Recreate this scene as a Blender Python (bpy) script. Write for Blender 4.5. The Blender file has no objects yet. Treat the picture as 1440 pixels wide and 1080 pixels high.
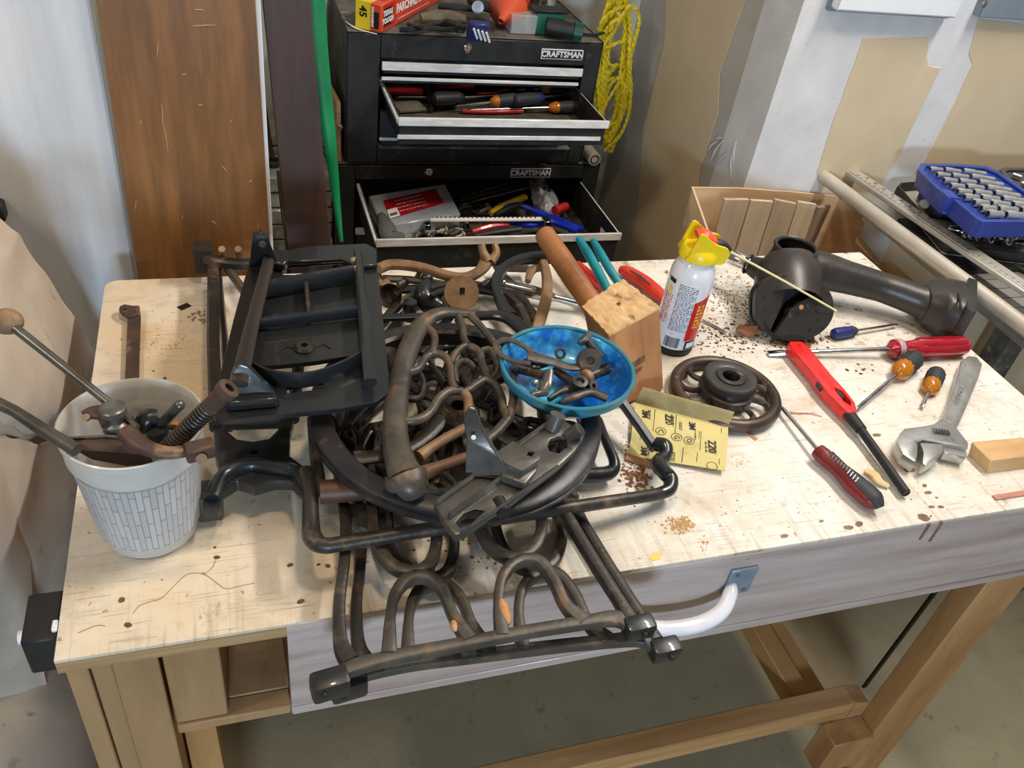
import bpy, bmesh, math, random
from mathutils import Vector, Matrix
from mathutils.geometry import tessellate_polygon
random.seed(7)
V = Vector
S = bpy.context.scene
COL = S.collection
pi = math.pi
def R(d): return math.radians(d)

# ------------------------------------------------------------------ camera
T = 0.86                                   # height of the bench top
FPX = 1181.0                               # focal length in pixels of a 1440 px wide frame
CM = Matrix(((0.951, 0.078, -0.298), (-0.280, 0.626, -0.728), (0.130, 0.776, 0.617)))
_q = CM.to_quaternion(); _q.normalize(); CM = _q.to_matrix()
CC = V((0.188, -0.514, T + 0.72))
cd = bpy.data.cameras.new('camera'); cd.sensor_width = 36; cd.lens = 36 * FPX / 1440
cd.clip_start = 0.02; cd.clip_end = 30
cam = bpy.data.objects.new('camera', cd); COL.objects.link(cam)
cam.matrix_world = Matrix.Translation(CC) @ CM.to_4x4()
S.camera = cam

# ------------------------------------------------------------------ world, lights, exposure
w = bpy.data.worlds.new('world'); S.world = w; w.use_nodes = True
w.node_tree.nodes['Background'].inputs[0].default_value = (1.0, 0.90, 0.78, 1)
w.node_tree.nodes['Background'].inputs[1].default_value = 0.22
def area(name, loc, target, power, col, sx, sy):
    l = bpy.data.lights.new(name, 'AREA'); l.energy = power; l.color = col
    l.shape = 'RECTANGLE'; l.size = sx; l.size_y = sy
    o = bpy.data.objects.new(name, l); COL.objects.link(o); o.location = loc
    o.rotation_euler = (V(target) - V(loc)).to_track_quat('-Z', 'Y').to_euler()
    return o
area('cool_window_light', (0.0, -2.3, 1.42), (0.6, 0.4, 0.85), 46, (0.58, 0.79, 1.0), 0.40, 0.25)
area('white_ceiling_lamp', (1.55, 0.38, 2.5), (0.8, 0.40, 0.85), 33, (1.0, 0.94, 0.86), 0.9, 0.12)
area('warm_bulb', (0.45, 0.15, 2.4), (0.3, 0.1, 0.85), 7, (1.0, 0.76, 0.50), 0.12, 0.12)
area('left_fill_light', (-0.9, -0.2, 2.35), (0.9, 0.7, 0.95), 9, (1.0, 0.86, 0.66), 0.25, 0.25)  # added warm fill that lifts the dim side wall, no known fixture
S.view_settings.view_transform = 'Standard'; S.view_settings.look = 'None'
S.view_settings.exposure = -0.1; S.view_settings.gamma = 1
S.view_settings.use_curve_mapping = False

# ------------------------------------------------------------------ measuring helpers
def _ray(px, py): return CM @ V((px - 720, -(py - 540), -FPX))
def A(px, py, h=0.0):
    r = _ray(px, py); return CC + r * ((T + h - CC.z) / r.z)     # point h above the bench top
def AZ(px, py, z): return A(px, py, z - T)
def AY(px, py, y):
    r = _ray(px, py); return CC + r * ((y - CC.y) / r.y)
def AX(px, py, x):
    r = _ray(px, py); return CC + r * ((x - CC.x) / r.x)

# ------------------------------------------------------------------ materials
MATS = {}
def mat(name, c1, c2=None, rough=0.5, metal=0.0, scale=8.0, detail=6, bump=0.0, bscale=None, stretch=(1, 1, 1),
        lo=0.35, hi=0.65, c3=None, s3=3.0, lo3=0.55, hi3=0.7, trans=0.0, alpha=1.0, rvar=0.0, coat=0.0, ior=1.45, sss=0.0, emit=None):
    if name in MATS: return MATS[name]
    m = bpy.data.materials.new(name); m.use_nodes = True
    nt = m.node_tree; N = nt.nodes; L = nt.links; b = N['Principled BSDF']
    b.inputs['Roughness'].default_value = rough; b.inputs['Metallic'].default_value = metal
    b.inputs['Base Color'].default_value = (*c1, 1); b.inputs['IOR'].default_value = ior
    b.inputs['Transmission Weight'].default_value = trans; b.inputs['Alpha'].default_value = alpha
    b.inputs['Coat Weight'].default_value = coat
    if sss: b.inputs['Subsurface Weight'].default_value = sss; b.inputs['Subsurface Radius'].default_value = (.02, .02, .02)
    tc = N.new('ShaderNodeTexCoord'); mp = N.new('ShaderNodeMapping'); mp.inputs['Scale'].default_value = stretch
    L.new(tc.outputs['Object'], mp.inputs[0])
    def noise(sc, det, off=0):
        n = N.new('ShaderNodeTexNoise'); n.inputs['Scale'].default_value = sc; n.inputs['Detail'].default_value = det
        n.inputs['Roughness'].default_value = 0.62
        if off:
            m2 = N.new('ShaderNodeMapping'); m2.inputs['Location'].default_value = (off, off * .7, off * 1.3)
            L.new(mp.outputs[0], m2.inputs[0]); L.new(m2.outputs[0], n.inputs['Vector'])
        else: L.new(mp.outputs[0], n.inputs['Vector'])
        return n
    def ramp(src, lo, hi):
        r = N.new('ShaderNodeMapRange'); r.inputs['From Min'].default_value = lo; r.inputs['From Max'].default_value = hi
        L.new(src, r.inputs['Value']); return r.outputs[0]
    col = None
    if c2 is not None:
        n = noise(scale, detail); f = ramp(n.outputs[0], lo, hi)
        x = N.new('ShaderNodeMix'); x.data_type = 'RGBA'
        x.inputs[6].default_value = (*c1, 1); x.inputs[7].default_value = (*c2, 1)
        L.new(f, x.inputs[0]); col = x.outputs[2]
        if rvar:
            mr = N.new('ShaderNodeMapRange'); mr.inputs['To Min'].default_value = rough; mr.inputs['To Max'].default_value = min(1, rough + rvar)
            L.new(f, mr.inputs['Value']); L.new(mr.outputs[0], b.inputs['Roughness'])
    if c3 is not None:
        n = noise(s3, 8, 3.7); f = ramp(n.outputs[0], lo3, hi3)
        x = N.new('ShaderNodeMix'); x.data_type = 'RGBA'
        if col: L.new(col, x.inputs[6])
        else: x.inputs[6].default_value = (*c1, 1)
        x.inputs[7].default_value = (*c3, 1); L.new(f, x.inputs[0]); col = x.outputs[2]
    if col: L.new(col, b.inputs['Base Color'])
    if bump:
        n = noise(bscale or scale * 3, 8, 1.3); bp = N.new('ShaderNodeBump'); bp.inputs['Strength'].default_value = bump
        bp.inputs['Distance'].default_value = 0.002
        L.new(n.outputs[0], bp.inputs['Height']); L.new(bp.outputs[0], b.inputs['Normal'])
    if emit: b.inputs['Emission Color'].default_value = (*emit, 1); b.inputs['Emission Strength'].default_value = 1
    MATS[name] = m; return m
def s(r, g, b):                                   # 0-255 sRGB to linear
    f = lambda c: (c / 255 / 12.92) if c <= 10 else ((c / 255 + .055) / 1.055) ** 2.4
    return (f(r), f(g), f(b))

# ------------------------------------------------------------------ mesh helpers
OFF = {}
def catmull(P, n, closed=False):
    P = [V(p) for p in P]; out = []; k = len(P)
    rng = range(k) if closed else range(k - 1)
    for i in rng:
        p1, p2 = P[i], P[(i + 1) % k]
        p0 = P[i - 1] if (closed or i > 0) else p1 * 2 - p2
        p3 = P[(i + 2) % k] if (closed or i + 2 < k) else p2 * 2 - p1
        for j in range(n):
            t = j / n
            out.append(0.5 * (2 * p1 + (p2 - p0) * t + (2 * p0 - 5 * p1 + 4 * p2 - p3) * t * t + (3 * p1 - p0 - 3 * p2 + p3) * t ** 3))
    if not closed: out.append(P[-1])
    return out
def frame(x, z=V((0, 0, 1))):
    x = V(x).normalized(); y = V(z).cross(x)
    if y.length < 1e-4: y = V((0, 1, 0)).cross(x)
    y.normalize(); z = x.cross(y)
    return Matrix((x, y, z)).transposed()
class MB:
    def __init__(s): s.v = []; s.f = []
    def add(s, v, f):
        o = len(s.v); s.v += [V(p) for p in v]; s.f += [tuple(i + o for i in q) for q in f]; return s
    def box(s, a, b):
        x0, y0, z0 = a; x1, y1, z1 = b
        return s.add([(x0,y0,z0),(x1,y0,z0),(x1,y1,z0),(x0,y1,z0),(x0,y0,z1),(x1,y0,z1),(x1,y1,z1),(x0,y1,z1)],
              [(0,3,2,1),(4,5,6,7),(0,1,5,4),(1,2,6,5),(2,3,7,6),(3,0,4,7)])
    def obox(s, c, d, rot=None):
        c = V(c); h = V(d) / 2; m = rot or Matrix.Identity(3)
        v = [c + m @ V((sx * h.x, sy * h.y, sz * h.z)) for sz in (-1, 1) for sx, sy in ((-1,-1),(1,-1),(1,1),(-1,1))]
        return s.add(v, [(0,3,2,1),(4,5,6,7),(0,1,5,4),(1,2,6,5),(2,3,7,6),(3,0,4,7)])
    def beam(s, a, b, wd, ht, up=V((0, 0, 1))):          # box from a to b, wd sideways, ht along up
        a = V(a); b = V(b); m = frame(b - a, up)
        return s.obox((a + b) / 2, ((b - a).length, wd, ht), m)
    def hexa(s, v): return s.add(v, [(0,3,2,1),(4,5,6,7),(0,1,5,4),(1,2,6,5),(2,3,7,6),(3,0,4,7)])
    def sweep(s, P, w, h=None, up=V((0, 0, 1)), n=8, closed=False, pw=1.0, cap=True):
        P = [V(p) for p in P]; k = len(P); h = w if h is None else h
        W = w if isinstance(w, (list, tuple)) else [w] * k
        H = h if isinstance(h, (list, tuple)) else [h] * k
        def lerp(L):
            if len(L) == k: return L
            o = []
            for i in range(k):
                t = i / (k - 1) * (len(L) - 1); j = min(int(t), len(L) - 2); o.append(L[j] + (L[j + 1] - L[j]) * (t - j))
            return o
        W = lerp(W); H = lerp(H); vs = []; u = V(up)
        for i in range(k):
            t = (P[(i + 1) % k] - P[i - 1]) if (closed or 0 < i < k - 1) else (P[1] - P[0] if i == 0 else P[-1] - P[-2])
            if t.length < 1e-9: t = V((1, 0, 0))
            t.normalize(); uu = u - t * u.dot(t)
            if uu.length < 1e-3: uu = V((0, 1, 0)) - t * t.y if abs(t.y) < .9 else V((1, 0, 0)) - t * t.x
            uu.normalize(); u = uu; sd = t.cross(uu)
            for j in range(n):
                a = 2 * pi * (j + .5) / n; c, q = math.cos(a), math.sin(a)
                if pw != 1: c = math.copysign(abs(c) ** pw, c); q = math.copysign(abs(q) ** pw, q)
                vs.append(P[i] + sd * (c * W[i] / 2) + uu * (q * H[i] / 2))
        f = []
        for i in range(k if closed else k - 1):
            a = i * n; b = ((i + 1) % k) * n
            for j in range(n): f.append((a + j, b + j, b + (j + 1) % n, a + (j + 1) % n))
        if not closed and cap: f.append(tuple(range(n))); f.append(tuple(reversed([(k - 1) * n + j for j in range(n)])))
        return s.add(vs, f)
    def curve(s, P, w, h=None, sub=6, closed=False, **k): return s.sweep(catmull(P, sub, closed), w, h, closed=closed, **k)
    def cyl(s, a, b, r, r2=None, n=20, cap=True): return s.sweep([a, b], [r * 2, (r if r2 is None else r2) * 2], n=n, cap=cap)
    def lathe(s, prof, org=(0, 0, 0), ax=(0, 0, 1), n=32, capb=True, capt=True):   # prof: (r, height) pairs
        m = frame(ax, V((0, 1, .001)))   # local x = axis
        vs = []; org = V(org)
        for r, z in prof:
            for j in range(n):
                a = 2 * pi * j / n; vs.append(org + m @ V((z, r * math.cos(a), r * math.sin(a))))
        f = [(i * n + j, i * n + (j + 1) % n, (i + 1) * n + (j + 1) % n, (i + 1) * n + j) for i in range(len(prof) - 1) for j in range(n)]
        if capb and prof[0][0] > 0: f.append(tuple(reversed(range(n))))
        if capt and prof[-1][0] > 0: f.append(tuple((len(prof) - 1) * n + j for j in range(n)))
        return s.add(vs, f)
    def ball(s, c, r, n=12, sq=(1, 1, 1)):
        c = V(c); vs = []; k = n // 2
        for i in range(k + 1):
            t = pi * i / k
            for j in range(n):
                a = 2 * pi * j / n; vs.append(c + V((r * sq[0] * math.sin(t) * math.cos(a), r * sq[1] * math.sin(t) * math.sin(a), r * sq[2] * math.cos(t))))
        return s.add(vs, [(i * n + j, (i + 1) * n + j, (i + 1) * n + (j + 1) % n, i * n + (j + 1) % n) for i in range(k) for j in range(n)])
    def torus(s, c, r, w, h=None, ax=(0, 0, 1), n=48, m=10, pw=1.0):
        fr = frame(ax, V((0, 1, .001))); c = V(c)
        P = [c + fr @ V((0, r * math.cos(2 * pi * i / n), r * math.sin(2 * pi * i / n))) for i in range(n)]
        return s.sweep(P, w, h, up=V(ax), n=m, closed=True, pw=pw)
    def plate(s, outer, th, holes=(), org=(0, 0, 0), rot=None):   # 2D outline (local xy) extruded down from z=0 to -th
        org = V(org); m = rot or Matrix.Identity(3)
        loops = [list(outer)] + [list(h) for h in holes]
        flat = [V((p[0], p[1], 0)) for l in loops for p in l]
        tris = tessellate_polygon([[V((p[0], p[1], 0)) for p in l] for l in loops])
        k = len(flat)
        vs = [org + m @ p for p in flat] + [org + m @ (p - V((0, 0, th))) for p in flat]
        f = []
        for t in tris:
            a, b, c = (flat[i] for i in t); up = (b - a).cross(c - a).z > 0
            t = tuple(t) if up else tuple(reversed(t))
            f.append(t); f.append(tuple(i + k for i in reversed(t)))
        o = 0
        for li, l in enumerate(loops):
            q = len(l); ar = sum(l[i][0] * l[(i + 1) % q][1] - l[(i + 1) % q][0] * l[i][1] for i in range(q))
            ccw = ar > 0
            for i in range(q):
                a, b = o + i, o + (i + 1) % q
                qd = (a, a + k, b + k, b)
                if (li == 0) != ccw: qd = tuple(reversed(qd))
                f.append(qd)
            o += q
        return s.add(vs, f)
    def xf(s, m):
        s.v = [m @ p for p in s.v]; return s
    def build(s, name, m, parent=None, bev=0.0, smooth=True, ang=38, seg=1, local=False, weld=False, sub=0):
        me = bpy.data.meshes.new(name); o = bpy.data.objects.new(name, me); COL.objects.link(o)
        off = V((0, 0, 0))
        if parent is not None:
            o.parent = parent
            if not local: off = OFF.get(parent.name, V((0, 0, 0)))
        OFF[o.name] = off
        me.from_pydata([tuple(p - off) for p in s.v], [], s.f)
        if bev or weld:
            bm = bmesh.new(); bm.from_mesh(me)
            if weld: bmesh.ops.remove_doubles(bm, verts=bm.verts, dist=1e-5)
            if bev:
                bmesh.ops.remove_doubles(bm, verts=bm.verts, dist=1e-6)
                es = [e for e in bm.edges if len(e.link_faces) == 2 and e.calc_face_angle(0) > R(50)]
                bmesh.ops.bevel(bm, geom=es, offset=bev, segments=seg, profile=.6, affect='EDGES', clamp_overlap=True)
            bm.to_mesh(me); bm.free()
        if m is not None: me.materials.append(m)
        if smooth:
            me.polygons.foreach_set('use_smooth', [True] * len(me.polygons)); me.set_sharp_from_angle(angle=R(ang))
        if sub:
            md = o.modifiers.new('subdivision', 'SUBSURF'); md.levels = sub; md.render_levels = sub
        me.update(); return o
def circ(x, y, r, n=16, ry=None, a0=0):
    return [(x + r * math.cos(a0 + 2 * pi * i / n), y + (ry or r) * math.sin(a0 + 2 * pi * i / n)) for i in range(n)]
def rrect(x0, y0, x1, y1, r, n=4):
    o = []
    for cx, cy, a in ((x1 - r, y0 + r, -90), (x1 - r, y1 - r, 0), (x0 + r, y1 - r, 90), (x0 + r, y0 + r, 180)):
        for i in range(n + 1):
            t = R(a + 90 * i / n); o.append((cx + r * math.cos(t), cy + r * math.sin(t)))
    return o
def text(body, size, name='lettering', m=None, parent=None, th=0.0004, M=None, local=False, align='CENTER', sx=1.0, bold=0.0):
    cu = bpy.data.curves.new('t', 'FONT'); cu.body = body; cu.size = size; cu.extrude = th / 2; cu.align_x = align; cu.align_y = 'CENTER'
    cu.offset = bold; cu.resolution_u = 2
    to = bpy.data.objects.new('t', cu); me0 = to.to_mesh()
    mb = MB(); mt = M or Matrix.Identity(4)
    mb.add([mt @ V((v.co.x * sx, v.co.y, v.co.z)) for v in me0.vertices], [tuple(p.vertices) for p in me0.polygons])
    to.to_mesh_clear(); bpy.data.objects.remove(to); bpy.data.curves.remove(cu)
    if name is None: return mb
    return mb.build(name, m, parent, smooth=False, local=local)
def tag(o, label, cat, group=None):
    o['label'] = label; o['category'] = cat
    if group: o['group'] = group
    return o
def thing(name, label, cat, loc=(0, 0, 0), group=None):
    o = bpy.data.objects.new(name, None); COL.objects.link(o); o.location = loc; o.empty_display_size = .02
    OFF[o.name] = V(loc); return tag(o, label, cat, group)
def struct(o): o['kind'] = 'structure'; return o
def place(o, loc, rot=None):                      # rot: 3x3 matrix or euler tuple
    m = rot.to_4x4() if isinstance(rot, Matrix) else (Matrix.Rotation(rot[2], 4, 'Z') @ Matrix.Rotation(rot[1], 4, 'Y') @ Matrix.Rotation(rot[0], 4, 'X') if rot else Matrix.Identity(4))
    o.matrix_world = Matrix.Translation(V(loc)) @ m; return o
def copy_tree(o, label=None):
    def rec(x, par):
        c = x.copy(); COL.objects.link(c); c.parent = par
        for ch in x.children: rec(ch, c)
        return c
    c = rec(o, None)
    if label: c['label'] = label
    return c

def dashes(mb, x0, x1, y, h, seed=0, th=.0003):      # a row of illegible small print: word-long flat strokes
    rnd = random.Random(seed); x = x0
    while x < x1:
        w = rnd.uniform(.8, 3.2) * h; e = min(x + w, x1)
        n = max(1, int((e - x) / (h * .55)))
        for i in range(n): mb.box((x + i * h * .55, y - h / 2 * rnd.uniform(.6, 1), 0), (x + i * h * .55 + h * .36, y + h / 2 * rnd.uniform(.5, 1), th))
        x = e + h * .5
    return mb
def onplane(px, py, p0, n):
    r = _ray(px, py); return CC + r * ((V(p0) - CC).dot(V(n)) / r.dot(V(n)))
# ================================================================== SETTING
m_floor = mat('concrete', s(138, 126, 100), s(160, 148, 120), rough=.75, scale=3, c3=s(108, 101, 88), s3=26, lo3=.60, hi3=.72, bump=.25, bscale=60)
m_white = mat('joint_compound', s(226, 225, 226), s(208, 208, 210), rough=.7, scale=9, c3=s(196, 192, 186), s3=40, lo3=.66, hi3=.72, bump=.15, bscale=30)
m_tan = mat('drywall_paper', s(214, 196, 166), s(206, 188, 156), rough=.85, scale=7, bump=.1, bscale=60)
m_greyc = mat('grey_compound', s(190, 187, 180), s(178, 173, 164), rough=.75, scale=12, bump=.15)
m_backw = mat('painted_back_wall', s(205, 206, 200), s(192, 193, 186), rough=.7, scale=5)
m_black = mat('black_rubber', s(24, 24, 26), s(38, 37, 37), rough=.55, scale=20)
fl = MB().box((-3, -3.5, -.1), (4.5, 3.2, 0)).build('floor', m_floor); struct(fl)
WY = .85; WX = 1.178; BY = 1.49
def wall(name, a, b, m): return struct(MB().box(a, b).build(name, m))
wall('wall_right', (WX, WY, 0), (4.4, WY + .12, 2.6), m_white)
wall('wall_side', (WX + .001, WY + .12, 0), (WX + .12, BY, 2.6), m_greyc)
wall('wall_back', (-3, BY, 0), (WX + .2, BY + .12, 2.6), m_backw)
# the side face of the corner in front: a thin skin over wall_right's end
# bare drywall paper areas: skins 1 mm proud, outlines measured on the wall
def skin(pts, name, m, kind, th=.0015, sub=None, jit=.0):
    P = [AY(x, y, WY) for x, y in pts] if kind == 'r' else [AX(x, y, WX) for x, y in pts]
    if kind == 'r': rot = Matrix(((1, 0, 0), (0, 0, -1), (0, 1, 0))); org = V((0, WY - th, 0)); Q = [(p.x, p.z) for p in P]
    else: rot = Matrix(((0, 0, -1), (-1, 0, 0), (0, 1, 0))); org = V((WX - th, 0, 0)); Q = [(-p.y, p.z) for p in P]
    Q2 = []
    k = len(Q)
    for i in range(k):
        a, b = Q[i], Q[(i + 1) % k]; n = max(2, int(math.dist(a, b) / .02))
        for j in range(n):
            t = j / n; Q2.append((a[0] + (b[0] - a[0]) * t + random.uniform(-jit, jit), a[1] + (b[1] - a[1]) * t + random.uniform(-jit, jit)))
    return MB().plate(Q2, th, org=org, rot=rot).build(name, m, sub, smooth=False)
wr = S.objects['wall_right']; ws = S.objects['wall_side']
skin([(1214, 53), (1306, 52), (1302, 80), (1305, 92), (1322, 96), (1262, 222), (1236, 262), (1215, 300), (1150, 300), (1150, 240), (1172, 168), (1190, 120)], 'bare_drywall', m_tan, 'r', sub=wr, jit=.0012)
skin([(1375, 26), (1500, 40), (1700, 300), (1700, 640), (1330, 640), (1235, 380), (1300, 225), (1325, 180), (1368, 88), (1362, 74)], 'bare_drywall', m_tan, 'r', sub=wr, jit=.0012)
skin([(1005, -30), (1060, -30), (1043, 15), (1012, 105), (1010, 160), (985, 240), (965, 380), (878, 380), (897, 300), (905, 180), (935, 60), (938, -30)], 'bare_drywall', m_tan, 's', sub=ws, jit=.001)
# torn dent in the corner, low on the side face
mb = MB()
for x, y, l, a in ((1003, 205, .05, .9), (1008, 213, .07, 1.2), (1018, 222, .06, 1.0), (1030, 232, .08, 2.0), (1034, 214, .05, 1.9), (1012, 195, .03, .5)):
    p = AX(x, y, WX); d = V((0, math.cos(a), -math.sin(a)))
    mb.sweep([p - d * l / 2 + V((-.001, 0, 0)), p + V((-.003, .003, 0)), p + d * l / 2 + V((-.001, 0, 0))], [.002, .007, .002], [.001, .005, .001], up=V((1, 0, 0)), n=6)
mb.build('torn_plaster', m_white, ws)
# wall plates on the right wall
m_wp = mat('white_enamel', s(236, 238, 242), s(222, 226, 232), rough=.3, scale=6)
m_gp = mat('grey_enamel', s(132, 145, 156), s(118, 130, 142), rough=.35, scale=8)
a = AY(1163, 8, WY); b = AY(1330, 17, WY)
t = thing('wall_cabinet', 'white metal panel cut off by the top edge, hung on the patched wall', 'panel', ((a.x + b.x) / 2, WY - .02, a.z))
MB().box((a.x, WY - .03, a.z), (b.x, WY - .001, a.z + .3)).build('panel', m_wp, t, bev=.003)
MB().box((a.x - .004, WY - .012, a.z - .006), (b.x + .004, WY - .001, a.z + .306)).build('back_plate', m_gp, t, bev=.002)
m_screw = mat('zinc', s(170, 170, 168), s(120, 118, 112), rough=.35, metal=.9, scale=30)
a = AY(1366, 20, WY)
t = thing('junction_plate', 'blue grey metal plate with a screw at the upper right of the wall', 'plate', (a.x + .1, WY, a.z + .05))
MB().box((a.x, WY - .02, a.z), (a.x + .25, WY - .001, a.z + .2)).build('plate', m_gp, t, bev=.002)
p = AY(1384, 5, WY - .02)
MB().lathe([(.006, 0), (.006, .002), (.003, .004), (0, .0045)], p, (0, -1, 0), 16).build('screw', m_screw, t)

# tall white panel, brown board, dark board, green strip behind the bench on the left
m_panel = mat('white_painted_panel', s(226, 228, 232), s(212, 214, 218), rough=.32, scale=5, stretch=(6, 6, .5), bump=.12, bscale=26, coat=.2)
t = thing('white_door', 'tall white painted door panel with wood grain, left of the brown board', 'door', (-.25, .78, 0))
mb = MB().box((-.62, .762, 0), (.028, .80, 1.9)); mb.build('slab', m_panel, t, bev=.004)
mb = MB()
for x in (-.155, -.185, -.215, -.245, -.28): mb.box((x, .7605, .01), (x + .004, .763, 1.89))
mb.build('groove_bead', m_panel, t)
p = AY(2, 292, .755); MB().box((p.x - .02, .735, p.z - .014), (p.x + .006, .7600, p.z + .014)).build('black_latch', m_black, t, bev=.003)
mb = MB().box((.21, .742, 0), (AY(366, 0, .745).x, .75, 1.9)); mb.build('white_backing_board', m_panel, None, bev=.001); tag(S.objects['white_backing_board'], 'thin white board showing as a strip behind the right edge of the brown board', 'board')
m_brown = mat('brown_stained_wood', s(150, 104, 60), s(122, 84, 48), rough=.42, scale=3.2, stretch=(7, 7, .8), lo=.40, hi=.60, c3=s(88, 64, 42), s3=3.4, lo3=.50, hi3=.80, bump=.15, bscale=40)
m_chip = mat('raw_wood_chip', s(214, 186, 140), rough=.8)
t = thing('brown_board', 'wide brown stained plywood board with scratches, standing behind the bench', 'board', (.13, .73, 0))
a0 = AY(135, 0, .72); a1 = AY(194, 392, .72); b0 = AY(359, 0, .72); b1 = AY(383, 392, .72)
def ext(a, b, z): return a + (b - a) * ((z - a.z) / (b.z - a.z))
zt, zb = 1.75, .0
A0, A1, B0, B1 = ext(a0, a1, zt), ext(a0, a1, zb), ext(b0, b1, zt), ext(b0, b1, zb)
dy = V((0, .018, 0))
MB().hexa([A1, B1, B1 + dy, A1 + dy, A0, B0, B0 + dy, A0 + dy]).build('plank', m_brown, t, bev=.001)
mb = MB()
for x, y, l, ang in ((280, 14, .012, 0), (287, 36, .03, .1), (315, 237, .012, -1), (282, 148, .006, 0), (198, 172, .005, 1.5), (256, 306, .008, 1.2), (300, 313, .008, -.8), (228, 160, .03, 1.5), (232, 190, .05, 1.62), (221, 70, .02, 1.4), (362, 318, .010, 1.5), (325, 170, .006, 1), (259, 105, .006, .2), (352, 255, .006, .4), (190, 290, .02, 1.3)):
    p = AY(x, y, .7195); d = V((math.cos(ang), 0, math.sin(ang))) * l / 2; mb = MB()
    mb.sweep([p - d, p + V((.0008, 0, .0006)), p + d], [.0006, .0016, .0006], [.0004, .0008, .0004], n=5).build('scratch', m_chip, t)
m_dark = mat('dark_walnut_board', s(78, 58, 50), s(58, 44, 42), rough=.5, scale=3, stretch=(8, 8, .7), lo=.3, hi=.7, bump=.1, bscale=50, c3=s(92, 64, 48), s3=2, lo3=.5, hi3=.8)
a0 = AY(369, 0, .80); a1 = AY(405, 350, .785); b0 = AY(437, 0, .80); b1 = AY(465, 345, .785)
A0, A1, B0, B1 = ext(a0, a1, 1.5), ext(a0, a1, .05), ext(b0, b1, 1.5), ext(b0, b1, .05)
dy = V((0, .02, 0))
t = MB().hexa([A1, B1, B1 + dy, A1 + dy, A0, B0, B0 + dy, A0 + dy]).build('dark_board', m_dark, bev=.0015); tag(t, 'narrow dark walnut board leaning behind the bench, right of the wide brown board', 'board')
m_green = mat('green_plastic', s(12, 140, 84), s(8, 104, 62), rough=.45, scale=6, stretch=(1, 1, .5), lo=.4, hi=.6)
P = [AY(443, -60, 1.05), AY(446, 30, 1.03), AY(454, 120, 1.0), AY(464, 200, .98), AY(474, 290, .95), AY(480, 340, .92)]
t = MB().curve(P, [.030, .032, .030, .024, .014, .008], .012, sub=4, up=V((0, -1, 0)), n=12).build('green_plastic_strip', m_green); tag(t, 'tapering bright green plastic strip leaning between dark board and tool chest', 'strip')
# stacked grey stone pavers wrapped in film, left of the chest
m_stone = mat('grey_stone', s(168, 164, 152), s(120, 116, 106), rough=.6, scale=18, c3=s(206, 204, 198), s3=9, lo3=.56, hi3=.66, bump=.5, bscale=40, coat=.3)
t = thing('paver_stack', 'stack of grey stone pavers in cloudy film between the boards and the tool chest', 'pavers', (.33, 1.3, 0))
def pav(x0, x1, y0, y1, ztop, step, n):
    for i in range(n):
        z1 = ztop - i * step; k = 2; wd = (x1 - x0) / k; o = (i % 2) * wd * .25
        for j in range(k):
            MB().box((x0 + j * wd + .001 + random.uniform(0, .004), y0 + random.uniform(0, .006), z1 - step + .003), (x0 + (j + 1) * wd - .001 + random.uniform(-.003, .003), y1, z1)).build('stone_paver', m_stone, t, bev=.003)
pav(.215, .398, 1.31, 1.48, .795, .024, 4); pav(.215, .395, 1.19, 1.305, .758, .038, 8); 
MB().box((.215, 1.2, 0), (.395, 1.48, .45)).build('pallet_core', m_stone, t)
m_pipe = mat('dark_iron_pipe', s(34, 32, 32), s(54, 48, 44), rough=.5, metal=.4, scale=20)
t = MB().curve([AY(368, 132, 1.30), AY(375, 170, 1.28), AY(383, 222, 1.26)], .009, sub=4).build('pry_bar', m_pipe); tag(t, 'thin black bar standing on the grey pavers beside the brown board', 'bar')
t = MB().torus(AY(384, 228, 1.25), .014, .009, .014, n=24).build('tape_ring', m_pipe); tag(t, 'small black tape ring lying on the grey pavers', 'ring')
t = MB().curve([AY(391, 240, 1.15), AY(396, 290, 1.12), AY(404, 352, 1.08), AY(404, 352, 1.08) + V((0, -.02, -.30)), V((AY(404, 352, 1.08).x, 1.03, .005))], .007, sub=4).build('steel_rod', m_pipe); tag(t, 'thin black rod along the left edge of the dark board', 'rod')

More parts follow.
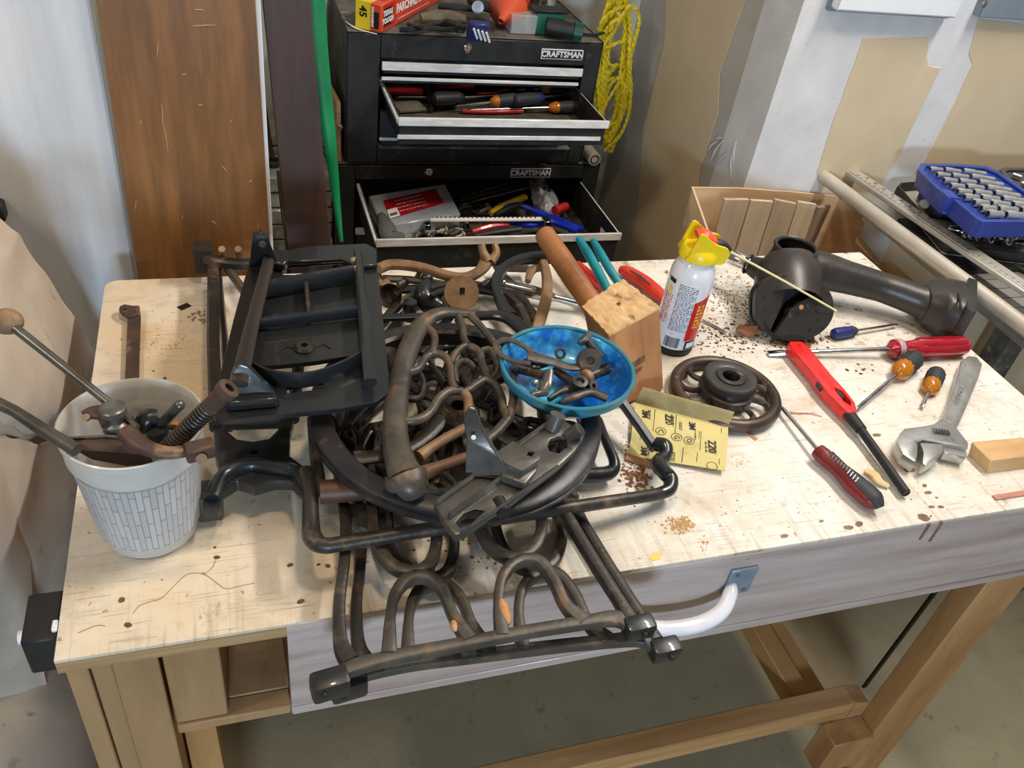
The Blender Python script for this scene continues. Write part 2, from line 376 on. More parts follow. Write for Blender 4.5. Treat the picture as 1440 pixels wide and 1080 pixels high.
# ================================================================== WORKBENCH
L0, D0 = 1.338, .644
m_top = mat('stained_white_bench_top', s(228, 225, 218), s(204, 196, 180), rough=.42, scale=4.5, lo=.42, hi=.72, c3=s(150, 118, 84), s3=14, lo3=.66, hi3=.80, bump=.25, bscale=60, detail=10)
def top_material():
    m = m_top; nt = m.node_tree; N = nt.nodes; L = nt.links; b = N['Principled BSDF']
    col = b.inputs['Base Color'].links[0].from_socket
    tc = N.new('ShaderNodeTexCoord')
    def layer(col, color, scale, det, lo, hi, stretch=(1, 1, 1), off=0, fac=1.0, ramp=None, rough=.62, mask=None, rot=0):
        mp = N.new('ShaderNodeMapping'); mp.inputs['Rotation'].default_value = (0, 0, rot); mp.inputs['Scale'].default_value = stretch; mp.inputs['Location'].default_value = (off, off, 0)
        L.new(tc.outputs['Object'], mp.inputs[0])
        n = N.new('ShaderNodeTexNoise'); n.inputs['Scale'].default_value = scale; n.inputs['Detail'].default_value = det; n.inputs['Roughness'].default_value = rough
        L.new(mp.outputs[0], n.inputs['Vector'])
        r = N.new('ShaderNodeMapRange'); r.inputs['From Min'].default_value = lo; r.inputs['From Max'].default_value = hi; r.inputs['To Max'].default_value = fac
        L.new(n.outputs[0], r.inputs['Value']); f = r.outputs[0]
        if mask is not None:
            mm = N.new('ShaderNodeMath'); mm.operation = 'MULTIPLY'; L.new(f, mm.inputs[0]); L.new(mask, mm.inputs[1]); f = mm.outputs[0]
        x = N.new('ShaderNodeMix'); x.data_type = 'RGBA'; L.new(col, x.inputs[6]); x.inputs[7].default_value = (*color, 1); L.new(f, x.inputs[0])
        return x.outputs[2]
    sep = N.new('ShaderNodeSeparateXYZ'); L.new(tc.outputs['Object'], sep.inputs[0])
    def rng(sock, a, b2):
        r = N.new('ShaderNodeMapRange'); r.inputs['From Min'].default_value = a; r.inputs['From Max'].default_value = b2; L.new(sock, r.inputs['Value']); return r.outputs[0]
    left = rng(sep.outputs[0], .55, .05)                       # yellower and browner towards the left end
    col = layer(col, s(222, 190, 140), 3.0, 6, .30, .62, off=4.1, fac=.75, mask=left)
    col = layer(col, s(176, 122, 66), 6.5, 8, .56, .74, off=1.7, fac=.55, mask=left)
    col = layer(col, s(96, 92, 84), 24, 10, .63, .70, stretch=(1, .6, 1), off=9.3, fac=.7, rough=.75)
    back = rng(sep.outputs[1], .25, .42); right = rng(sep.outputs[0], .7, .85)
    mm = N.new('ShaderNodeMath'); mm.operation = 'MULTIPLY'; L.new(back, mm.inputs[0]); L.new(right, mm.inputs[1])
    col = layer(col, s(110, 70, 44), 45, 8, .57, .63, off=2.2, fac=.9, mask=mm.outputs[0], rough=.7)
    col = layer(col, s(140, 104, 74), 110, 4, .66, .70, off=5.5, fac=.8)
    col = layer(col, s(168, 150, 128), 9, 10, .60, .66, stretch=(.5, 3.5, 1), off=7.7, fac=.45, rough=.8)
    col = layer(col, s(196, 182, 158), 11, 12, .50, .66, off=3.3, fac=.7, rough=.75)
    col = layer(col, s(180, 170, 154), 30, 8, .56, .68, off=8.8, fac=.6, rough=.8)
    col = layer(col, s(190, 150, 100), 5, 10, .60, .70, off=6.1, fac=.5, rough=.7)
    for k, (rt, st) in enumerate(((.5, (1, 30, 1)), (2.3, (1, 34, 1)), (1.45, (1, 26, 1)), (.1, (1, 40, 1)))):
        col = layer(col, s(130, 116, 98), 13, 3, .66, .71, stretch=st, off=1.9 * k + 2, fac=.45, rough=.5, rot=rt)
    fr_ = rng(sep.outputs[1], .09, .0)
    col = layer(col, s(160, 132, 100), 9, 4, .52, .66, stretch=(16, .8, 1), off=3.9, fac=.5, mask=fr_)
    L.new(col, b.inputs['Base Color'])
top_material()
m_ply = mat('plywood_edge', s(186, 152, 108), s(150, 116, 76), rough=.6, scale=4, stretch=(1, 1, 40), bump=.1)
m_apron = mat('washed_painted_board', s(190, 172, 166), s(162, 140, 132), rough=.38, scale=3.5, stretch=(.8, .8, 9), lo=.4, hi=.65, c3=s(206, 190, 184), s3=4, lo3=.45, hi3=.75, bump=.08, coat=.25)
m_plyf = mat('plywood_face', s(176, 140, 100), s(156, 122, 84), rough=.6, scale=4, stretch=(4, 4, .8), c3=s(130, 98, 64), s3=4, lo3=.55, hi3=.8, bump=.1)
m_pine = mat('pine_wood', s(204, 158, 104), s(184, 134, 82), rough=.55, scale=4, stretch=(1.5, 1.5, 1.5), c3=s(150, 100, 56), s3=7, lo3=.62, hi3=.78, bump=.1)
m_pinex = mat('pine_along', s(196, 152, 102), s(170, 124, 78), rough=.55, scale=5, stretch=(.6, 7, 7), c3=s(226, 186, 136), s3=3, lo3=.5, hi3=.8, bump=.1)
m_pinez = mat('pine_upright', s(182, 136, 88), s(154, 110, 66), rough=.5, scale=4, stretch=(5, 5, .7), c3=s(208, 164, 112), s3=3, lo3=.5, hi3=.8, bump=.1)
bench = thing('workbench', 'plywood topped workbench with stained white top, washed front board and pine legs', 'workbench', (0, 0, 0))
bp = lambda name, a, b, m, bev=.0015: MB().box(a, b).build(name, m, bench, bev=bev)
# top: rounded back-left corner
o = [(0, 0), (L0, 0), (L0, D0)] + [(.018 + .018 * math.cos(R(90 + 18 * i)), D0 - .018 + .018 * math.sin(R(90 + 18 * i))) for i in range(6)]
MB().plate(o, .004, org=(0, 0, T)).build('tabletop', m_top, bench, smooth=False)
MB().plate(o, .016, org=(0, 0, T - .004)).build('top_edge', m_ply, bench, smooth=False)
zb = .70
bp('apron', (.205, .004, zb + .012), (L0, .022, T - .0195), m_apron); bp('apron_lip', (.205, -.0012, zb + .012), (L0, .0035, T - .0045), m_apron, .0006)
bp('apron_batten', (.205, -.002, zb - .004), (L0 - .002, .024, zb + .0105), m_apron); bp('apron_batten', (.0885, .001, zb - .004), (.2045, .024, zb + .0105), m_plyf)
bp('rear_apron', (.03, D0 - .05, zb), (L0 - .02, D0 - .03, T - .021), m_pinex)
bp('side_apron', (.03, .05, zb), (.048, D0 - .055, T - .021), m_pinex)
bp('side_apron', (L0 - .05, .05, zb), (L0 - .03, D0 - .055, T - .021), m_pinex)
bp('front_block', (.088, .004, zb + .012), (.140, .045, T - .021), m_plyf)
bp('slot_back', (.1405, .09, zb + .012), (.204, .10, T - .021), m_plyf)
bp('slot_floor', (.1405, .024, zb + .002), (.204, .09, zb + .0115), m_plyf)
# layered left front leg, slanting pieces
for i, (x0, x1, y0) in enumerate(((.003, .022, .008), (.023, .042, .012), (.043, .084, .006))):
    bp('leg_layer', (x0, y0, 0 if i < 2 else .0), (x1, .095, T - .021), m_plyf)
mb = MB().hexa([(.09, .03, 0), (.13, .03, 0), (.13, .06, 0), (.09, .06, 0), (.0855, .046, T - .03), (.118, .046, T - .03), (.118, .076, T - .03), (.0855, .076, T - .03)]); mb.build('leg_brace', m_pinez, bench, bev=.001)
bp('leg', (.055, D0 - .14, 0), (.145, D0 - .055, T - .025), m_pinez)
# right front leg: a wide upright plank, then the far one
p1 = AY(1375, 797, .045)
bp('leg', (1.238, .026, 0), (L0 + .052 - .06, .066, T - .021), m_pinez, .002)
mb = MB()
bp('leg', (L0 - .11, D0 - .14, 0), (L0 - .02, D0 - .055, T - .025), m_pinez)
# low rails
bp('stretcher', (.10, .066, .205), (1.205, .104, .255), m_pinex, .002)
MB().hexa([(1.2055, .066, .205), (1.2375, .0665, .205), (1.2375, .104, .205), (1.2055, .104, .205), (1.2055, .066, .255), (1.2375, .0665, .245), (1.2375, .104, .245), (1.2055, .104, .255)]).build('stretcher_end', m_pinex, bench)
mb = MB(); a = V((1.117, .1045, .23)); b = V((1.085, .50, .23))
bp('cross_rail', (1.105, .1045, .19), (1.145, D0 - .15, .235), m_pine, .002)
bp('cross_rail_cap', (1.146, .1045, .20), (1.185, D0 - .15, .222), m_pine, .002)
bp('leg_foot_block', (1.15, .02, .10), (1.2375, .0655, .204), m_pinez, .002)
bp('rear_stretcher', (.145, D0 - .13, .15), (1.22, D0 - .10, .2), m_pinex, .002)
# wood frayed screws, knots and coloured spots on the top
m_knot = mat('dark_knot', s(64, 50, 40), s(120, 92, 66), rough=.7, scale=90)
m_drip = mat('brown_glue_drip', s(112, 82, 64), s(140, 108, 84), rough=.35, scale=60, coat=.4)
mb = MB()
def spot(mb, x, y, r, ry=None, h=.0006, n=12):
    c = A(x, y, 0); o = []
    ph = random.random() * 6
    for i in range(n):
        a = 2 * pi * i / n; k = 1 + .16 * math.sin(2 * a + ph) + .1 * math.sin(5 * a + ph)
        o.append((c.x + r * k * math.cos(a), c.y + (ry or r * .8) * k * math.sin(a)))
    mb.plate(o, h, org=(0, 0, T + h))
for x, y, r in ((171, 844, .0035), (180, 879, .0035), (423, 846, .0035), (408, 795, .003), (305, 784, .003), (302, 770, .0016), (461, 796, .003), (448, 794, .002), (648, 575, .003), (232, 532, .0025), (216, 522, .0016)):
    mb = MB(); spot(mb, x, y, r); mb.build('knot', m_knot, bench, smooth=False)
mb = MB()
for x, y, r in ((1233, 612, .006), (1279, 661, .008), (1300, 683, .004), (1305, 693, .005), (1317, 700, .0022), (1310, 713, .004), (1323, 713, .004), (1309, 726, .002), (1208, 737, .006), (1193, 742, .006), (1103, 754, .005), (1299, 728, .009), (1155, 733, .003)):
    mb = MB(); spot(mb, x, y, r, r * .62); mb.build('glue_spot', m_drip, bench, smooth=False)
for x0 in (1300, 1320):
    p = A(x0, 727, 0); mb = MB(); mb.box((p.x - .002, -.0024, T - .03 - .008 * (x0 > 1310)), (p.x + .002, -.0013, T - .001)).build('glue_drip', m_drip, bench, smooth=False)
m_line = mat('pencil_line', s(140, 112, 88), rough=.8)
mb = MB()
for P in ([(187, 863), (196, 852), (212, 846), (226, 842), (240, 829), (258, 811), (272, 806), (288, 808), (305, 820), (318, 828), (338, 824), (358, 820)], [(288, 808), (300, 796), (303, 786)], [(110, 890), (135, 880), (148, 880)]):
    mb.curve([A(x, y, .0003) for x, y in P], .0007, .0004, sub=4, n=4)
mb.build('wandering_pencil_line', m_line, bench)
m_yel = mat('yellow_spill', s(222, 196, 84), rough=.4)
mb = MB(); spot(mb, 922, 783, .008, .005); mb.build('yellow_glue_spot', m_yel, bench, smooth=False)
# bench handle with plate
m_hplate = mat('blue_grey_plate', s(142, 158, 176), s(120, 134, 150), rough=.4, metal=.3, scale=30)
m_enamel = mat('white_handle_enamel', s(232, 232, 236), s(214, 214, 220), rough=.2, scale=10, coat=.6, c3=s(40, 40, 44), s3=22, lo3=.72, hi3=.74)
t = thing('drawer_handle', 'curved white enamel handle on a grey plate screwed to the bench front', 'handle', (.66, 0, .80))
MB().box((.713, -.0055, .785), (.750, -.0013, .832)).build('mount_plate', m_hplate, t, bev=.001)
MB().lathe([(.003, 0), (.003, .001), (0, .0015)], (.722, -.0055, .824), (0, -1, 0), 10).lathe([(.003, 0), (.003, .001), (0, .0015)], (.740, -.0055, .793), (0, -1, 0), 10).build('screw', m_screw, t)
MB().curve([(.585, -.001, .800), (.590, -.014, .795), (.606, -.030, .788), (.640, -.036, .784), (.675, -.035, .785), (.700, -.028, .792), (.716, -.013, .800), (.722, -.003, .803)], [.010, .014, .018, .020, .020, .019, .018, .014], [.010, .012, .014, .014, .014, .014, .014, .012], sub=5, n=14).build('grip', m_enamel, t, smooth=True)
# black clamp block on the left edge
p = A(100, 860, 0)
t = thing('end_clamp', 'black block clamp gripping the left edge of the bench', 'clamp', (-.02, .06, T - .03))
MB().box((-.032, .028, T - .055), (-.0005, .085, T - .004)).build('jaw', m_black, t, bev=.002)
MB().cyl((-.042, .056, T - .032), (-.032, .056, T - .032), .007).build('screw_pad', m_wp, t)
MB().box((-.006, .034, T - .0038), (-.001, .046, T + .001)).build('white_chip', m_wp, t, bev=.001)
# bar clamp hanging under the right of the apron
m_blue = mat('dark_blue_plastic', s(30, 44, 110), s(22, 30, 74), rough=.4, scale=20)
t = thing('bar_clamp', 'black bar clamp with dark blue head hanging under the bench front, right side', 'clamp', (1.26, .1, .69))
MB().beam(AY(1330, 812, .12) , AY(1215, 966, .14), .010, .005, V((0, 1, 0))).build('bar', m_black, t, bev=.001)
c = AY(1338, 806, .11); MB().obox(c + V((0, 0, -.003)), (.06, .03, .035), frame(V((1, 0, .1)))).build('head', m_blue, t, bev=.006, seg=2)
# bench end / shelf piece of pine beyond the right rear corner, and debris spots
t = MB().box((1.36, .66, .70), (1.62, .83, .718)).build('pine_shelf', m_pine, bev=.002); tag(t, 'pale pine shelf board behind the right rear corner of the bench', 'shelf')
MB().box((1.5, .80, 0), (1.56, .845, .699)).build('post', m_pinez, t, bev=.002)
# ================================================================== TOOL CHESTS
m_steelb = mat('black_painted_steel', s(26, 27, 28), s(40, 40, 40), rough=.38, scale=14, c3=s(92, 88, 80), s3=22, lo3=.60, hi3=.80, rvar=.25, bump=.04)
m_dust = mat('dusty_black_steel', s(52, 51, 48), s(120, 114, 102), rough=.7, scale=9, c3=s(150, 142, 126), s3=30, lo3=.56, hi3=.7)
m_alu = mat('brushed_aluminium_rail', s(240, 240, 240), s(206, 204, 200), rough=.35, metal=.1, scale=20, stretch=(1, 6, 6), c3=s(120, 112, 100), s3=40, lo3=.66, hi3=.76)
m_chrome = mat('chrome', s(220, 222, 224), s(160, 160, 160), rough=.16, metal=1.0, scale=30)
m_liner = mat('drawer_liner', s(94, 88, 78), s(64, 60, 54), rough=.8, scale=30)
CY = 1.15
def badge(parent, x, y, z, wd, ht, sz):
    MB().box((x, y - .003, z), (x + wd, y - .0005, z + ht)).build('badge_frame', m_alu, parent, bev=.0008)
    MB().box((x + .0022, y - .0036, z + .0022), (x + wd - .0022, y - .0028, z + ht - .0022)).build('badge_field', m_black, parent)
    text('CRAFTSMAN', sz, 'badge_lettering', m_alu, parent, .0006, Matrix.Translation((x + wd / 2, y - .0038, z + ht / 2)) @ Matrix.Rotation(pi / 2, 4, 'X'), sx=.98, bold=.0006)
def lock(parent, x, y, z):
    o = MB().lathe([(.0095, 0), (.0095, .003), (.0075, .0045), (.006, .0045), (.0055, .0035), (0, .0035)], (x, y, z), (0, -1, 0), 24).build('lock', m_chrome, parent)
    MB().box((x - .0008, y - .0042, z - .003), (x + .0008, y - .0034, z + .003)).build('keyhole', m_black, o)
top = thing('tool_chest', 'upper black steel tool chest with silver drawer edges, one drawer pulled open', 'tool chest', (.68, CY, .808))
x0, x1, z0, z1 = .416, .948, .812, 1.078
XL, XR = .482, .912
q = lambda n, a, b, m=m_steelb, bv=.0015: MB().box(a, b).build(n, m, top, bev=bv)
q('side_panel', (x0, CY, z0), (x0 + .002, CY + .30, z1)); q('side_panel', (x1 - .002, CY, z0), (x1, CY + .30, z1))
q('back_panel', (x0 + .0025, CY + .297, z0), (x1 - .0025, CY + .2995, z1)); q('top_panel', (x0 + .0025, CY + .003, z1 - .004), (x1 - .0025, CY + .2965, z1 - .001), m_dust)
q('front_stile', (x0 + .0025, CY - .0005, z0), (XL, CY + .006, z1 - .0045)); q('front_stile', (XR, CY - .0005, z0), (x1 - .0025, CY + .006, z1 - .0045))
q('front_header', (XL + .0005, CY - .0005, 1.028), (XR - .0005, CY + .006, z1 - .0045)); q('front_sill', (XL + .0005, CY - .0005, z0), (XR - .0005, CY + .02, .845)); q('sill_lip', (XL + .002, CY - .010, .8455), (XR - .002, CY + .02, .851), m_dust)
q('inner_back', (XL, CY + .26, z0 + .03), (XR, CY + .262, 1.02), m_black)
lock(top, .655, CY - .0005, 1.055)
badge(top, .812, CY - .0005, 1.040, .092, .021, .0165)
def drawer(parent, yf, xa, xb, zt, zbm, depth, rail_h, face_low=True, second=None):
    d = MB().box((xa + .004, yf + .002, zbm), (xb - .004, yf + .004, zt - .001)).build('drawer', m_steelb, parent)
    m = MB().box((xa, yf - .004, zt - rail_h), (xb, yf + .0015, zt)).build('drawer_rail', m_alu, d, bev=.0008)
    if second: MB().box((xa, yf - .002, zt - second[0] - second[1]), (xb - .012, yf + .0015, zt - second[0])).build('lower_rail', m_alu, d, bev=.0006)
    if depth:
        b = MB(); b.box((xa + .005, yf + .0045, zbm), (xa + .0065, yf + depth, zt - .003)); b.build('drawer_side', m_steelb, d)
        b = MB(); b.box((xb - .0065, yf + .0045, zbm), (xb - .005, yf + depth, zt - .003)); b.build('drawer_side', m_steelb, d)
        MB().box((xa + .007, yf + .0045, zbm), (xb - .007, yf + depth, zbm + .0015)).build('drawer_floor', m_liner, d)
        MB().box((xa - .001, yf + .0045, zt - .014), (xa + .0045, yf + depth - .01, zt - .0065)).build('slide', m_alu, d); MB().box((xb - .0045, yf + .0045, zt - .014), (xb + .001, yf + depth - .01, zt - .0065)).build('slide', m_alu, d)
    return d
drawer(top, CY - .004, XL + .003, XR - .003, 1.0235, 1.0, 0, .016)
drawer(top, CY - .004, XL + .003, XR - .008, .994, .982, 0, .006)
D1 = .985
drawer(top, D1, XL + .008, XR + .004, .977, .924, .235, .0155, second=(.034, .008))
drawer(top, CY - .002, XL + .003, XR - .012, .868, .8515, 0, .006)
q('drawer_body', (XL + .004, CY + .002, .856), (XR - .005, CY + .01, .922), m_black)

low = thing('tool_cabinet', 'lower black steel tool cabinet with one deep drawer pulled open full of tools', 'tool chest', (.69, CY, 0))
q = lambda n, a, b, m=m_steelb, bv=.0015: MB().box(a, b).build(n, m, low, bev=bv)
u0, u1, v1 = .398, .997, .8075; YL, YR = .437, .960
q('side_panel', (u0, CY, .03), (u0 + .002, CY + .32, v1)); q('side_panel', (u1 - .002, CY, .03), (u1, CY + .32, v1))
q('top_panel', (u0 + .0025, CY + .0065, v1 - .003), (u1 - .0025, CY + .32, v1), m_dust)
q('front_stile', (u0 + .0025, CY, .03), (YL, CY + .006, v1 - .0035)); q('front_stile', (YR, CY, .03), (u1 - .0025, CY + .006, v1 - .0035))
q('front_header', (YL + .0005, CY, .772), (YR - .0005, CY + .006, v1 - .0035))
q('inner_back', (YL, CY + .28, .4), (YR, CY + .282, .77), m_black)
lock(low, .595, CY - .0005, .79)
badge(low, .782, CY - .0005, .777, .094, .022, .017)
D2 = .905
drawer(low, D2, YL + .005, YR - .002, .768, .690, .26, .016)
for i in range(3): drawer(low, CY - .004, YL + .002, YR - .002, .66 - .14 * i, .54 - .14 * i, 0, .016)
MB().box((u0 + .003, CY + .1, 0), (u1 - .003, CY + .3, .029)).build('plinth', m_black, low)
# beige tube rolled up on the right shoulder of the cabinet
m_beige = mat('beige_card_tube', s(188, 180, 162), s(160, 150, 132), rough=.7, scale=12)
t = thing('cardboard_roll', 'beige roll with dark end lying along the right top of the lower cabinet', 'roll', (.975, 1.2, v1))
p = AY(843, 236, 1.13)
MB().cyl((.975, 1.14, .8235), (.975, 1.40, .8235), .0150).build('tube', m_beige, t); MB().torus((.975, 1.139, .8235), .0095, .003, ax=(0, 1, 0), n=20, m=6).build('end_ring', m_black, t)
t = MB().box((.9545, 1.17, v1 + .001), (.9585, 1.42, .86)).build('beige_edge_strip', m_dust, bev=.001); tag(t, 'dark flat strip standing between the upper chest and the beige roll', 'strip')
# plywood piece with knob left of the upper chest
t = thing('plywood_offcut', 'pale plywood offcut with a small steel knob leaning on the upper chest left side', 'board', (.40, 1.22, v1))
MB().hexa([(.402, 1.16, v1 + .001), (.410, 1.16, v1 + .001), (.388, 1.40, v1 + .001), (.380, 1.40, v1 + .001), (.401, 1.17, .932), (.409, 1.17, .932), (.384, 1.40, .95), (.376, 1.40, .95)]).build('panel', m_ply, t, bev=.001)
MB().lathe([(.003, 0), (.003, .006), (.006, .008), (.006, .013), (0, .015)], (.4055, 1.166, .885), (0, -1, .1), 12).build('knob', m_chrome, t)

# ------------------------------------------------------------------ things on top of the chest
ZT = 1.0775
PT = lambda px, py, h=0.0: AZ(px, py, ZT + h)
m_or = mat('orange_red_print', s(222, 78, 44), s(206, 62, 36), rough=.4, scale=8); m_yb = mat('yellow_print', s(238, 205, 40), rough=.4); m_redp = mat('red_print', s(196, 34, 34), rough=.4)
m_ink = mat('black_print', s(20, 20, 20), rough=.5); m_wht = mat('white_print', s(240, 238, 234), rough=.5)
a = PT(508, 40, 0); b = PT(535, 47.5, 0); c = PT(640, -10, 0)
ex = (b - a); ex.z = 0; wd = ex.length; ex.normalize(); ey = V((-ex.y, ex.x, 0)); 
d1 = (c - b); ln = .31; dd = d1.copy(); dd.z = 0; dd.normalize()
HB = .050
rot = Matrix((dd, V((-dd.y, dd.x, 0)), V((0, 0, 1)))).transposed()     # local x: along the box away from the camera
t = thing('parchment_paper_box', 'long orange and yellow parchment paper box on the left top of the upper chest', 'box', b)
org = b + V((0, 0, .001)); Wd = .052
bx = lambda x0, x1, y0, y1, z0, z1: MB().box((x0, y0, z0), (x1, y1, z1)).xf(Matrix.Translation(org) @ rot.to_4x4())
bx(0, ln, 0, Wd, 0, HB).build('carton', m_or, t, bev=.001)
bx(-.0006, 0.0002, Wd * .42, Wd + .0004, 0, HB + .0004).build('yellow_end_band', m_yb, t)
bx(.0003, .05, Wd * .42, Wd + .0003, HB - .0001, HB + .0006).build('yellow_top_band', m_yb, t)
bx(.03, .058, .006, Wd * .40, HB, HB + .0006).build('red_top_band', m_redp, t)
bx(.012, .060, -.0006, 0, .004, HB - .003).build('red_side_band', m_redp, t)
bx(.012, .046, -.0012, -.0007, .009, HB - .009).build('logo_field', m_ink, t)
F = Matrix.Translation(org) @ rot.to_4x4()
RX = Matrix.Rotation(pi / 2, 4, 'X')
text('TEXAS', .014, 'logo_lettering', m_wht, t, M=F @ Matrix.Translation((.029, -.0014, .032)) @ RX, bold=.0005)
text('TOUGH', .014, 'logo_lettering', m_wht, t, M=F @ Matrix.Translation((.029, -.0014, .018)) @ RX, bold=.0005)
text('PARCHMENT PAPER', .024, 'title_lettering', m_wht, t, M=F @ Matrix.Translation((.165, -.0008, .029)) @ RX, bold=.0007, sx=.9)
dashes(MB(), .075, .235, .010, .0022, 3).xf(F @ Matrix.Translation((0, -.0008, 0)) @ RX).build('small_print', m_wht, t, smooth=False)['kind'] = 'stuff'
RE = Matrix.Rotation(-pi / 2, 4, 'Z') @ RX
text('45', .021, 'count_lettering', m_ink, t, M=F @ Matrix.Translation((-.0009, Wd * .72, .032)) @ RE @ Matrix.Rotation(-pi / 2, 4, 'Z'), bold=.0006)
text('45', .018, 'count_lettering', m_ink, t, M=F @ Matrix.Translation((.028, Wd * .72, HB + .0008)) @ Matrix.Rotation(-pi / 2, 4, 'Z'), bold=.0006)
bx(-.0008, -.0002, .004, .017, .006, .036).build('end_logo_field', m_ink, t)
text('PARCHMENT', .0062, 'end_lettering', m_wht, t, M=F @ Matrix.Translation((-.0009, Wd * .33, .026)) @ RE @ Matrix.Rotation(-pi / 2, 4, 'Z'), bold=.0003)
# clutter
m_iron = mat('dark_grey_iron', s(58, 55, 52), s(38, 36, 36), rough=.5, metal=.5, scale=30, c3=s(110, 98, 84), s3=20, lo3=.58, hi3=.7)
m_clo = mat('tan_cloth', s(134, 122, 102), s(92, 84, 70), rough=.9, scale=25, bump=.3)
P = [PT(570, 44), PT(590, 34, .01), PT(615, 36, .012), PT(632, 40, .006), PT(655, 34, .012)]
t = thing('pliers', 'dark grey pliers lying on the chest top right of the parchment box', 'pliers', PT(610, 38))
MB().curve([PT(562, 42, .008), PT(585, 40, .014), PT(608, 35, .014), PT(622, 33, .014)], [.008, .014, .013, .012], .010).build('handle', m_black, t)
MB().curve([PT(575, 34, .010), PT(590, 38, .020), PT(610, 40, .02), PT(630, 42, .012), PT(652, 44, .008)], [.010, .014, .012, .012, .006], .009).build('handle', m_iron, t)
MB().curve([PT(626, 30, .022), PT(640, 34, .022), PT(655, 40, .02)], [.02, .02, .008], .012).build('jaw', m_iron, t)
t = thing('tool_roll', 'rumpled tan canvas tool roll at the back of the chest top', 'cloth', PT(600, 15))
MB().curve([PT(592, 26, .010), PT(612, 24, .014), PT(635, 24, .014), PT(654, 27, .012)], [.03, .055, .055, .03], [.016, .022, .022, .016], n=14).build('roll', m_clo, t)
MB().curve([PT(618, 8, .02), PT(640, 9, .024), PT(668, 13, .022)], [.03, .03, .03], .012, n=10).build('strap', m_black, t)
t = thing('pipe_wrench', 'grey metal wrench jaw lying behind the orange funnel on the chest top', 'wrench', PT(685, 10))
MB().curve([PT(664, 0, .03), PT(682, 8, .03), PT(700, 14, .03)], [.03, .04, .02], .02, n=10).build('jaw', m_iron, t)
MB().cyl(PT(672, 10, .02), PT(672, 10, .04), .012).build('nut', m_chrome, t)
m_bluec = mat('navy_plastic', s(44, 50, 112), s(34, 38, 88), rough=.35, scale=20)
t = thing('bit_case', 'small navy blue plastic bit case standing open on the chest top', 'case', PT(676, 47))
c = PT(672, 44, .02); rb = frame(V((1, -.1, 0)), V((0, -.35, 1)))
MB().obox(c, (.040, .016, .040), rb).build('shell', m_bluec, t, bev=.003)
for i in range(4): MB().obox(c + rb @ V((-.002 + .0085 * i - .004, -.0105, .002 - .002 * i)), (.004, .004, .024), frame(V((1, -.1, .5)), V((0, -.35, 1)))).build('bit', m_wht, t)
m_fun = mat('orange_plastic', s(226, 92, 58), s(208, 78, 48), rough=.35, scale=9, sss=.1)
t = thing('funnel', 'bright orange plastic funnel lying on its side on the chest top', 'funnel', PT(715, 20))
a = PT(704, 30, .025); b = PT(730, -14, .05)
MB().lathe([(.006, 0), (.009, .02), (.040, .06), (.041, .066), (.038, .066), (.007, .02)], a, b - a, 28, capb=False, capt=False).build('cone', m_fun, t)
t2 = MB().box((0, 0, 0), (.05, .003, .05)).xf(Matrix.Translation(PT(722, 22, .003)) @ Matrix.Rotation(.3, 4, 'Z')).build('orange_tab', m_fun, t, bev=.001)
m_clear = mat('clear_plastic', s(222, 226, 226), s(200, 206, 206), rough=.25, alpha=.42, scale=10)
t = thing('clear_case', 'small clear plastic case standing on the chest top left of the green nozzle', 'case', PT(740, 48))
a = PT(718, 49); MB().box((a.x, a.y + .004, ZT + .001), (a.x + .055, a.y + .04, ZT + .038)).build('clear_shell', m_clear, t, bev=.002)
MB().box((a.x + .008, a.y + .012, ZT + .003), (a.x + .024, a.y + .03, ZT + .014)).build('content', m_iron, t, bev=.002); MB().box((a.x + .03, a.y + .012, ZT + .003), (a.x + .036, a.y + .03, ZT + .010)).build('blue_content', m_bluec, t)
m_grn = mat('dark_green_plastic', s(22, 92, 74), s(14, 70, 58), rough=.4, scale=10)
t = thing('stapler_nozzle', 'dark green plastic tool with black hollow nozzle on the chest top', 'tool', PT(790, 48))
a = PT(752, 50); MB().box((a.x, a.y + .002, ZT + .001), (a.x + .062, a.y + .05, ZT + .042)).build('green_body', m_grn, t, bev=.004, seg=2)
MB().box((a.x - .006, a.y + .006, ZT + .043), (a.x + .07, a.y + .046, ZT + .048)).build('black_top', m_black, t, bev=.002)
c0 = PT(768, 36, .022); c1 = PT(818, 46, .018) 
MB().sweep([c0, c0 + (c1 - c0) * .75], [.040, .042], [.032, .032], n=16).build('black_nozzle', m_black, t)
MB().sweep([c0 + (c1 - c0) * .76, c1], .046, .036, n=16, cap=False).build('nozzle_rim', m_grn, t); MB().sweep([c0 + (c1 - c0) * .765, c0 + (c1 - c0) * .9], .040, .030, n=16).build('nozzle_throat', m_black, t)
t = thing('pivot_brackets', 'pair of steel gun grips with bolts standing behind the green tool', 'tool', PT(765, 15))
for x in (752, 775): MB().sweep([PT(x, 16, .02), PT(x + 1, -6, .04)], [.014, .022], .012, n=10).build('steel_cheek', m_chrome if x > 760 else m_iron, t)
MB().lathe([(.004, 0), (.004, .006)], PT(764, 4, .04), (0, -1, .3), 10).build('bolt', m_black, t)
t = MB().curve([PT(818, 48, .004), PT(838, 49, .004), PT(848, 46, .004)], [.006, .010, .012], .005).build('putty_blade', m_iron); tag(t, 'flat grey blade sticking out over the right end of the chest top', 'blade')
t = MB().curve([PT(486, 30, .003), PT(502, 40, .002), PT(530, 48, .002)], [.003, .006, .004], .001).build('paper_scrap', m_wht); tag(t, 'thin white paper scrap at the front left corner of the chest top', 'paper')

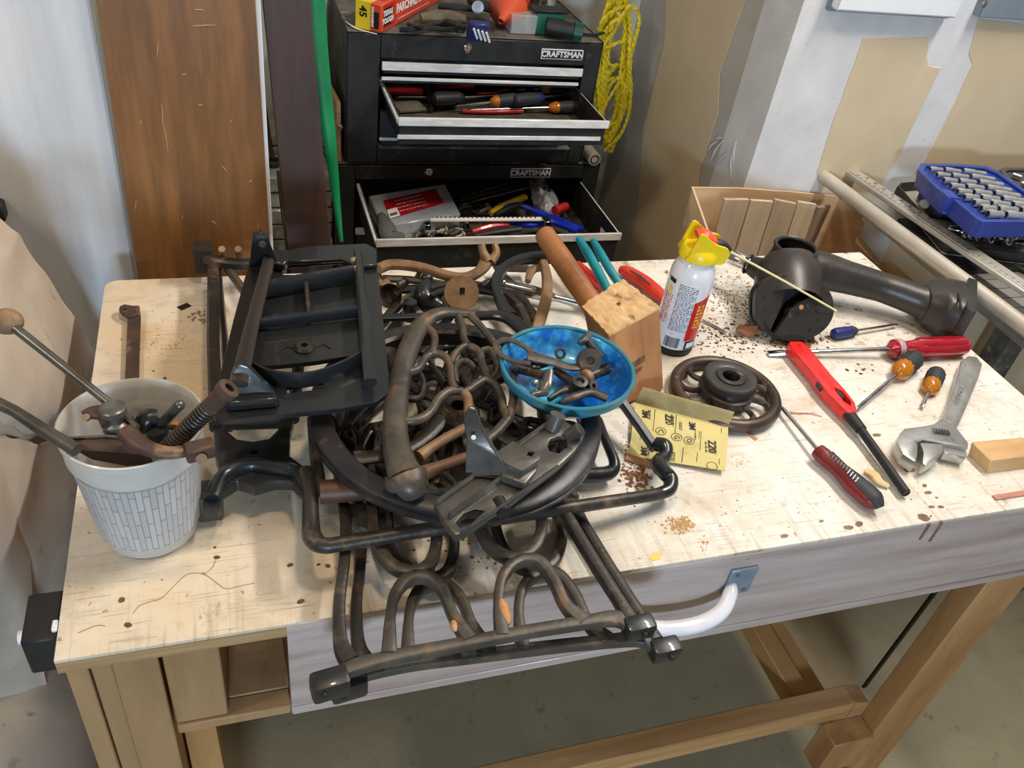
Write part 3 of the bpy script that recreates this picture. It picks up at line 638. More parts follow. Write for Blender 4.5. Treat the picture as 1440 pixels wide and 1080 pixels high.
# ------------------------------------------------------------------ generic tool builders (local: tip towards +x, lying on z=0)
m_amber = mat('amber_plastic', s(206, 128, 22), s(176, 98, 14), rough=.18, scale=12, trans=.25, coat=.5)
m_grip = mat('dark_rubber_grip', s(52, 54, 58), s(40, 42, 46), rough=.6, scale=30)
def driver(name, label, cat, loc, ang, hl, hr, sl, sr, mg, mh, mt=None, group=None, tip='flat', collar=.3, ribs=6, pitch=0.0, col2=None):
    t = thing(name, label, cat, (0, 0, 0), group); mt = mt or m_chrome
    k = hl; c = hr
    prof = [(c * .55, -k), (c * .9, -k * .96), (c, -k * .86), (c * .98, -k * .45), (c * .93, -k * collar)]
    pr = []
    MB().lathe(prof, (0, 0, c), (1, 0, 0), 18).build('grip', mg, t, local=True)
    rb = MB()
    for i in range(ribs * 2):
        a = pi * i / ribs; rb.beam((-k * .88, c * math.cos(a) * .985, c + c * math.sin(a) * .985), (-k * .42, c * .965 * math.cos(a), c + c * .965 * math.sin(a)), c * .18, c * .10, V((0, math.cos(a), math.sin(a))))
    o = rb.build('grip_rib', mg, t, local=True); o['kind'] = 'stuff'
    MB().lathe([(c * .95, -k * collar), (c * .99, -k * .2), (c * .78, -k * .1), (c * .5, -.001), (c * .28, 0)], (0, 0, c), (1, 0, 0), 18).build('collar', mh, t, local=True)
    mb = MB().cyl((-.002, 0, c), (sl * .9, 0, c), sr, n=12)
    if tip == 'flat': mb.sweep([(sl * .9, 0, c), (sl * .96, 0, c), (sl, 0, c)], [sr * 2, sr * 2.9, sr * 2.6], [sr * 2, sr * 1.0, sr * .4])
    else: mb.sweep([(sl * .9, 0, c), (sl, 0, c)], [sr * 2, sr * .5])
    mb.build('shaft', mt, t, local=True)
    tip = V((sl, 0, 0))
    place(t, loc, Matrix.Rotation(ang, 3, 'Z') @ Matrix.Rotation(pitch, 3, 'Y')); return t
def lay(name, label, cat, a, b, z, hl, hr, sl_sr, mg, mh, **k):     # a: butt of the handle, b: tip, both points in the world
    d = V(b) - V(a); sl = d.length - hl; u = d.normalized()
    loc = V(a) + u * hl; m = frame(u)
    t = driver(name, label, cat, (0, 0, 0), 0, hl, hr, sl, sl_sr, mg, mh, **k)
    place(t, loc - m @ V((0, 0, hr)), m); return t
# ------------------------------------------------------------------ upper drawer content
DZ = .9262
def q1(px, py, h=.0): return AZ(px, py, DZ + h)
G1 = None
lay('screwdriver', 'long amber collared screwdriver nearest the front edge in the upper drawer', 'screwdriver', q1(816, 150, .015), q1(650, 155, .008), 0, .075, .0125, .003, m_grip, m_amber)
lay('screwdriver', 'short amber collared screwdriver with handle mid drawer, second from the front edge', 'screwdriver', q1(728, 139, .030), q1(638, 150, .014), 0, .062, .0125, .003, m_grip, m_amber)
lay('screwdriver', 'black handled large screwdriver left of centre in the upper drawer', 'screwdriver', q1(608, 140, .028), q1(715, 133, .022), 0, .075, .014, .004, m_black, m_black)
lay('screwdriver', 'blue and grey handled screwdriver across the middle of the upper drawer', 'screwdriver', q1(722, 142, .030), q1(812, 130, .026), 0, .085, .013, .004, m_grip, m_bluec)
lay('screwdriver', 'amber collared screwdriver at the back right of the upper drawer', 'screwdriver', q1(795, 124, .016), q1(700, 127, .014), 0, .062, .012, .003, m_grip, m_amber)
lay('screwdriver', 'dark amber collared screwdriver at the very back of the upper drawer', 'screwdriver', q1(742, 118, .014), q1(664, 119, .012), 0, .05, .011, .003, m_grip, m_amber)
lay('screwdriver', 'thin steel screwdriver pointing left at the left end of the upper drawer', 'screwdriver', q1(640, 137, .016), q1(556, 136, .014), 0, .05, .010, .0035, m_grip, m_black)
m_red = mat('red_plastic', s(196, 44, 40), s(166, 32, 32), rough=.35, scale=10, coat=.2)
def kbar(name, label, cat, P, w, h, m, m2):
    t = thing(name, label, cat, P[0]); MB().curve(P, w, h, pw=.7, n=12).build('body', m, t)
    c = P[0].lerp(P[-1], .5); MB().obox(c + V((0, -.001, h / 2)), (.02, .008, .002), frame(P[-1] - P[0])).build('inset', m2, t, bev=.0008); return t
kbar('utility_knife', 'red plastic utility knife at the left end of the upper drawer', 'knife', [q1(545, 126, .014), q1(570, 127, .016), q1(594, 130, .014)], .028, .016, m_red, m_black)
kbar('utility_knife', 'dark red utility knife at the back of the upper drawer left of centre', 'knife', [q1(612, 119, .014), q1(640, 119, .016), q1(664, 120, .014)], .026, .014, m_red, m_black)
kbar('marking_tool', 'thin red marking tool across the middle of the upper drawer', 'tool', [q1(672, 132, .012), q1(688, 131, .012), q1(705, 130, .012)], .012, .008, m_red, m_ink)
kbar('red_pliers', 'long red handled pliers lying on the bottom of the upper drawer front', 'pliers', [q1(650, 156, .006), q1(690, 157, .006), q1(735, 156, .006)], .010, .008, m_red, m_iron)
t = MB().curve([q1(596, 112, .03), q1(602, 126, .026), q1(606, 146, .012), q1(606, 154, .01)], [.010, .014, .012, .010], .010).build('try_square', m_iron); tag(t, 'dark grey square blade standing up in the upper drawer left', 'square')
t = MB().curve([q1(544, 115, .01), q1(556, 116, .012), q1(574, 120, .01)], [.01, .014, .01], .010).build('rubber_tube', mat('olive_rubber', s(146, 146, 74), rough=.6)); tag(t, 'olive green rubber piece at the back left of the upper drawer', 'tube')
t = MB().obox(q1(575, 150, .006), (.06, .045, .008), frame(V((1, .2, 0)))).build('sanding_block', m_dust, bev=.002); tag(t, 'dusty grey block lying in the front left of the upper drawer', 'block')
t = MB().curve([q1(700, 138, .012), q1(730, 125, .014), q1(752, 129, .014)], [.01, .012, .02], .008).build('wrench', m_iron); tag(t, 'dark wrench buried under the screwdrivers in the upper drawer', 'wrench')
# ------------------------------------------------------------------ lower drawer content
EZ = .692
def q2(px, py, h=.0): return AZ(px, py, EZ + h)
m_clr2 = mat('cloudy_clear_plastic', s(206, 212, 218), s(180, 188, 196), rough=.2, alpha=.55, scale=9)
t = thing('organizer_case', 'clear plastic organizer case with red label in the lower drawer', 'case', q2(575, 290, .03))
ca = q2(518, 275, .055); cb = q2(626, 258, .055); cc = q2(648, 300, .055); cdd = q2(538, 318, .055)
th = V((0, 0, -.03))
MB().hexa([cdd + th, cc + th, cb + th, ca + th, cdd, cc, cb, ca]).build('clear_shell', m_clr2, t, bev=.003)
MB().hexa([cdd + V((.004, -.003, -.035)), cc + V((0, -.003, -.035)), cc + V((0, .01, -.035)), cdd + V((.004, .01, -.035)), cdd + V((.004, -.003, -.045)) + V((0, 0, .016)), cc + V((0, -.003, -.029)), cc + V((0, .01, -.029)), cdd + V((.004, .01, -.029))]).build('case_lip', m_clr2, t)
l = [ca.lerp(cdd, .25).lerp(cb.lerp(cc, .25), .14), cb.lerp(cc, .14).lerp(ca.lerp(cdd, .14), .16), cb.lerp(cc, .62).lerp(ca.lerp(cdd, .62), .14), ca.lerp(cdd, .84).lerp(cb.lerp(cc, .84), .12)]
up = V((0, 0, .001)); up2 = V((0, 0, .0016))
def quad(P, name, m, par, lift=.001, th=.0005):
    u = V((0, 0, lift)); u2 = V((0, 0, lift + th)); n = len(P)
    return MB().add([p + u for p in P] + [p + u2 for p in P], [tuple(range(n)), tuple(reversed(range(n, 2 * n)))] + [(i, (i + 1) % n, (i + 1) % n + n, i + n) for i in range(n)]).build(name, m, par, smooth=False)
quad([l[3], l[2], l[1], l[0]], 'red_label', mat('label_red', s(176, 26, 34), s(150, 20, 28), rough=.35, scale=40), t)
fx = (l[1] - l[0]).normalized(); fy = (l[0] - l[3]).normalized()
fm = Matrix((fx, V((0, 0, 1)).cross(fx), V((0, 0, 1)))).transposed().to_4x4()
for i in range(4):
    p = l[3].lerp(l[0], .2 + .2 * i).lerp(l[2].lerp(l[1], .2 + .2 * i), .45)
    dashes(MB(), -.035, .035, 0, .003, i).xf(Matrix.Translation(p + V((0, 0, .002))) @ fm).build('small_print', m_wht, t, smooth=False)['kind'] = 'stuff'
quad([l[3], l[3].lerp(l[2], .18), l[3].lerp(l[2], .18).lerp(l[0].lerp(l[1], .18), .45), l[3].lerp(l[0], .45)], 'white_label_corner', m_wht, t, .0022)
for i in range(9):
    p = l[3].lerp(l[2], .02 + .016 * i).lerp(l[0], .08); MB().box(p + V((0, 0, .003)), p + V((.0009 + .0006 * (i % 2), .011, .0034))).build('barcode_bar', m_ink, t)
t = thing('level_bar', 'long clear edged level lying across the back of the lower drawer', 'level', q2(700, 275))
MB().beam(q2(645, 282, .03), q2(748, 254, .03), .022, .012).build('bar', m_black, t, bev=.002)
MB().beam(q2(645, 277, .04), q2(742, 250, .04), .004, .003).build('steel_edge', m_chrome, t); MB().beam(q2(648, 287, .04), q2(748, 262, .04), .004, .003).build('steel_edge', m_chrome, t)
m_ykn = mat('yellow_black_grip', s(206, 172, 40), rough=.4)
t = thing('yellow_knife', 'yellow and black folding knife in the lower drawer', 'knife', q2(715, 290, .03))
MB().curve([q2(690, 300, .03), q2(708, 290, .035), q2(738, 277, .035)], [.014, .022, .018], .014).build('yellow_shell', m_ykn, t); MB().curve([q2(696, 303, .034), q2(712, 294, .04), q2(730, 289, .038)], [.01, .016, .012], .014).build('black_inlay', m_black, t)
m_bl = mat('royal_blue_plastic', s(20, 52, 190), s(16, 38, 150), rough=.3, scale=14)
t = thing('blue_snips', 'royal blue handled snips lying open in the lower drawer right', 'snips', q2(770, 300, .03))
MB().curve([q2(700, 298, .03), q2(718, 290, .036), q2(735, 290, .036), q2(765, 302, .03), q2(805, 318, .03), q2(818, 322, .02)], [.010, .016, .014, .018, .022, .012], .014).build('handle', m_bl, t)
MB().curve([q2(716, 312, .03), q2(745, 316, .036), q2(775, 312, .034), q2(812, 325, .03)], [.012, .018, .018, .016], .014).build('handle', m_bl, t)
t = thing('plastic_bag', 'crumpled clear plastic bag with a red cap inside, in the lower drawer', 'bag', q2(775, 285, .03))
def crumple(c, r, sq, n=16, k=.18, seed=3):
    rnd = random.Random(seed); mb = MB().ball(c, r, n, sq); c = V(c)
    mb.v = [c + (p - c) * (1 + rnd.uniform(-k, k)) for p in mb.v]; return mb
mb = MB(); Q = [(742, 251), (752, 250), (768, 256), (781, 276), (790, 296), (781, 304), (764, 300), (752, 284)]
cen = q2(766, 278, .06); vs = [cen] ; rnd = random.Random(4)
rings = 5
vs = []
for r_ in range(1, rings + 1):
    for i in range(24):
        j = i / 24 * len(Q); a = Q[int(j) % 8]; b = Q[(int(j) + 1) % 8]; f = j - int(j); px = a[0] + (b[0] - a[0]) * f; py = a[1] + (b[1] - a[1]) * f
        e = q2(px, py, .03); p = cen.lerp(e, r_ / rings) + V((rnd.uniform(-.004, .004), rnd.uniform(-.004, .004), rnd.uniform(-.006, .006)))
        vs.append(p)
vs.append(cen + V((0, 0, .005))); n0 = len(vs) - 1
fs = [(i, (i + 1) % 24, n0) for i in range(24)] + [((r_ - 1) * 24 + i, r_ * 24 + i, r_ * 24 + (i + 1) % 24, (r_ - 1) * 24 + (i + 1) % 24) for r_ in range(1, rings) for i in range(24)]
vs2 = [p - V((0, 0, .003)) for p in vs]; k0 = len(vs)
m_bag = mat('clear_film', s(225, 225, 226), s(200, 200, 204), rough=.12, alpha=.42, scale=40)
mb.add(vs + vs2, fs + [tuple(reversed([i + k0 for i in f])) for f in fs] + [((rings - 1) * 24 + i, (rings - 1) * 24 + (i + 1) % 24, (rings - 1) * 24 + (i + 1) % 24 + k0, (rings - 1) * 24 + i + k0) for i in range(24)]).build('film', m_bag, t, ang=20)
MB().cyl(q2(780, 296, .045), q2(796, 290, .045), .010, n=16).build('red_cap', m_red, t)
t = thing('white_steel_rule', 'white ratcheting bar with square ends across the front of the lower drawer', 'ruler', q2(680, 308, .05))
MB().beam(q2(605, 309, .05), q2(762, 308, .05), .012, .005).build('bar', m_wht, t, bev=.001)
MB().obox(q2(768, 311, .05), (.016, .028, .012)).build('end_block', m_chrome, t, bev=.001); MB().obox(q2(600, 316, .045), (.014, .026, .012)).build('end_block', m_chrome, t, bev=.001)
for i in range(24): MB().obox(q2(608 + 6.3 * i, 305.5, .054), (.0025, .003, .002)).build('tick', m_iron, t)
t = thing('red_grip_pliers', 'red and black gripped pliers at the front of the lower drawer', 'pliers', q2(690, 320, .03))
MB().curve([q2(664, 326, .03), q2(690, 318, .036), q2(715, 315, .036)], [.010, .014, .014], .012).build('handle', m_red, t); MB().curve([q2(668, 332, .03), q2(700, 326, .036), q2(732, 322, .036)], [.010, .014, .014], .012).build('handle', m_black, t)
t = MB().curve([q2(536, 305, .05), q2(543, 318, .05), q2(548, 332, .04), q2(565, 334, .03)], [.02, .036, .04, .02], .022, n=12).build('grey_rubber_grip', mat('grey_rubber', s(92, 92, 90), s(78, 78, 76), rough=.7, scale=20)); tag(t, 'grey rubber handle at the front left of the lower drawer', 'grip')
# loose hardware: each piece its own
def scrap(i, px, py, h, l, m, seed):
    rnd = random.Random(seed); a = rnd.uniform(0, pi); c = q2(px, py, h); d = V((math.cos(a), math.sin(a), rnd.uniform(-.3, .3))) * l / 2
    mb = MB().sweep([c - d, c, c + d], [.006, .008, .005], n=6)
    if i % 2: mb.torus(c + d * 1.2, .005, .003, n=10, m=5)
    else: mb.lathe([(.006, 0), (.006, .004)], c + d, d, 6)
    o = mb.build('fitting', m, None); ar = ('heap at the front edge of', 'heap behind the white rule in', 'right hand corner of')[0 if seed < 50 else 1 if seed < 90 else 2]
    kd = ('plain pin', 'ringed')[i % 2]; tag(o, 'small %s fitting in the %s the lower drawer' % (kd, ar), 'fitting', '%s fittings in the %s the lower drawer' % (kd, ar)); return o
rnd = random.Random(9)
for i in range(30): scrap(i, rnd.uniform(585, 668), rnd.uniform(318, 334), .018 + rnd.uniform(0, .012), rnd.uniform(.02, .035), [m_iron, m_chrome, m_beige, m_dust][i % 4], i)
for i in range(16): scrap(i, rnd.uniform(648, 690), rnd.uniform(290, 304), .018 + rnd.uniform(0, .012), rnd.uniform(.02, .03), [m_iron, m_dust][i % 2], 50 + i)
for i in range(10): scrap(i, rnd.uniform(790, 835), rnd.uniform(280, 330), .01, rnd.uniform(.02, .04), [m_iron, m_black][i % 2], 90 + i)
MB().box((YR - .0089, .94, .715), (YR - .0084, .99, .735)).build('white_sticker', m_wht, S.objects['drawer.004'] if 'drawer.004' in S.objects else low)

# ------------------------------------------------------------------ yellow rope
m_rope = mat('yellow_rope', s(250, 228, 48), s(222, 194, 30), rough=.5, scale=90, bump=.2, lo=.45, hi=.6)
def strand(P, r=.0049, y=1.33):
    c = catmull([AY(p[0], p[1], p[2] if len(p) > 2 else y) for p in P], 14)
    # resample evenly, then two twisted plies
    L = [0]
    for i in range(1, len(c)): L.append(L[-1] + (c[i] - c[i - 1]).length)
    tot = L[-1]; n = int(tot / .0045); pts = []; j = 0
    for i in range(n + 1):
        d = tot * i / n
        while j < len(L) - 2 and L[j + 1] < d: j += 1
        f = (d - L[j]) / max(1e-9, L[j + 1] - L[j]); pts.append(c[j].lerp(c[j + 1], min(1, f)))
    mb = MB()
    for ply in (0, 1):
        q = []
        for i, p in enumerate(pts):
            tt = (pts[min(i + 1, n)] - pts[max(i - 1, 0)]).normalized(); sd = tt.cross(V((0, 1, 0))); sd.normalize(); u = sd.cross(tt)
            a = i * .95 + ply * pi; q.append(p + (sd * math.cos(a) + u * math.sin(a)) * r * .45)
        mb.sweep(q, r * 1.15, n=5, up=V((0, 1, 0)))
    return mb
t = thing('rope_coil', 'coil of twisted yellow rope hanging right of the upper tool chest', 'rope', AY(868, 0, 1.33))
rnd = random.Random(21)
def loop(cx0, cx1, top, bot, wl, wr, y, ph):
    P = []
    for i in range(13):
        a = 2 * pi * i / 12; yy = (top + bot) / 2 - (bot - top) / 2 * math.cos(a)
        f = (yy - top) / (bot - top); cx = cx0 + (cx1 - cx0) * f; P.append((cx + (wr if math.sin(a) > 0 else wl) * abs(math.sin(a)) * (1 if math.sin(a) > 0 else -1) + rnd.uniform(-2, 2), yy + rnd.uniform(-2, 2), y + rnd.uniform(-.012, .012)))
    return P
for k in range(13):
    tp = -25 + rnd.uniform(0, 30) if k < 9 else 90 + rnd.uniform(0, 30); bt = 160 + rnd.uniform(0, 55)
    strand(loop(868 + rnd.uniform(-3, 4), 853 + rnd.uniform(-4, 5), tp, bt, 8 + rnd.uniform(0, 20), 6 + rnd.uniform(0, 22), 1.30 + .006 * (k % 5), k)).build('rope_turn', m_rope, t)
for P in ([(842, 42, 1.29), (850, 25, 1.28), (868, 12, 1.28), (885, 8, 1.3), (896, 15, 1.3), (899, 30, 1.3), (892, 60, 1.3), (883, 90, 1.3), (868, 120, 1.3), (850, 150, 1.3), (842, 180, 1.3), (838, 192, 1.3)],
          [(840, 90, 1.29), (850, 62, 1.29), (866, 40, 1.29), (880, 14, 1.28), (886, 6, 1.28)],
          [(884, 92, 1.3), (887, 120, 1.3), (884, 160, 1.3), (872, 190, 1.3), (856, 206, 1.3), (850, 212, 1.3)], [(845, 70, 1.3), (856, 66, 1.29), (868, 60, 1.29), (876, 58, 1.29)], [(850, 80, 1.3), (857, 90, 1.3), (865, 94, 1.3)],
          [(846, 68, 1.3), (842, 58, 1.3), (860, 33, 1.27), (872, 25, 1.27), (868, 18, 1.28)]):
    strand(P).build('rope_turn', m_rope, t)
# ================================================================== CAST IRON PARTS ON THE BENCH
m_cast = mat('worn_black_cast_iron', s(42, 40, 40), s(62, 55, 48), rough=.36, metal=.15, scale=22, c3=s(112, 92, 72), s3=40, lo3=.54, hi3=.74, bump=.3, bscale=130)
m_castr = mat('rusty_cast_iron', s(88, 82, 74), s(60, 56, 52), rough=.4, metal=.2, scale=24, c3=s(122, 96, 74), s3=30, lo3=.52, hi3=.72, bump=.3, bscale=110)
m_rust = mat('light_rusty_iron', s(156, 128, 98), s(112, 86, 62), rough=.6, metal=.25, scale=18, c3=s(70, 54, 44), s3=30, lo3=.58, hi3=.75, bump=.3, bscale=100)
m_enb = mat('black_enamelled_iron', s(30, 33, 36), s(40, 42, 44), rough=.34, metal=.2, scale=12, c3=s(88, 74, 58), s3=24, lo3=.64, hi3=.76, bump=.12, bscale=70, coat=.3)
m_oil = mat('oily_dark_steel', s(112, 110, 106), s(78, 76, 72), rough=.3, metal=.55, scale=20, bump=.15, bscale=60)
m_orust = mat('orange_break', s(206, 160, 112), s(182, 122, 72), rough=.8, scale=60)
def AP(L, h0=0.0): return [A(p[0], p[1], p[2] if len(p) > 2 else h0) for p in L]
def pplate(mb, L, h, th, holes=(), smooth_n=0):
    f = lambda Q: [(p.x, p.y) for p in (catmull(AP(Q, h), smooth_n, True) if smooth_n else AP(Q, h))]
    return mb.plate(f(L), th, [f(q) for q in holes], org=(0, 0, T + h))
def foot(mb, px, py, h, d=(.034, .02, .02), ang=0):
    c = A(px, py, h); return mb.obox(c, d, frame(V((math.cos(ang), math.sin(ang), 0))))

# ---- the two treadle side frames, one on the other, overhanging the front edge
def side_frame(h, dx, dy, label, upper):
    t = thing('treadle_leg_frame', label, 'iron frame', A(600, 800, 0), 'treadle leg frames hanging over the bench front')
    sf = lambda x: V((dx, dy * (.15 + .85 * (x - 450) / 450), 0))
    sh = lambda L: [A(x, y, h) + sf(x) for x, y in L]
    K = dict(n=12, pw=.5)
    o = MB().curve(sh([(478, 948), (500, 938), (560, 923), (640, 908), (740, 889), (820, 876), (862, 870), (885, 876)]), [.013, .015, .0125, .012, .012, .0125, .016, .018], .012, **K).build('bottom_bar', m_castr, t)
    m1 = MB(); foot(m1, 464, 962, h - .004, (.034, .021, .024), .12); m1.v = [p + sf(450) for p in m1.v]; m1.build('foot', m_enb, t, bev=.005, seg=2)
    m1 = MB(); foot(m1, 898, 882, h - .002, (.032, .019, .021), .05); m1.v = [p + sf(900) for p in m1.v]; m1.build('foot', m_enb, t, bev=.005, seg=2)
    for q in ((456, 974), (906, 890)):
        c = A(q[0], q[1], h) + sf(q[0]); MB().cyl(c + V((0, -.004, 0)), c + V((0, .004, 0)), .003, n=10).build('bolt_hole', m_black, t)
    MB().curve(sh([(492, 932), (479, 905), (477, 850), (484, 790), (486, 740), (480, 690), (470, 620)]), [.018, .013, .011, .012, .012, .012], .014, **K).build('side_bar', m_cast, t)
    MB().curve(sh([(886, 872), (868, 842), (836, 792), (806, 742), (786, 706), (768, 650)]), [.016, .012, .013, .013, .013, .013], .014, **K).build('side_bar', m_cast, t)
    MB().curve(sh([(547, 922), (549, 868), (556, 836), (574, 815), (600, 812), (622, 830), (637, 866), (660, 902)]), [.015, .010, .011, .0125, .0125, .011, .010, .016], .015, **K).build('arch', m_castr, t)
    MB().curve(sh([(706, 897), (701, 848), (707, 812), (728, 790), (756, 790), (778, 816), (795, 852), (822, 876)]), [.015, .010, .011, .0125, .0125, .012, .011, .018], .015, **K).build('arch', m_castr, t)
    MB().curve(sh([(522, 700), (526, 752), (545, 790), (576, 806), (602, 796), (613, 768), (612, 730), (600, 700)]), .0125, .015, **K).build('scroll', m_castr if upper else m_cast, t)
    MB().curve(sh([(668, 700), (676, 746), (696, 775), (726, 786), (752, 770), (762, 738), (756, 700)]), .0125, .015, **K).build('scroll', m_castr if upper else m_cast, t)
    MB().curve(sh([(478, 690), (520, 686), (600, 690), (700, 684), (786, 688)]), .016, .014, **K).build('cross_bar', m_cast, t)
    for k, L in enumerate(([(470, 620), (520, 560), (600, 520), (680, 560), (768, 650)], [(500, 670), (540, 600), (580, 610), (575, 660)], [(600, 680), (620, 600), (660, 600), (680, 670)], [(700, 680), (700, 620), (745, 610), (760, 660)],
              [(470, 620), (500, 520), (560, 430), (640, 400), (720, 420), (752, 500), (768, 650)], [(500, 520), (560, 500), (600, 460), (640, 400)], [(620, 560), (660, 500), (720, 500)])):
        MB().curve(sh(L), .012, .012, **K).build('scroll', m_cast, t)
    if upper:
        MB().ball(A(708, 862, h) + V((dx, dy, .002)), .0075, 12, (.8, 2.3, 1.05)).build('orange_break', m_orust, t); MB().ball(A(638, 884, h) + V((dx, dy, .004)), .0055, 10, (.7, 1.2, .9)).build('orange_break', m_orust, t)
    return t
side_frame(.014, .016, -.030, 'iron treadle side frame, lowest of the stack overhanging the bench front', False)
side_frame(.040, 0, 0, 'iron treadle side frame with orange chipped arches, upper of the two overhanging the bench front', True)

# ---- left: long black frame with oval opening, foot by the bucket
t = thing('end_bracket_frame', 'long black iron frame with oval opening lying under the black plate, foot beside the bucket', 'iron frame', A(300, 600, 0))
mb = MB(); pplate(mb, [(298, 588), (302, 640), (309, 664), (287, 688), (284, 713), (306, 714), (312, 690), (333, 676), (358, 684), (386, 676), (410, 676), (426, 692), (446, 692), (441, 665), (422, 651), (407, 640), (408, 606), (414, 586)], .048, .016, [[(318, 592), (320, 606), (334, 617), (356, 620), (378, 616), (390, 604), (394, 590)][::-1], [(349, 636), (358, 639), (365, 635), (357, 631)]])
mb.build('arched_plate', m_enb, t, bev=.003, seg=2)
MB().curve(AP([(297, 700), (316, 668), (350, 654), (385, 658), (415, 664), (432, 690)], .052), [.020, .016, .016, .014, .016, .016], [.014, .018, .018, .016, .018, .016], n=10).build('raised_rib', m_enb, t)
mb = MB(); foot(mb, 295, 704, .026, (.026, .030, .036), 0); mb.build('foot', m_cast, t, bev=.004, seg=2)
MB().sweep(AP([(300, 378), (300, 480), (304, 600)], .045), .016, .018, n=8, pw=.6).build('side_bar', m_cast, t)
MB().sweep(AP([(306, 372), (316, 480), (322, 600)], .030), .010, .018, n=8, pw=.6).build('side_rib', m_enb, t)
MB().curve(AP([(282, 352), (300, 366), (345, 372), (420, 366), (520, 360)], .045), [.026, .018, .016, .016, .016], .016, n=8, pw=.6).build('top_bar', m_cast, t)
MB().curve(AP([(318, 374), (332, 394), (345, 412)], .035), .012, .014, n=8).build('brace', m_castr, t)
MB().curve(AP([(412, 590), (424, 480), (440, 380)], .035), .016, .016, n=8).build('side_bar', m_enb, t)
mb = MB(); foot(mb, 286, 362, .04, (.026, .03, .04)); mb.build('foot', m_cast, t, bev=.004, seg=2)
for x in (312, 335): MB().sweep(AP([(x, 350, .07), (x + 1, 358, .05)]), [.010, .012], n=8).build('stub', m_rust, t)

# ---- U shaped bail rod with forged ends
t = thing('treadle_bail_rod', 'long U-bent iron rod with twisted forged right end crossing the front of the pile', 'iron rod', A(700, 735, 0))
MB().curve(AP([(430, 662, .06), (436, 690, .06), (437, 735, .056), (440, 757, .056), (456, 767, .056), (490, 763, .056), (620, 742, .056), (760, 720, .05), (900, 699, .03), (930, 694, .024)]), [.016, .016, .018, .020, .0165, .0155, .0155, .015, .015, .015], None, sub=6, n=14).build('bar', m_cast, t)
MB().curve(AP([(925, 695, .024), (941, 688, .024), (943, 674, .026), (934, 664, .028)]), [.015, .017, .019, .020], None, n=12).build('forged_twist', m_enb, t)
MB().curve(AP([(938, 668, .034), (926, 652, .030), (936, 640, .030), (934, 628, .032), (921, 624, .030)]), [.018, .021, .016, .021, .018], None, n=12).build('forged_twist', m_enb, t)
MB().sweep(AP([(922, 632, .026), (900, 600, .034), (868, 556, .05)]), .013, .011, n=8, pw=.6).build('flat_arm', m_enb, t)
t = thing('small_bent_rod', 'short black rod bent in a loop right of the big wheel, under the bowl', 'iron rod', A(850, 650, 0))
MB().curve(AP([(842, 590, .03), (852, 620, .03), (864, 650, .026), (858, 664, .02), (838, 668, .018), (812, 668, .018)]), [.010, .012, .014, .018, .020, .020], None, n=12).build('bent_rod', m_enb, t)
t = thing('rusty_socket_tube', 'short rusty iron tube with flange left under the big wheel', 'iron tube', A(480, 690, 0))
MB().sweep(AP([(450, 692, .064), (515, 688, .064), (600, 684, .062)]), [.026, .024, .024], n=14).build('tube', mat('dark_rust_tube', s(96, 66, 50), s(58, 48, 42), rough=.5, metal=.2, scale=16, bump=.3), t)
MB().sweep(AP([(440, 592, .05), (444, 640, .05), (450, 690, .05)]), .014, .02, n=8, pw=.6).build('flange', m_castr, t)
mb = MB(); pplate(mb, [(486, 706), (548, 706), (552, 735), (530, 748), (500, 742), (484, 725)], .034, .010, [circ(0, 0, 1)] if 0 else [[(528, 722), (534, 726), (540, 722), (534, 718)]]); mb.build('lug_plate', m_castr, t, bev=.002)

# ---- rear group
t = thing('rusty_fork_lever', 'long light rusty lever with forked end lying across the back of the pile', 'iron lever', A(620, 385, 0))
MB().curve(AP([(532, 378), (552, 372), (590, 376), (630, 388), (656, 390), (676, 380), (687, 362)], .045), [.016, .018, .017, .016, .016, .018, .024], .014, n=10, pw=.7).build('arm', m_rust, t)
MB().curve(AP([(538, 392), (580, 394), (636, 402)], .022), .014, .012, n=8).build('lower_arm', m_castr, t)
MB().curve(AP([(593, 378, .04), (585, 392, .02)]), .009, .008, n=8).build('web', m_rust, t)
MB().curve(AP([(688, 368, .05), (680, 356, .058), (677, 344, .068)]), [.016, .013, .010], .014, n=10).build('fork_tine', m_rust, t); MB().curve(AP([(690, 368, .05), (698, 356, .058), (696, 343, .068)]), [.016, .013, .010], .014, n=10).build('fork_tine', m_rust, t)
MB().curve(AP([(530, 385), (536, 402), (545, 398)], .02), .014, .014, n=8).build('hook', m_rust, t)
n_ = (CC - A(649, 412, .08)).normalized(); c = A(649, 412, .078)
t = thing('round_iron_disc', 'rusty round iron disc with square hole standing behind the treadle plate', 'iron disc', A(649, 430, 0))
fr = frame(V((0, 0, 1)).cross(n_), n_)
MB().plate(circ(0, 0, .0245, 36), .008, [[(-.003, -.004), (.005, -.003), (.004, .008), (-.003, .007)][::1]], org=c, rot=fr).build('disc', m_rust, t, bev=.0015)
c2 = c - n_ * .0081; MB().sweep([c2, c2 - n_ * .03 + V((0, 0, -.05))], .012, n=10).build('stem', m_castr, t)
t = thing('bell_crank', 'small black iron bell crank with open cup at the back of the pile', 'iron part', A(555, 415, 0))
c = A(550, 416, .05); ax = (CC - c).normalized() + V((-.5, -.3, .2))
MB().lathe([(.006, -.016), (.014, -.006), (.018, .006), (.0165, .006), (.010, -.004), (0, -.006)], c, ax, 22, capb=False).build('cup', m_cast, t)
MB().curve(AP([(556, 415, .055), (566, 402, .065), (573, 392, .075)]), [.012, .012, .013], n=10).build('arm', m_cast, t); MB().cyl(A(568, 396, .075), A(560, 401, .075), .004).build('pin', m_oil, t)
MB().lathe([(.010, -.03), (.010, 0), (.006, .001), (0, .001)], A(577, 424, .055), V((0, 0, 1)), 16).build('boss', m_enb, t)
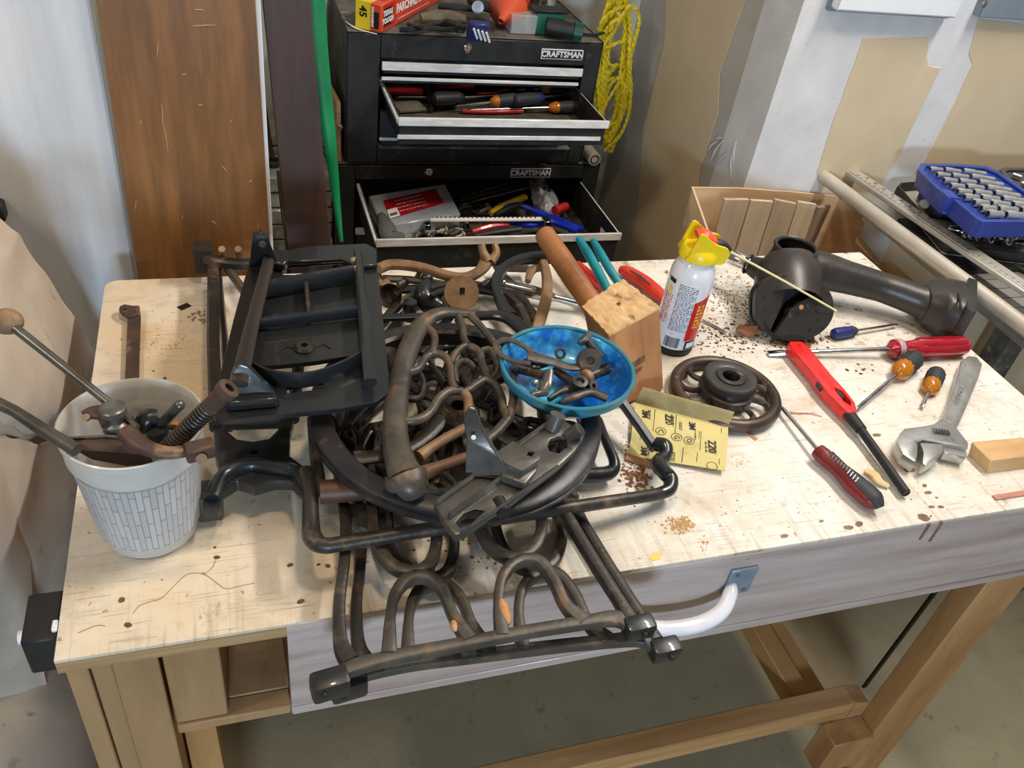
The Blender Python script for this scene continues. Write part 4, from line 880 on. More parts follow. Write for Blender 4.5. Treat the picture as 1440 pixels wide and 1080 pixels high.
t = thing('swan_neck_casting', 'black swan-necked casting left of the round rusty disc', 'iron part', A(605, 420, 0))
MB().curve(AP([(602, 392, .06), (598, 402, .06), (594, 414, .055), (604, 426, .045), (618, 434, .04)]), [.014, .018, .026, .034, .026], [.014, .018, .022, .024, .02], n=12).build('neck', m_enb, t)
MB().ball(A(600, 391, .065), .009, 14, (1.1, 1, .9)).build('knob', m_enb, t)
MB().curve(AP([(606, 416, .065), (620, 409, .06), (640, 405, .05)]), [.006, .008, .006], n=8).build('lip', m_enb, t)
for k, (L, h, lab) in enumerate((([(532, 408), (600, 406), (700, 404)], .028, 'flat black iron bar across the back of the pile, farther one'), ([(532, 447), (600, 445), (668, 441)], .050, 'flat black iron bar across the back of the pile, nearer one'), )):
    t = MB().sweep(AP(L, h), .018 if k == 0 else .012, .008, n=8, pw=.5).build('iron_bar', m_enb); tag(t, lab, 'iron bar')
t = thing('curved_black_bracket', 'black iron bracket with big open hook curving up left of the mallet', 'iron bracket', A(700, 430, 0))
MB().curve(AP([(775, 358), (748, 360), (722, 368), (704, 382), (697, 400), (704, 424), (716, 444)], .06), [.012, .014, .015, .016, .015, .016, .026], .012, n=10, pw=.75).build('hook', m_enb, t)
MB().curve(AP([(664, 445), (690, 444), (716, 448), (742, 470), (764, 500)], .062), [.015, .015, .024, .022, .018], .012, n=10, pw=.75).build('arm', m_enb, t)
MB().curve(AP([(698, 396), (688, 396), (676, 402)], .055), [.014, .012, .010], .010, n=8).build('stub', m_enb, t)
t = thing('curved_flat_bracket', 'worn black iron arm lying from behind the treadle plate to the bowl', 'iron bracket', A(700, 480, 0))
MB().curve(AP([(640, 462, .04), (680, 472, .045), (710, 484, .05), (738, 505, .055)]), [.02, .032, .036, .024], .010, n=10, pw=.7).build('arm', m_cast, t)
t = thing('rusty_end_frame', 'rusty upright end of an iron frame, right of the black hook', 'iron frame', A(760, 430, 0))
MB().curve(AP([(764, 368, .05), (769, 392, .05), (768, 420, .045), (760, 448, .04), (752, 470, .035)]), [.014, .016, .018, .018, .016], .012, n=10, pw=.7).build('side_bar', m_rust, t)
MB().curve(AP([(762, 376, .04), (748, 380, .04), (742, 396, .035)]), [.02, .016, .010], .010, n=8).build('hook', m_rust, t)
MB().curve(AP([(714, 414, .03), (728, 414, .03), (742, 430, .03), (750, 452, .03)]), [.012, .014, .012, .012], .010, n=8).build('scroll', m_castr, t)
MB().curve(AP([(712, 416, .03), (716, 432, .03), (732, 448, .03), (748, 460, .03)]), .010, .010, n=8).build('scroll', m_castr, t)
MB().sweep(AP([(745, 378, .02), (700, 378, .02), (716, 398, .02)]), .024, .004, n=6).build('web', m_cast, t)

# ---- big grooved flywheel
h = .089; wc = V((.415, .189, T + h)); 
t = thing('large_flywheel', 'big grooved black iron wheel lying flat in the middle of the pile', 'wheel', (wc.x, wc.y, T + .06))
RO = .167; RI = .143
prof = [(RI, -.010), (RO - .004, -.010), (RO, -.007), (RO, -.003), (RO - .004, -.001), (RO - .004, .002), (RO, .004), (RO, .008), (RO - .005, .0112), (RI + .004, .0112), (RI, .008), (RI, -.010)]
MB().lathe(prof, wc, (0, 0, 1), 96, capb=False, capt=False).build('rim', mat('wheel_black_iron', s(38, 38, 42), s(54, 50, 48), rough=.34, metal=.2, scale=20, c3=s(104, 82, 60), s3=34, lo3=.60, hi3=.74, bump=.2), t)
for i in range(4):
    a = R(25 + 90 * i); d = V((math.cos(a), math.sin(a), 0)); e = V((-d.y, d.x, 0))
    MB().curve([wc + d * .022, wc + d * .06 + e * .016, wc + d * .10 + e * .018, wc + d * .140], [.02, .014, .014, .022], .009, n=10).build('spoke', m_cast, t)
MB().lathe([(.009, -.016), (.024, -.016), (.026, 0), (.018, .010), (.009, .010), (.009, -.016)], wc, (0, 0, 1), 28, capb=False, capt=False).build('hub', m_cast, t)
# scrollwork seen through the wheel: separate grille casting
t = thing('lattice_grille', 'dark iron grille of small linked loops under the big wheel', 'iron grille', A(540, 640, .04))
def ov(L, w=.0075, hh=.058, m=m_cast): MB().curve(AP(L, hh), w, w, n=8, closed=True, sub=4).build('loop', m, t)
for L in ([(520, 600), (506, 628), (516, 648), (530, 632), (532, 610)], [(540, 596), (552, 612), (556, 640), (540, 644), (530, 625)], [(506, 650), (500, 672), (512, 684), (524, 672), (520, 652)], [(524, 650), (540, 664), (548, 684), (534, 690), (522, 672)],
          [(486, 600), (474, 612), (480, 636), (496, 650), (504, 630), (498, 606)], [(590, 610), (582, 635), (592, 652), (606, 640), (604, 616)], [(610, 590), (636, 600), (640, 640), (616, 656), (604, 620)], [(650, 600), (676, 606), (690, 640), (668, 650), (648, 630)],
          [(700, 600), (724, 592), (740, 620), (724, 644), (700, 636)], [(590, 540), (612, 530), (630, 556), (612, 580), (592, 566)], [(660, 560), (690, 556), (704, 580), (684, 600), (660, 588)], [(610, 500), (640, 488), (656, 510), (636, 530), (612, 522)], [(740, 590), (770, 600), (776, 630), (752, 640), (738, 615)], [(590, 660), (620, 664), (640, 684), (610, 692), (590, 684)], [(455, 588), (452, 620), (464, 634), (474, 612), (468, 590)],
          [(580, 470), (610, 460), (624, 480), (606, 500), (584, 492)], [(660, 470), (690, 480), (696, 504), (672, 508), (656, 490)], [(560, 560), (584, 556), (592, 590), (576, 606), (560, 590)], [(660, 520), (690, 524), (694, 548), (668, 552), (652, 536)], [(790, 596), (812, 600), (820, 624), (800, 636), (786, 616)]): ov(L)
for L in ([(470, 600), (560, 690), (640, 700)], [(520, 600), (600, 590), (700, 610), (800, 600)], [(560, 690), (600, 600), (640, 480)], [(700, 690), (690, 600), (700, 500)], [(540, 560), (640, 560), (760, 600)]): MB().curve(AP(L, .052), .010, .009, n=8).build('bar', m_cast, t)

# ---- ornate half-round treadle plate on top of the wheel
h = .118
t = thing('treadle_plate', 'openwork half-round iron treadle with wavy lattice lying on the big wheel', 'treadle', A(580, 600, .1))
K = dict(n=12, sub=8)
MB().curve(AP([(668, 443), (645, 440), (618, 441), (594, 455), (577, 485), (564, 525), (557, 570), (556, 615), (563, 650), (572, 672)], h), [.011, .016, .019, .023, .025, .026, .027, .028, .032, .038], [.010, .012, .014, .017, .019, .020, .021, .022, .024, .026], **K).build('outer_rim', m_castr, t)
MB().curve(AP([(572, 668, h), (578, 682, h - .005), (583, 694, h - .014)]), [.044, .036, .026], [.026, .028, .024], n=14).build('socket', m_castr, t)
MB().curve(AP([(575, 668, h), (556, 680, h - .004), (546, 676, h - .008)]), [.030, .022, .012], [.024, .018, .010], n=12).build('socket_lip', m_castr, t)
MB().curve(AP([(660, 442), (682, 466), (706, 498), (716, 520)], h), [.012, .009, .009, .010], .010, n=8).build('back_rim', m_castr, t)
def lat(L, w=.0095, m=m_castr, hh=None): MB().curve(AP(L, hh or h), w, .010, **K).build('lattice_bar', m, t)
lat([(575, 524), (589, 518), (599, 503), (614, 497), (628, 504), (634, 520), (635, 536), (642, 548), (656, 550), (670, 541), (682, 535), (696, 541), (705, 558), (708, 576), (715, 590)])
lat([(562, 592), (585, 591), (604, 581), (616, 562), (630, 551), (646, 549)], .0105)
lat([(652, 550), (658, 562), (659, 585)], .011, m_rust)
lat([(644, 442), (651, 462), (652, 476), (660, 488), (674, 496), (678, 512), (683, 524), (690, 537)])
lat([(598, 458), (610, 470), (611, 486), (606, 500)])
lat([(634, 512), (640, 498), (654, 487), (668, 490), (676, 498)], .0085)
lat([(642, 540), (640, 520), (646, 510), (658, 510), (668, 520)], .007)
lat([(690, 536), (700, 520), (696, 504), (688, 492), (676, 494)], .007, m_castr)
lat([(715, 588), (700, 606), (686, 618), (676, 632)], .012)
lat([(715, 590), (722, 560), (720, 530), (714, 512)], .010)
lat([(566, 560), (590, 560), (596, 540), (588, 520)], .006, m_cast, h - .006)
lat([(600, 500), (612, 520), (626, 540)], .005, m_cast, h - .004)
MB().curve(AP([(590, 642, .112), (606, 630, .114), (630, 615, .116), (660, 600, .118)]), [.014, .012, .012, .012], None, n=10).build('brace_rod', m_rust, t)
MB().curve(AP([(588, 668, .105), (620, 656, .105), (668, 640, .108)]), [.018, .013, .013], None, n=10).build('rusty_rod', mat('brown_rusted_rod', s(116, 82, 62), s(84, 64, 50), rough=.6, metal=.2, scale=30), t)

# ---- oily steel bracket on the front of the wheel
h = .128
t = thing('slide_bracket', 'shiny dark steel bracket with upright fin and slotted base on the front of the pile', 'bracket', A(700, 680, .1))
mb = MB(); pplate(mb, [(610, 706), (690, 650), (742, 616), (776, 588), (796, 592), (822, 612), (808, 634), (784, 656), (714, 708), (690, 722), (655, 748), (640, 752), (626, 734)], h, .010, [[(640, 735), (652, 722), (668, 716), (682, 718), (662, 736), (648, 742)], [(769, 626), (774, 617), (786, 613), (797, 616), (798, 628), (786, 637), (773, 634)]])
mb.build('slotted_base', m_oil, t, bev=.0015, seg=2)
MB().sweep(AP([(614, 706, .131), (690, 652, .131), (768, 597, .131)]), .004, .008, n=6).build('edge_ridge', m_oil, t)
MB().sweep(AP([(632, 726, .131), (690, 684, .131), (735, 648, .131)]), .005, .010, n=6).build('centre_ridge', m_oil, t)
MB().sweep(AP([(648, 750, .130), (700, 716, .130), (784, 656, .130)]), .003, .006, n=6).build('edge_ridge', m_oil, t)
# fin
B = [A(656, 668, .131), A(656, 620, .168), A(652, 588, .196), A(660, 577, .202), A(668, 578, .200), A(678, 604, .180), A(692, 630, .162), A(706, 650, .150), A(735, 668, .140), A(742, 676, .133)]
nrm = (B[0] - B[3]).cross(B[9] - B[3]).normalized()
if nrm.x < 0: nrm = -nrm
w_ = nrm * .007; n = len(B)
from mathutils.geometry import tessellate_polygon as _tp
tr = _tp([B]); MB().add(B + [p + w_ for p in B], [tuple(x) for x in tr] + [tuple(i + n for i in reversed(x)) for x in tr] + [(i, (i + 1) % n, (i + 1) % n + n, i + n) for i in range(n)]).build('fin', m_oil, t, bev=.0008)
MB().lathe([(.0024, 0), (.0024, .001), (0, .001)], A(666, 614, .178) - nrm * .001, -nrm, 14).build('fin_hole', m_wht, t)
mb = MB(); pplate(mb, [(697, 636), (722, 620), (760, 640), (758, 646), (734, 662), (712, 652)], .150, .018, [[(740, 640), (748, 642), (752, 636), (744, 634)]]); mb.build('step_block', m_oil, t, bev=.002, seg=2)
mb = MB(); pplate(mb, [(700, 652), (734, 664), (750, 652), (756, 660), (738, 680), (706, 668)], .140, .010, [[(716, 660), (724, 663), (726, 656), (718, 654)]]); mb.build('lower_step', m_oil, t, bev=.002, seg=2)
MB().cyl(A(700, 704, .124), A(710, 722, .124), .0075, n=18).build('stub_pin', m_iron, t)
MB().lathe([(.009, -.012), (.009, .006), (.004, .0065), (0, .006)], A(782, 590, .138), V((.3, .2, 1)), 16).build('ear', m_oil, t); MB().lathe([(.008, -.012), (.008, .004), (.003, .0045), (0, .004)], A(812, 606, .136), V((.6, -.2, .8)), 16).build('ear', m_oil, t)

# ---- black ribbed plate upper left
h = .125
m_chn = mat('brown_black_iron', s(62, 54, 46), s(44, 42, 40), rough=.38, metal=.2, scale=14, bump=.2)
t = thing('machine_bed_bracket', 'large black ribbed cast iron plate with two raised lugs on the left of the pile', 'iron plate', A(420, 470, .1))
mb = MB(); pplate(mb, [(352, 362), (372, 352), (440, 350), (515, 344), (528, 350), (531, 380), (540, 460), (547, 530), (546, 552), (528, 565), (480, 574), (400, 582), (316, 591), (302, 588), (298, 572), (306, 540), (328, 450)], h, .007,
                  [[(396, 378), (398, 386), (430, 386), (452, 388), (482, 382), (482, 366), (440, 368), (400, 372)], [(350, 516), (364, 524), (400, 531), (440, 530), (470, 520), (496, 508), (490, 500), (440, 508), (390, 513)], [(402, 543), (404, 553), (424, 550), (455, 546), (454, 535)]])
mb.build('bed_plate', m_enb, t, bev=.001)
K = dict(n=8, pw=.6)
MB().sweep(AP([(378, 368, .150), (354, 460, .150), (336, 540, .150)]), [.014, .016, .019], .010, **K).build('left_channel', m_chn, t)
MB().beam(A(374, 370, .137), A(334, 540, .137), .004, .026).build('channel_web', m_enb, t)
MB().sweep(AP([(503, 356, .146), (512, 440, .146), (521, 538, .146)]), [.011, .012, .014], .012, **K).build('right_channel', m_enb, t)
MB().beam(A(499, 362, .135), A(513, 538, .135), .004, .022).build('channel_web', m_enb, t)
MB().sweep(AP([(364, 408, .138), (430, 396, .138), (498, 384, .138)]), [.012, .012, .012], .022, **K).build('cross_rib', m_enb, t)
MB().sweep(AP([(354, 456, .135), (430, 447, .135), (504, 438, .135)]), .007, .016, **K).build('cross_rib', m_enb, t)
MB().sweep(AP([(430, 393, .134), (434, 446, .134)]), .006, .016, **K).build('short_rib', m_cast, t)
MB().curve(AP([(345, 510, .134), (372, 527, .134), (410, 534, .134), (445, 531, .134), (480, 518, .134), (510, 502, .134)]), .005, .020, n=8, pw=.6).build('curved_rib', m_enb, t)
MB().lathe([(.011, -.004), (.0115, .0), (.009, .003), (.004, .0032), (.0038, -.002), (0, -.002)], A(428, 488, .127), (0, 0, 1), 24).build('boss', m_chn, t)
MB().curve(AP([(388, 496, .126), (402, 487, .126), (414, 489, .126)]), .0016, .001, n=5).build('casting_line', m_cast, t); MB().curve(AP([(442, 488, .126), (455, 484, .126), (466, 490, .126)]), .0016, .001, n=5).build('casting_line', m_cast, t)
mb = MB(); pplate(mb, [(432, 346), (515, 342), (530, 350), (530, 372), (505, 374), (480, 364), (400, 368), (394, 354)], .132, .006); mb.build('end_flange', m_enb, t, bev=.001)
def lug(L, nv, th, hole, name='lug'):
    P = [A(*p) for p in L]; w = V(nv) * th; n = len(P); tr = _tp([P])
    o = MB().add(P + [p + w for p in P], [tuple(x) for x in tr] + [tuple(i + n for i in reversed(x)) for x in tr] + [(i, (i + 1) % n, (i + 1) % n + n, i + n) for i in range(n)]).build(name, m_enb, t, bev=.001)
    c = A(*hole); MB().lathe([(.0045, -.0005), (.0045, .0012), (.003, .0014), (.003, .0002), (0, .0002)], c, V((0, -1, 0)), 16).build('lug_hole', m_castr, t)
lug([(318, 572, .128), (392, 566, .128), (385, 552, .138), (352, 518, .160), (343, 512, .164), (332, 514, .164), (325, 530, .150)], (0, 1, 0), .006, (341, 537, .146))
lug([(390, 372, .128), (352, 376, .128), (354, 345, .168), (358, 330, .182), (368, 326, .184), (376, 334, .180), (382, 350, .162)], (0, 1, 0), .006, (369, 343, .172))
mb = MB(); mb.beam(A(320, 568, .132), A(390, 562, .132), .012, .012); mb.build('lug_base', m_enb, t, bev=.002)
mb = MB(); mb.beam(A(372, 366, .132), A(404, 372, .132), .02, .012); mb.build('lug_base', m_enb, t, bev=.002)
for x, y in ((498, 367), (503, 378), (517, 505)): MB().lathe([(.005, -.002), (.005, .003), (.002, .005), (0, .005)], A(x, y, .146), (0, 0, 1), 12).build('bolt', m_rust if y < 400 else m_iron, t)

# ---- blue bowl with hardware
m_bowl = mat('blue_enamel', s(10, 112, 200), s(6, 84, 168), rough=.3, scale=22, c3=s(84, 196, 222), s3=18, lo3=.50, hi3=.70, coat=.3, bump=.1)
m_bowlr = mat('teal_worn_rim', s(30, 120, 162), s(56, 118, 122), rough=.35, scale=30, coat=.2, c3=s(96, 124, 96), s3=20, lo3=.55, hi3=.7)
bc = V((.5445, .196, T + .105)); RB = .0795
t = thing('blue_bowl', 'shallow bright blue enamel bowl holding small metal parts, on the right of the pile', 'bowl', bc)
MB().lathe([(.0, .0), (.050, .0), (.062, .006), (.070, .016), (.0755, .030), (RB - .002, .0345), (RB - .004, .0325), (.072, .028), (.066, .016), (.058, .008), (.048, .003), (0, .003)], bc, (0, 0, 1), 72, capb=False, capt=False).build('shell', m_bowl, t)
MB().torus(bc + V((0, 0, .0345)), RB - .0015, .0052, .0045, n=72, m=8).build('rim', m_bowlr, t)
MB().torus(bc + V((0, 0, .0275)), .0765, .004, .012, n=72, m=8).build('outer_band', m_bowlr, t)
hb = .115
def BP(L, d=0): return [A(x, y, .112 + (q[0] if q else .0) + d) for x, y, *q in L]
t = thing('shuttle_clip', 'long rusty loop lever with round end lying across the blue bowl rim', 'lever', BP([(770, 500)])[0])
MB().curve(BP([(752, 497, .028), (726, 481, .032), (708, 478, .034), (697, 486, .034), (702, 497, .033), (722, 508, .031), (745, 511, .028)]), .0075, .006, n=8, sub=5).build('loop', m_castr, t)
MB().curve(BP([(742, 500, .028), (775, 508, .024), (800, 516, .022), (822, 516, .022)]), [.020, .016, .014, .012], .006, n=8).build('arm', m_castr, t)
MB().lathe([(.0135, -.010), (.0155, 0), (.0135, .009), (.005, .010), (.004, .006), (0, .006)], BP([(828, 508, .026)])[0], (-.2, -.8, .7), 24).build('round_end', m_castr, t)
def bolt(name, label, a, b, r, hr, m, mh=None, thread=True, group=None):
    r *= 1.15; hr *= 1.2
    t = thing(name, label, 'bolt', a, group); a = V(a); b = V(b); d = (b - a).normalized()
    MB().lathe([(hr * .9, -.004), (hr, -.003), (hr, .003), (hr * .8, .004), (0, .004)], a, -d, 6 if hr > r * 1.9 else 16).build('head', mh or m, t)
    mb = MB(); L = (b - a).length; pr = [(r, .004)]; z = L * .5; 
    if thread:
        while z < L: pr += [(r, z), (r * .82, z + .0009)]; z += .0018
    pr += [(r * .9, L), (0, L)]
    mb.lathe(pr, a, d, 14); mb.build('shank', m, t); return t
bolt('bolt', 'shiny headed bolt leaning on the back right wall of the blue bowl', BP([(822, 477, .034)])[0], BP([(845, 502, .018)])[0], .0045, .0085, m_oil)
bolt('bolt', 'thick rusty bolt at the left inside of the blue bowl', BP([(726, 517, .012)])[0], BP([(765, 528, .012)])[0], .0055, .008, m_castr)
bolt('bolt', 'bolt with pale round head pointing right, in the blue bowl', BP([(825, 531, .018)])[0], BP([(855, 518, .018)])[0], .0055, .0082, m_cast, m_rust)
bolt('bolt', 'long dark bolt lying under the lever in the middle of the blue bowl', BP([(812, 543, .010)])[0], BP([(780, 520, .010)])[0], .0052, .006, m_cast, thread=False)
t = MB().curve(BP([(762, 550, .010), (769, 538, .016), (772, 522, .020)]), [.018, .013, .012], .008, n=10).build('wing_nut', m_oil); tag(t, 'shiny steel wing nut standing at the front left of the bowl', 'nut')
t = thing('lock_nut', 'bright hollow steel nut near the front left of the bowl', 'nut', BP([(753, 540, .010)])[0])
MB().lathe([(.0035, -.008), (.0065, -.008), (.007, .006), (.0035, .007), (.0035, -.008)], BP([(754, 541, .012)])[0], (-.6, -.5, .5), 6, capb=False, capt=False).build('hex_body', m_chrome, t)
t = thing('hollow_ring_nut', 'round threaded nut at the back of the bowl behind the lever', 'nut', BP([(788, 497, .010)])[0])
MB().torus(BP([(788, 497, .012)])[0], .0055, .004, .006, ax=(0, -.7, .7), n=20, m=8).build('ring', m_oil, t)
t = thing('forked_arm', 'black forked casting with a bolt collar at the front of the bowl', 'iron part', BP([(815, 555, .01)])[0])
MB().curve(BP([(772, 562, .012), (790, 550, .014), (812, 545, .014)]), [.006, .009, .012], .008, n=10).build('tine', m_cast, t); MB().curve(BP([(788, 568, .012), (808, 558, .016), (830, 552, .016), (854, 560, .014)]), [.007, .012, .012, .014], .009, n=10).build('tine', m_cast, t)
MB().lathe([(.009, -.008), (.009, .008), (.005, .0085), (.004, .005), (0, .005)], BP([(814, 542, .018)])[0], (0, -.2, 1), 20).build('collar', m_cast, t)
t = thing('small_steel_nut', 'small bright hex nut right of the black fork in the bowl', 'nut', BP([(832, 543, .016)])[0])
MB().lathe([(.003, -.004), (.007, -.004), (.007, .004), (.003, .004), (.003, -.004)], BP([(832, 543, .018)])[0], (.3, -.6, .6), 6, capb=False, capt=False).build('hex_body', m_chrome, t)
t = MB().curve(BP([(748, 556, .008), (760, 553, .010), (770, 552, .012)]), .009, .009, n=10).build('steel_sleeve', m_oil); tag(t, 'short shiny steel sleeve at the very front left of the bowl', 'sleeve')
t = MB().curve(BP([(738, 508, .016), (752, 514, .018), (768, 511, .016)]), [.010, .014, .010], .008, n=10).build('dark_lever_end', m_enb); tag(t, 'dark curved lever end under the rusty loop lever in the bowl', 'lever')

# ---- mallet, teal pliers, red handles, ratchet behind the bowl
m_mal = mat('mallet_hardwood', s(168, 122, 84), s(142, 100, 66), rough=.5, scale=4, stretch=(6, 6, 1), lo=.35, hi=.7, c3=s(116, 74, 44), s3=3, lo3=.55, hi3=.8, bump=.1)
m_endg = mat('rough_end_grain', s(206, 176, 130), s(182, 146, 100), rough=.95, scale=60, c3=s(120, 86, 54), s3=34, lo3=.54, hi3=.68, bump=.9, bscale=120)
m_hdl = mat('worn_handle_wood', s(172, 116, 72), s(142, 92, 54), rough=.4, scale=5, stretch=(1, 1, 1), c3=s(98, 56, 30), s3=9, lo3=.6, hi3=.75)
t = thing('wooden_mallet', 'wooden mallet with square hardwood head and round brown handle, right of the pile', 'mallet', A(890, 555, 0))
c1, c2, c3, c4 = A(856, 471, .112), A(928, 433, .108), A(876, 394, .116), A(819, 431, .120)
b1, b2 = A(874, 572, .004), A(934, 548, .002); b3 = c3 + (b2 - c2); b4 = c4 + (b1 - c1); b3.z = max(b3.z, T + .002); b4.z = max(b4.z, T + .004)
MB().hexa([b1, b2, b3, b4, c1, c2, c3, c4]).build('head', m_mal, t, bev=.002)
# frayed end grain cap with uneven edge
rnd = random.Random(5); up = (c1 - b1).normalized(); ring = []
for a, b in ((c1, c2), (c2, c3), (c3, c4), (c4, c1)):
    for i in range(12): ring.append(a.lerp(b, i / 12))
cc = (c1 + c2 + c3 + c4) / 4
vs = [cc + up * .004]; fs = []
for k in range(1, 6):
    for p in ring:
        q_ = cc.lerp(p, k / 5 * (1.01 + (rnd.uniform(-.012, .014) if k == 5 else 0))); vs.append(q_ + up * (.0035 + rnd.uniform(-.0010, .0012) - (.0035 if k == 5 else 0) * rnd.uniform(.2, 1)))
nr = len(ring)
fs += [(0, 1 + i, 1 + (i + 1) % nr) for i in range(nr)]
for k in range(4): fs += [(1 + k * nr + i, 1 + (k + 1) * nr + i, 1 + (k + 1) * nr + (i + 1) % nr, 1 + k * nr + (i + 1) % nr) for i in range(nr)]
base = len(vs); vs += [cc.lerp(p, 1.0) - up * .003 for p in ring]; fs += [(1 + 4 * nr + i, base + i, base + (i + 1) % nr, 1 + 4 * nr + (i + 1) % nr) for i in range(nr)]
MB().add(vs, fs).build('frayed_end', m_endg, t, ang=60)
MB().lathe([(.004, 0), (.003, .001), (0, .001)], cc + up * .0045, up, 8).build('pith', m_knot, t)
hn = (c1 - c2).cross(up).normalized(); 
if hn.y > 0: hn = -hn
def onface(px, py):
    r = _ray(px, py); k = (c1 - CC).dot(hn) / r.dot(hn); return CC + r * k
for Q in ([(885, 512), (905, 499), (905, 507), (885, 519)], [(886, 524), (906, 511), (906, 517), (886, 530)]):
    P = [onface(*q_) for q_ in Q]; MB().add([p + hn * .0022 for p in P] + [p - hn * .003 for p in P], [(0, 3, 2, 1), (4, 5, 6, 7), (0, 1, 5, 4), (1, 2, 6, 5), (2, 3, 7, 6), (3, 0, 4, 7)]).build('wedge_slot', m_knot, t, smooth=False)
ha, hb_ = A(766, 330, .125), A(850, 455, .075)
MB().curve([ha, ha.lerp(hb_, .3), ha.lerp(hb_, .7), hb_], [.031, .034, .033, .036], None, n=18, sub=4).build('handle', m_hdl, t)
MB().lathe([(.0155, -.001), (.0135, .004), (.008, .007), (0, .008)], ha, ha - hb_, 18, capb=False).build('handle_end', m_hdl, t)
m_teal = mat('teal_rubber', s(22, 142, 158), s(14, 116, 132), rough=.45, scale=20)
t = thing('teal_pliers', 'pliers with two teal rubber handles sticking out behind the mallet', 'pliers', A(850, 400, 0))
MB().curve(AP([(814, 336, .075), (826, 355, .07), (840, 380, .06), (852, 404, .05), (858, 416, .045)]), [.012, .0155, .0155, .015, .014], None, n=14).build('handle', m_teal, t); MB().curve(AP([(834, 338, .075), (844, 356, .07), (858, 380, .06), (870, 398, .05), (874, 408, .045)]), [.010, .0145, .0145, .014, .013], None, n=14).build('handle', m_teal, t)
MB().curve(AP([(864, 412, .045), (880, 440, .03), (900, 470, .012)]), [.03, .03, .01], .012, n=10).build('jaw', m_iron, t)
t = thing('red_handled_tool', 'red plastic handle with dark inset lying left of the spray can', 'tool', A(900, 400, 0))
MB().curve(AP([(872, 379, .012), (884, 383, .014), (905, 396, .015), (924, 412, .014), (950, 436, .010)]), [.014, .024, .027, .026, .010], [.014, .02, .022, .022, .01], n=14).build('handle', mat('orange_red_handle', s(216, 62, 42), s(196, 50, 36), rough=.4, scale=10), t)
MB().curve(AP([(886, 380, .0262), (900, 389, .0275), (914, 400, .0268)]), [.003, .008, .003], .002, n=8).build('dark_inset', m_grip, t)
t = thing('red_pliers', 'dark red pliers handles lying behind the teal pliers', 'pliers', A(810, 385, 0))
MB().curve(AP([(812, 372, .012), (824, 382, .012), (845, 398, .012)]), .016, .014, n=10).build('handle', m_red, t); MB().curve(AP([(815, 384, .01), (828, 395, .01), (842, 410, .01)]), .014, .014, n=10).build('handle', m_red, t)
t = thing('ratchet_handle', 'chrome ratchet handle pointing from the black hook to under the mallet', 'ratchet', A(760, 410, 0))
a = A(700, 398, .03); b = A(832, 432, .014); d = b - a; Lr = d.length
MB().lathe([(0, -.004), (.008, -.003), (.0095, .004), (.0095, .010), (.008, .012), (.0085, .03), (.0105, Lr * .35), (.0095, Lr * .5), (.0085, Lr * .51), (.0098, Lr * .53), (.0098, Lr * .56), (.007, Lr * .58), (.0055, Lr * .62), (.006, Lr)], a, d, 24).build('shaft', m_chrome, t)
MB().torus(a + d * .47, .0098, .0015, ax=d, n=24, m=6).build('knurl_ring', m_iron, t)
# ================================================================== THINGS ON THE BENCH, RIGHT HALF
# ---- spray can
cx, cy, rc = .812, .398, .0325
t = thing('spray_can', 'white spray can with yellow cap, red nozzle button and thin straw, behind the black wheel', 'can', (cx, cy, T))
m_can = mat('white_can_paint', s(226, 228, 236), s(214, 216, 226), rough=.22, scale=5, coat=.4)
m_capy = mat('yellow_cap_plastic', s(238, 212, 30), s(226, 196, 20), rough=.35, scale=10)
o = V((cx, cy, T))
MB().lathe([(.030, .001), (rc, .003), (rc, .006), (rc - .0008, .0065), (rc - .0008, .012), (rc, .013)], o, (0, 0, 1), 48).build('black_base_band', m_black, t)
MB().lathe([(rc, .0132), (rc, .128), (rc - .001, .136), (rc - .005, .147), (rc - .011, .155), (rc - .014, .158)], o, (0, 0, 1), 48, capb=False).build('body', m_can, t)
def wrapc(mb, r, a0):       # x,y,z of a flat mesh -> around the can; a0 = direction angle of x=0
    mb.v = [V((cx + (r + p.z) * math.cos(a0 + p.x / r), cy + (r + p.z) * math.sin(a0 + p.x / r), T + p.y)) for p in mb.v]; return mb
def patch(x0, x1, y0, y1, th=.0003, n=14):
    mb = MB()
    for i in range(n):
        a = x0 + (x1 - x0) * i / n; b = x0 + (x1 - x0) * (i + 1) / n; mb.add([(a, y0, th), (b, y0, th), (b, y1, th), (a, y1, th)], [(0, 1, 2, 3)])
    return mb
AF = math.atan2(CC.y - cy, CC.x - cx)     # towards the camera
mb = MB()
for i in range(26): dashes(mb, -.012, .013 + (.004 if i % 4 else -.002), .122 - i * .0030, .0018, i)
wrapc(mb, rc, AF).build('small_print', m_ink, t, smooth=False)['kind'] = 'stuff'
mb = MB()
for i in range(14): dashes(mb, -.034, -.018, .100 - i * .0036, .0022, i + 40)
wrapc(mb, rc, AF).build('side_print', m_redp, t, smooth=False)['kind'] = 'stuff'
mb = MB().add([(.0165, .045, .0003), (.040, .045, .0003), (.040, .108, .0003), (.0165, .096, .0003)], [(0, 1, 2, 3)])
v = []; mb = MB()
for i in range(12):
    a, b = .0165 + .0022 * i, .0165 + .0022 * (i + 1); mb.add([(a, .030, .0003), (b, .030, .0003), (b, .098 + .0008 * i, .0003), (a, .098 + .0008 * (i - 1), .0003)], [(0, 1, 2, 3)])
wrapc(mb, rc, AF).build('red_stripe', mat('can_red', s(204, 34, 40), rough=.3), t)
mb = MB()
for i in range(7): dashes(mb, .024, .038, .090 - i * .006, .0042, i + 80)
wrapc(mb, rc + .0003, AF).build('yellow_print', m_yb, t, smooth=False)['kind'] = 'stuff'
wrapc(patch(.020, .040, .014, .029), rc, AF).build('black_panel', m_ink, t)
wrapc(patch(.0235, .038, .0165, .026), rc + .0003, AF).build('yellow_panel', m_wht, t)
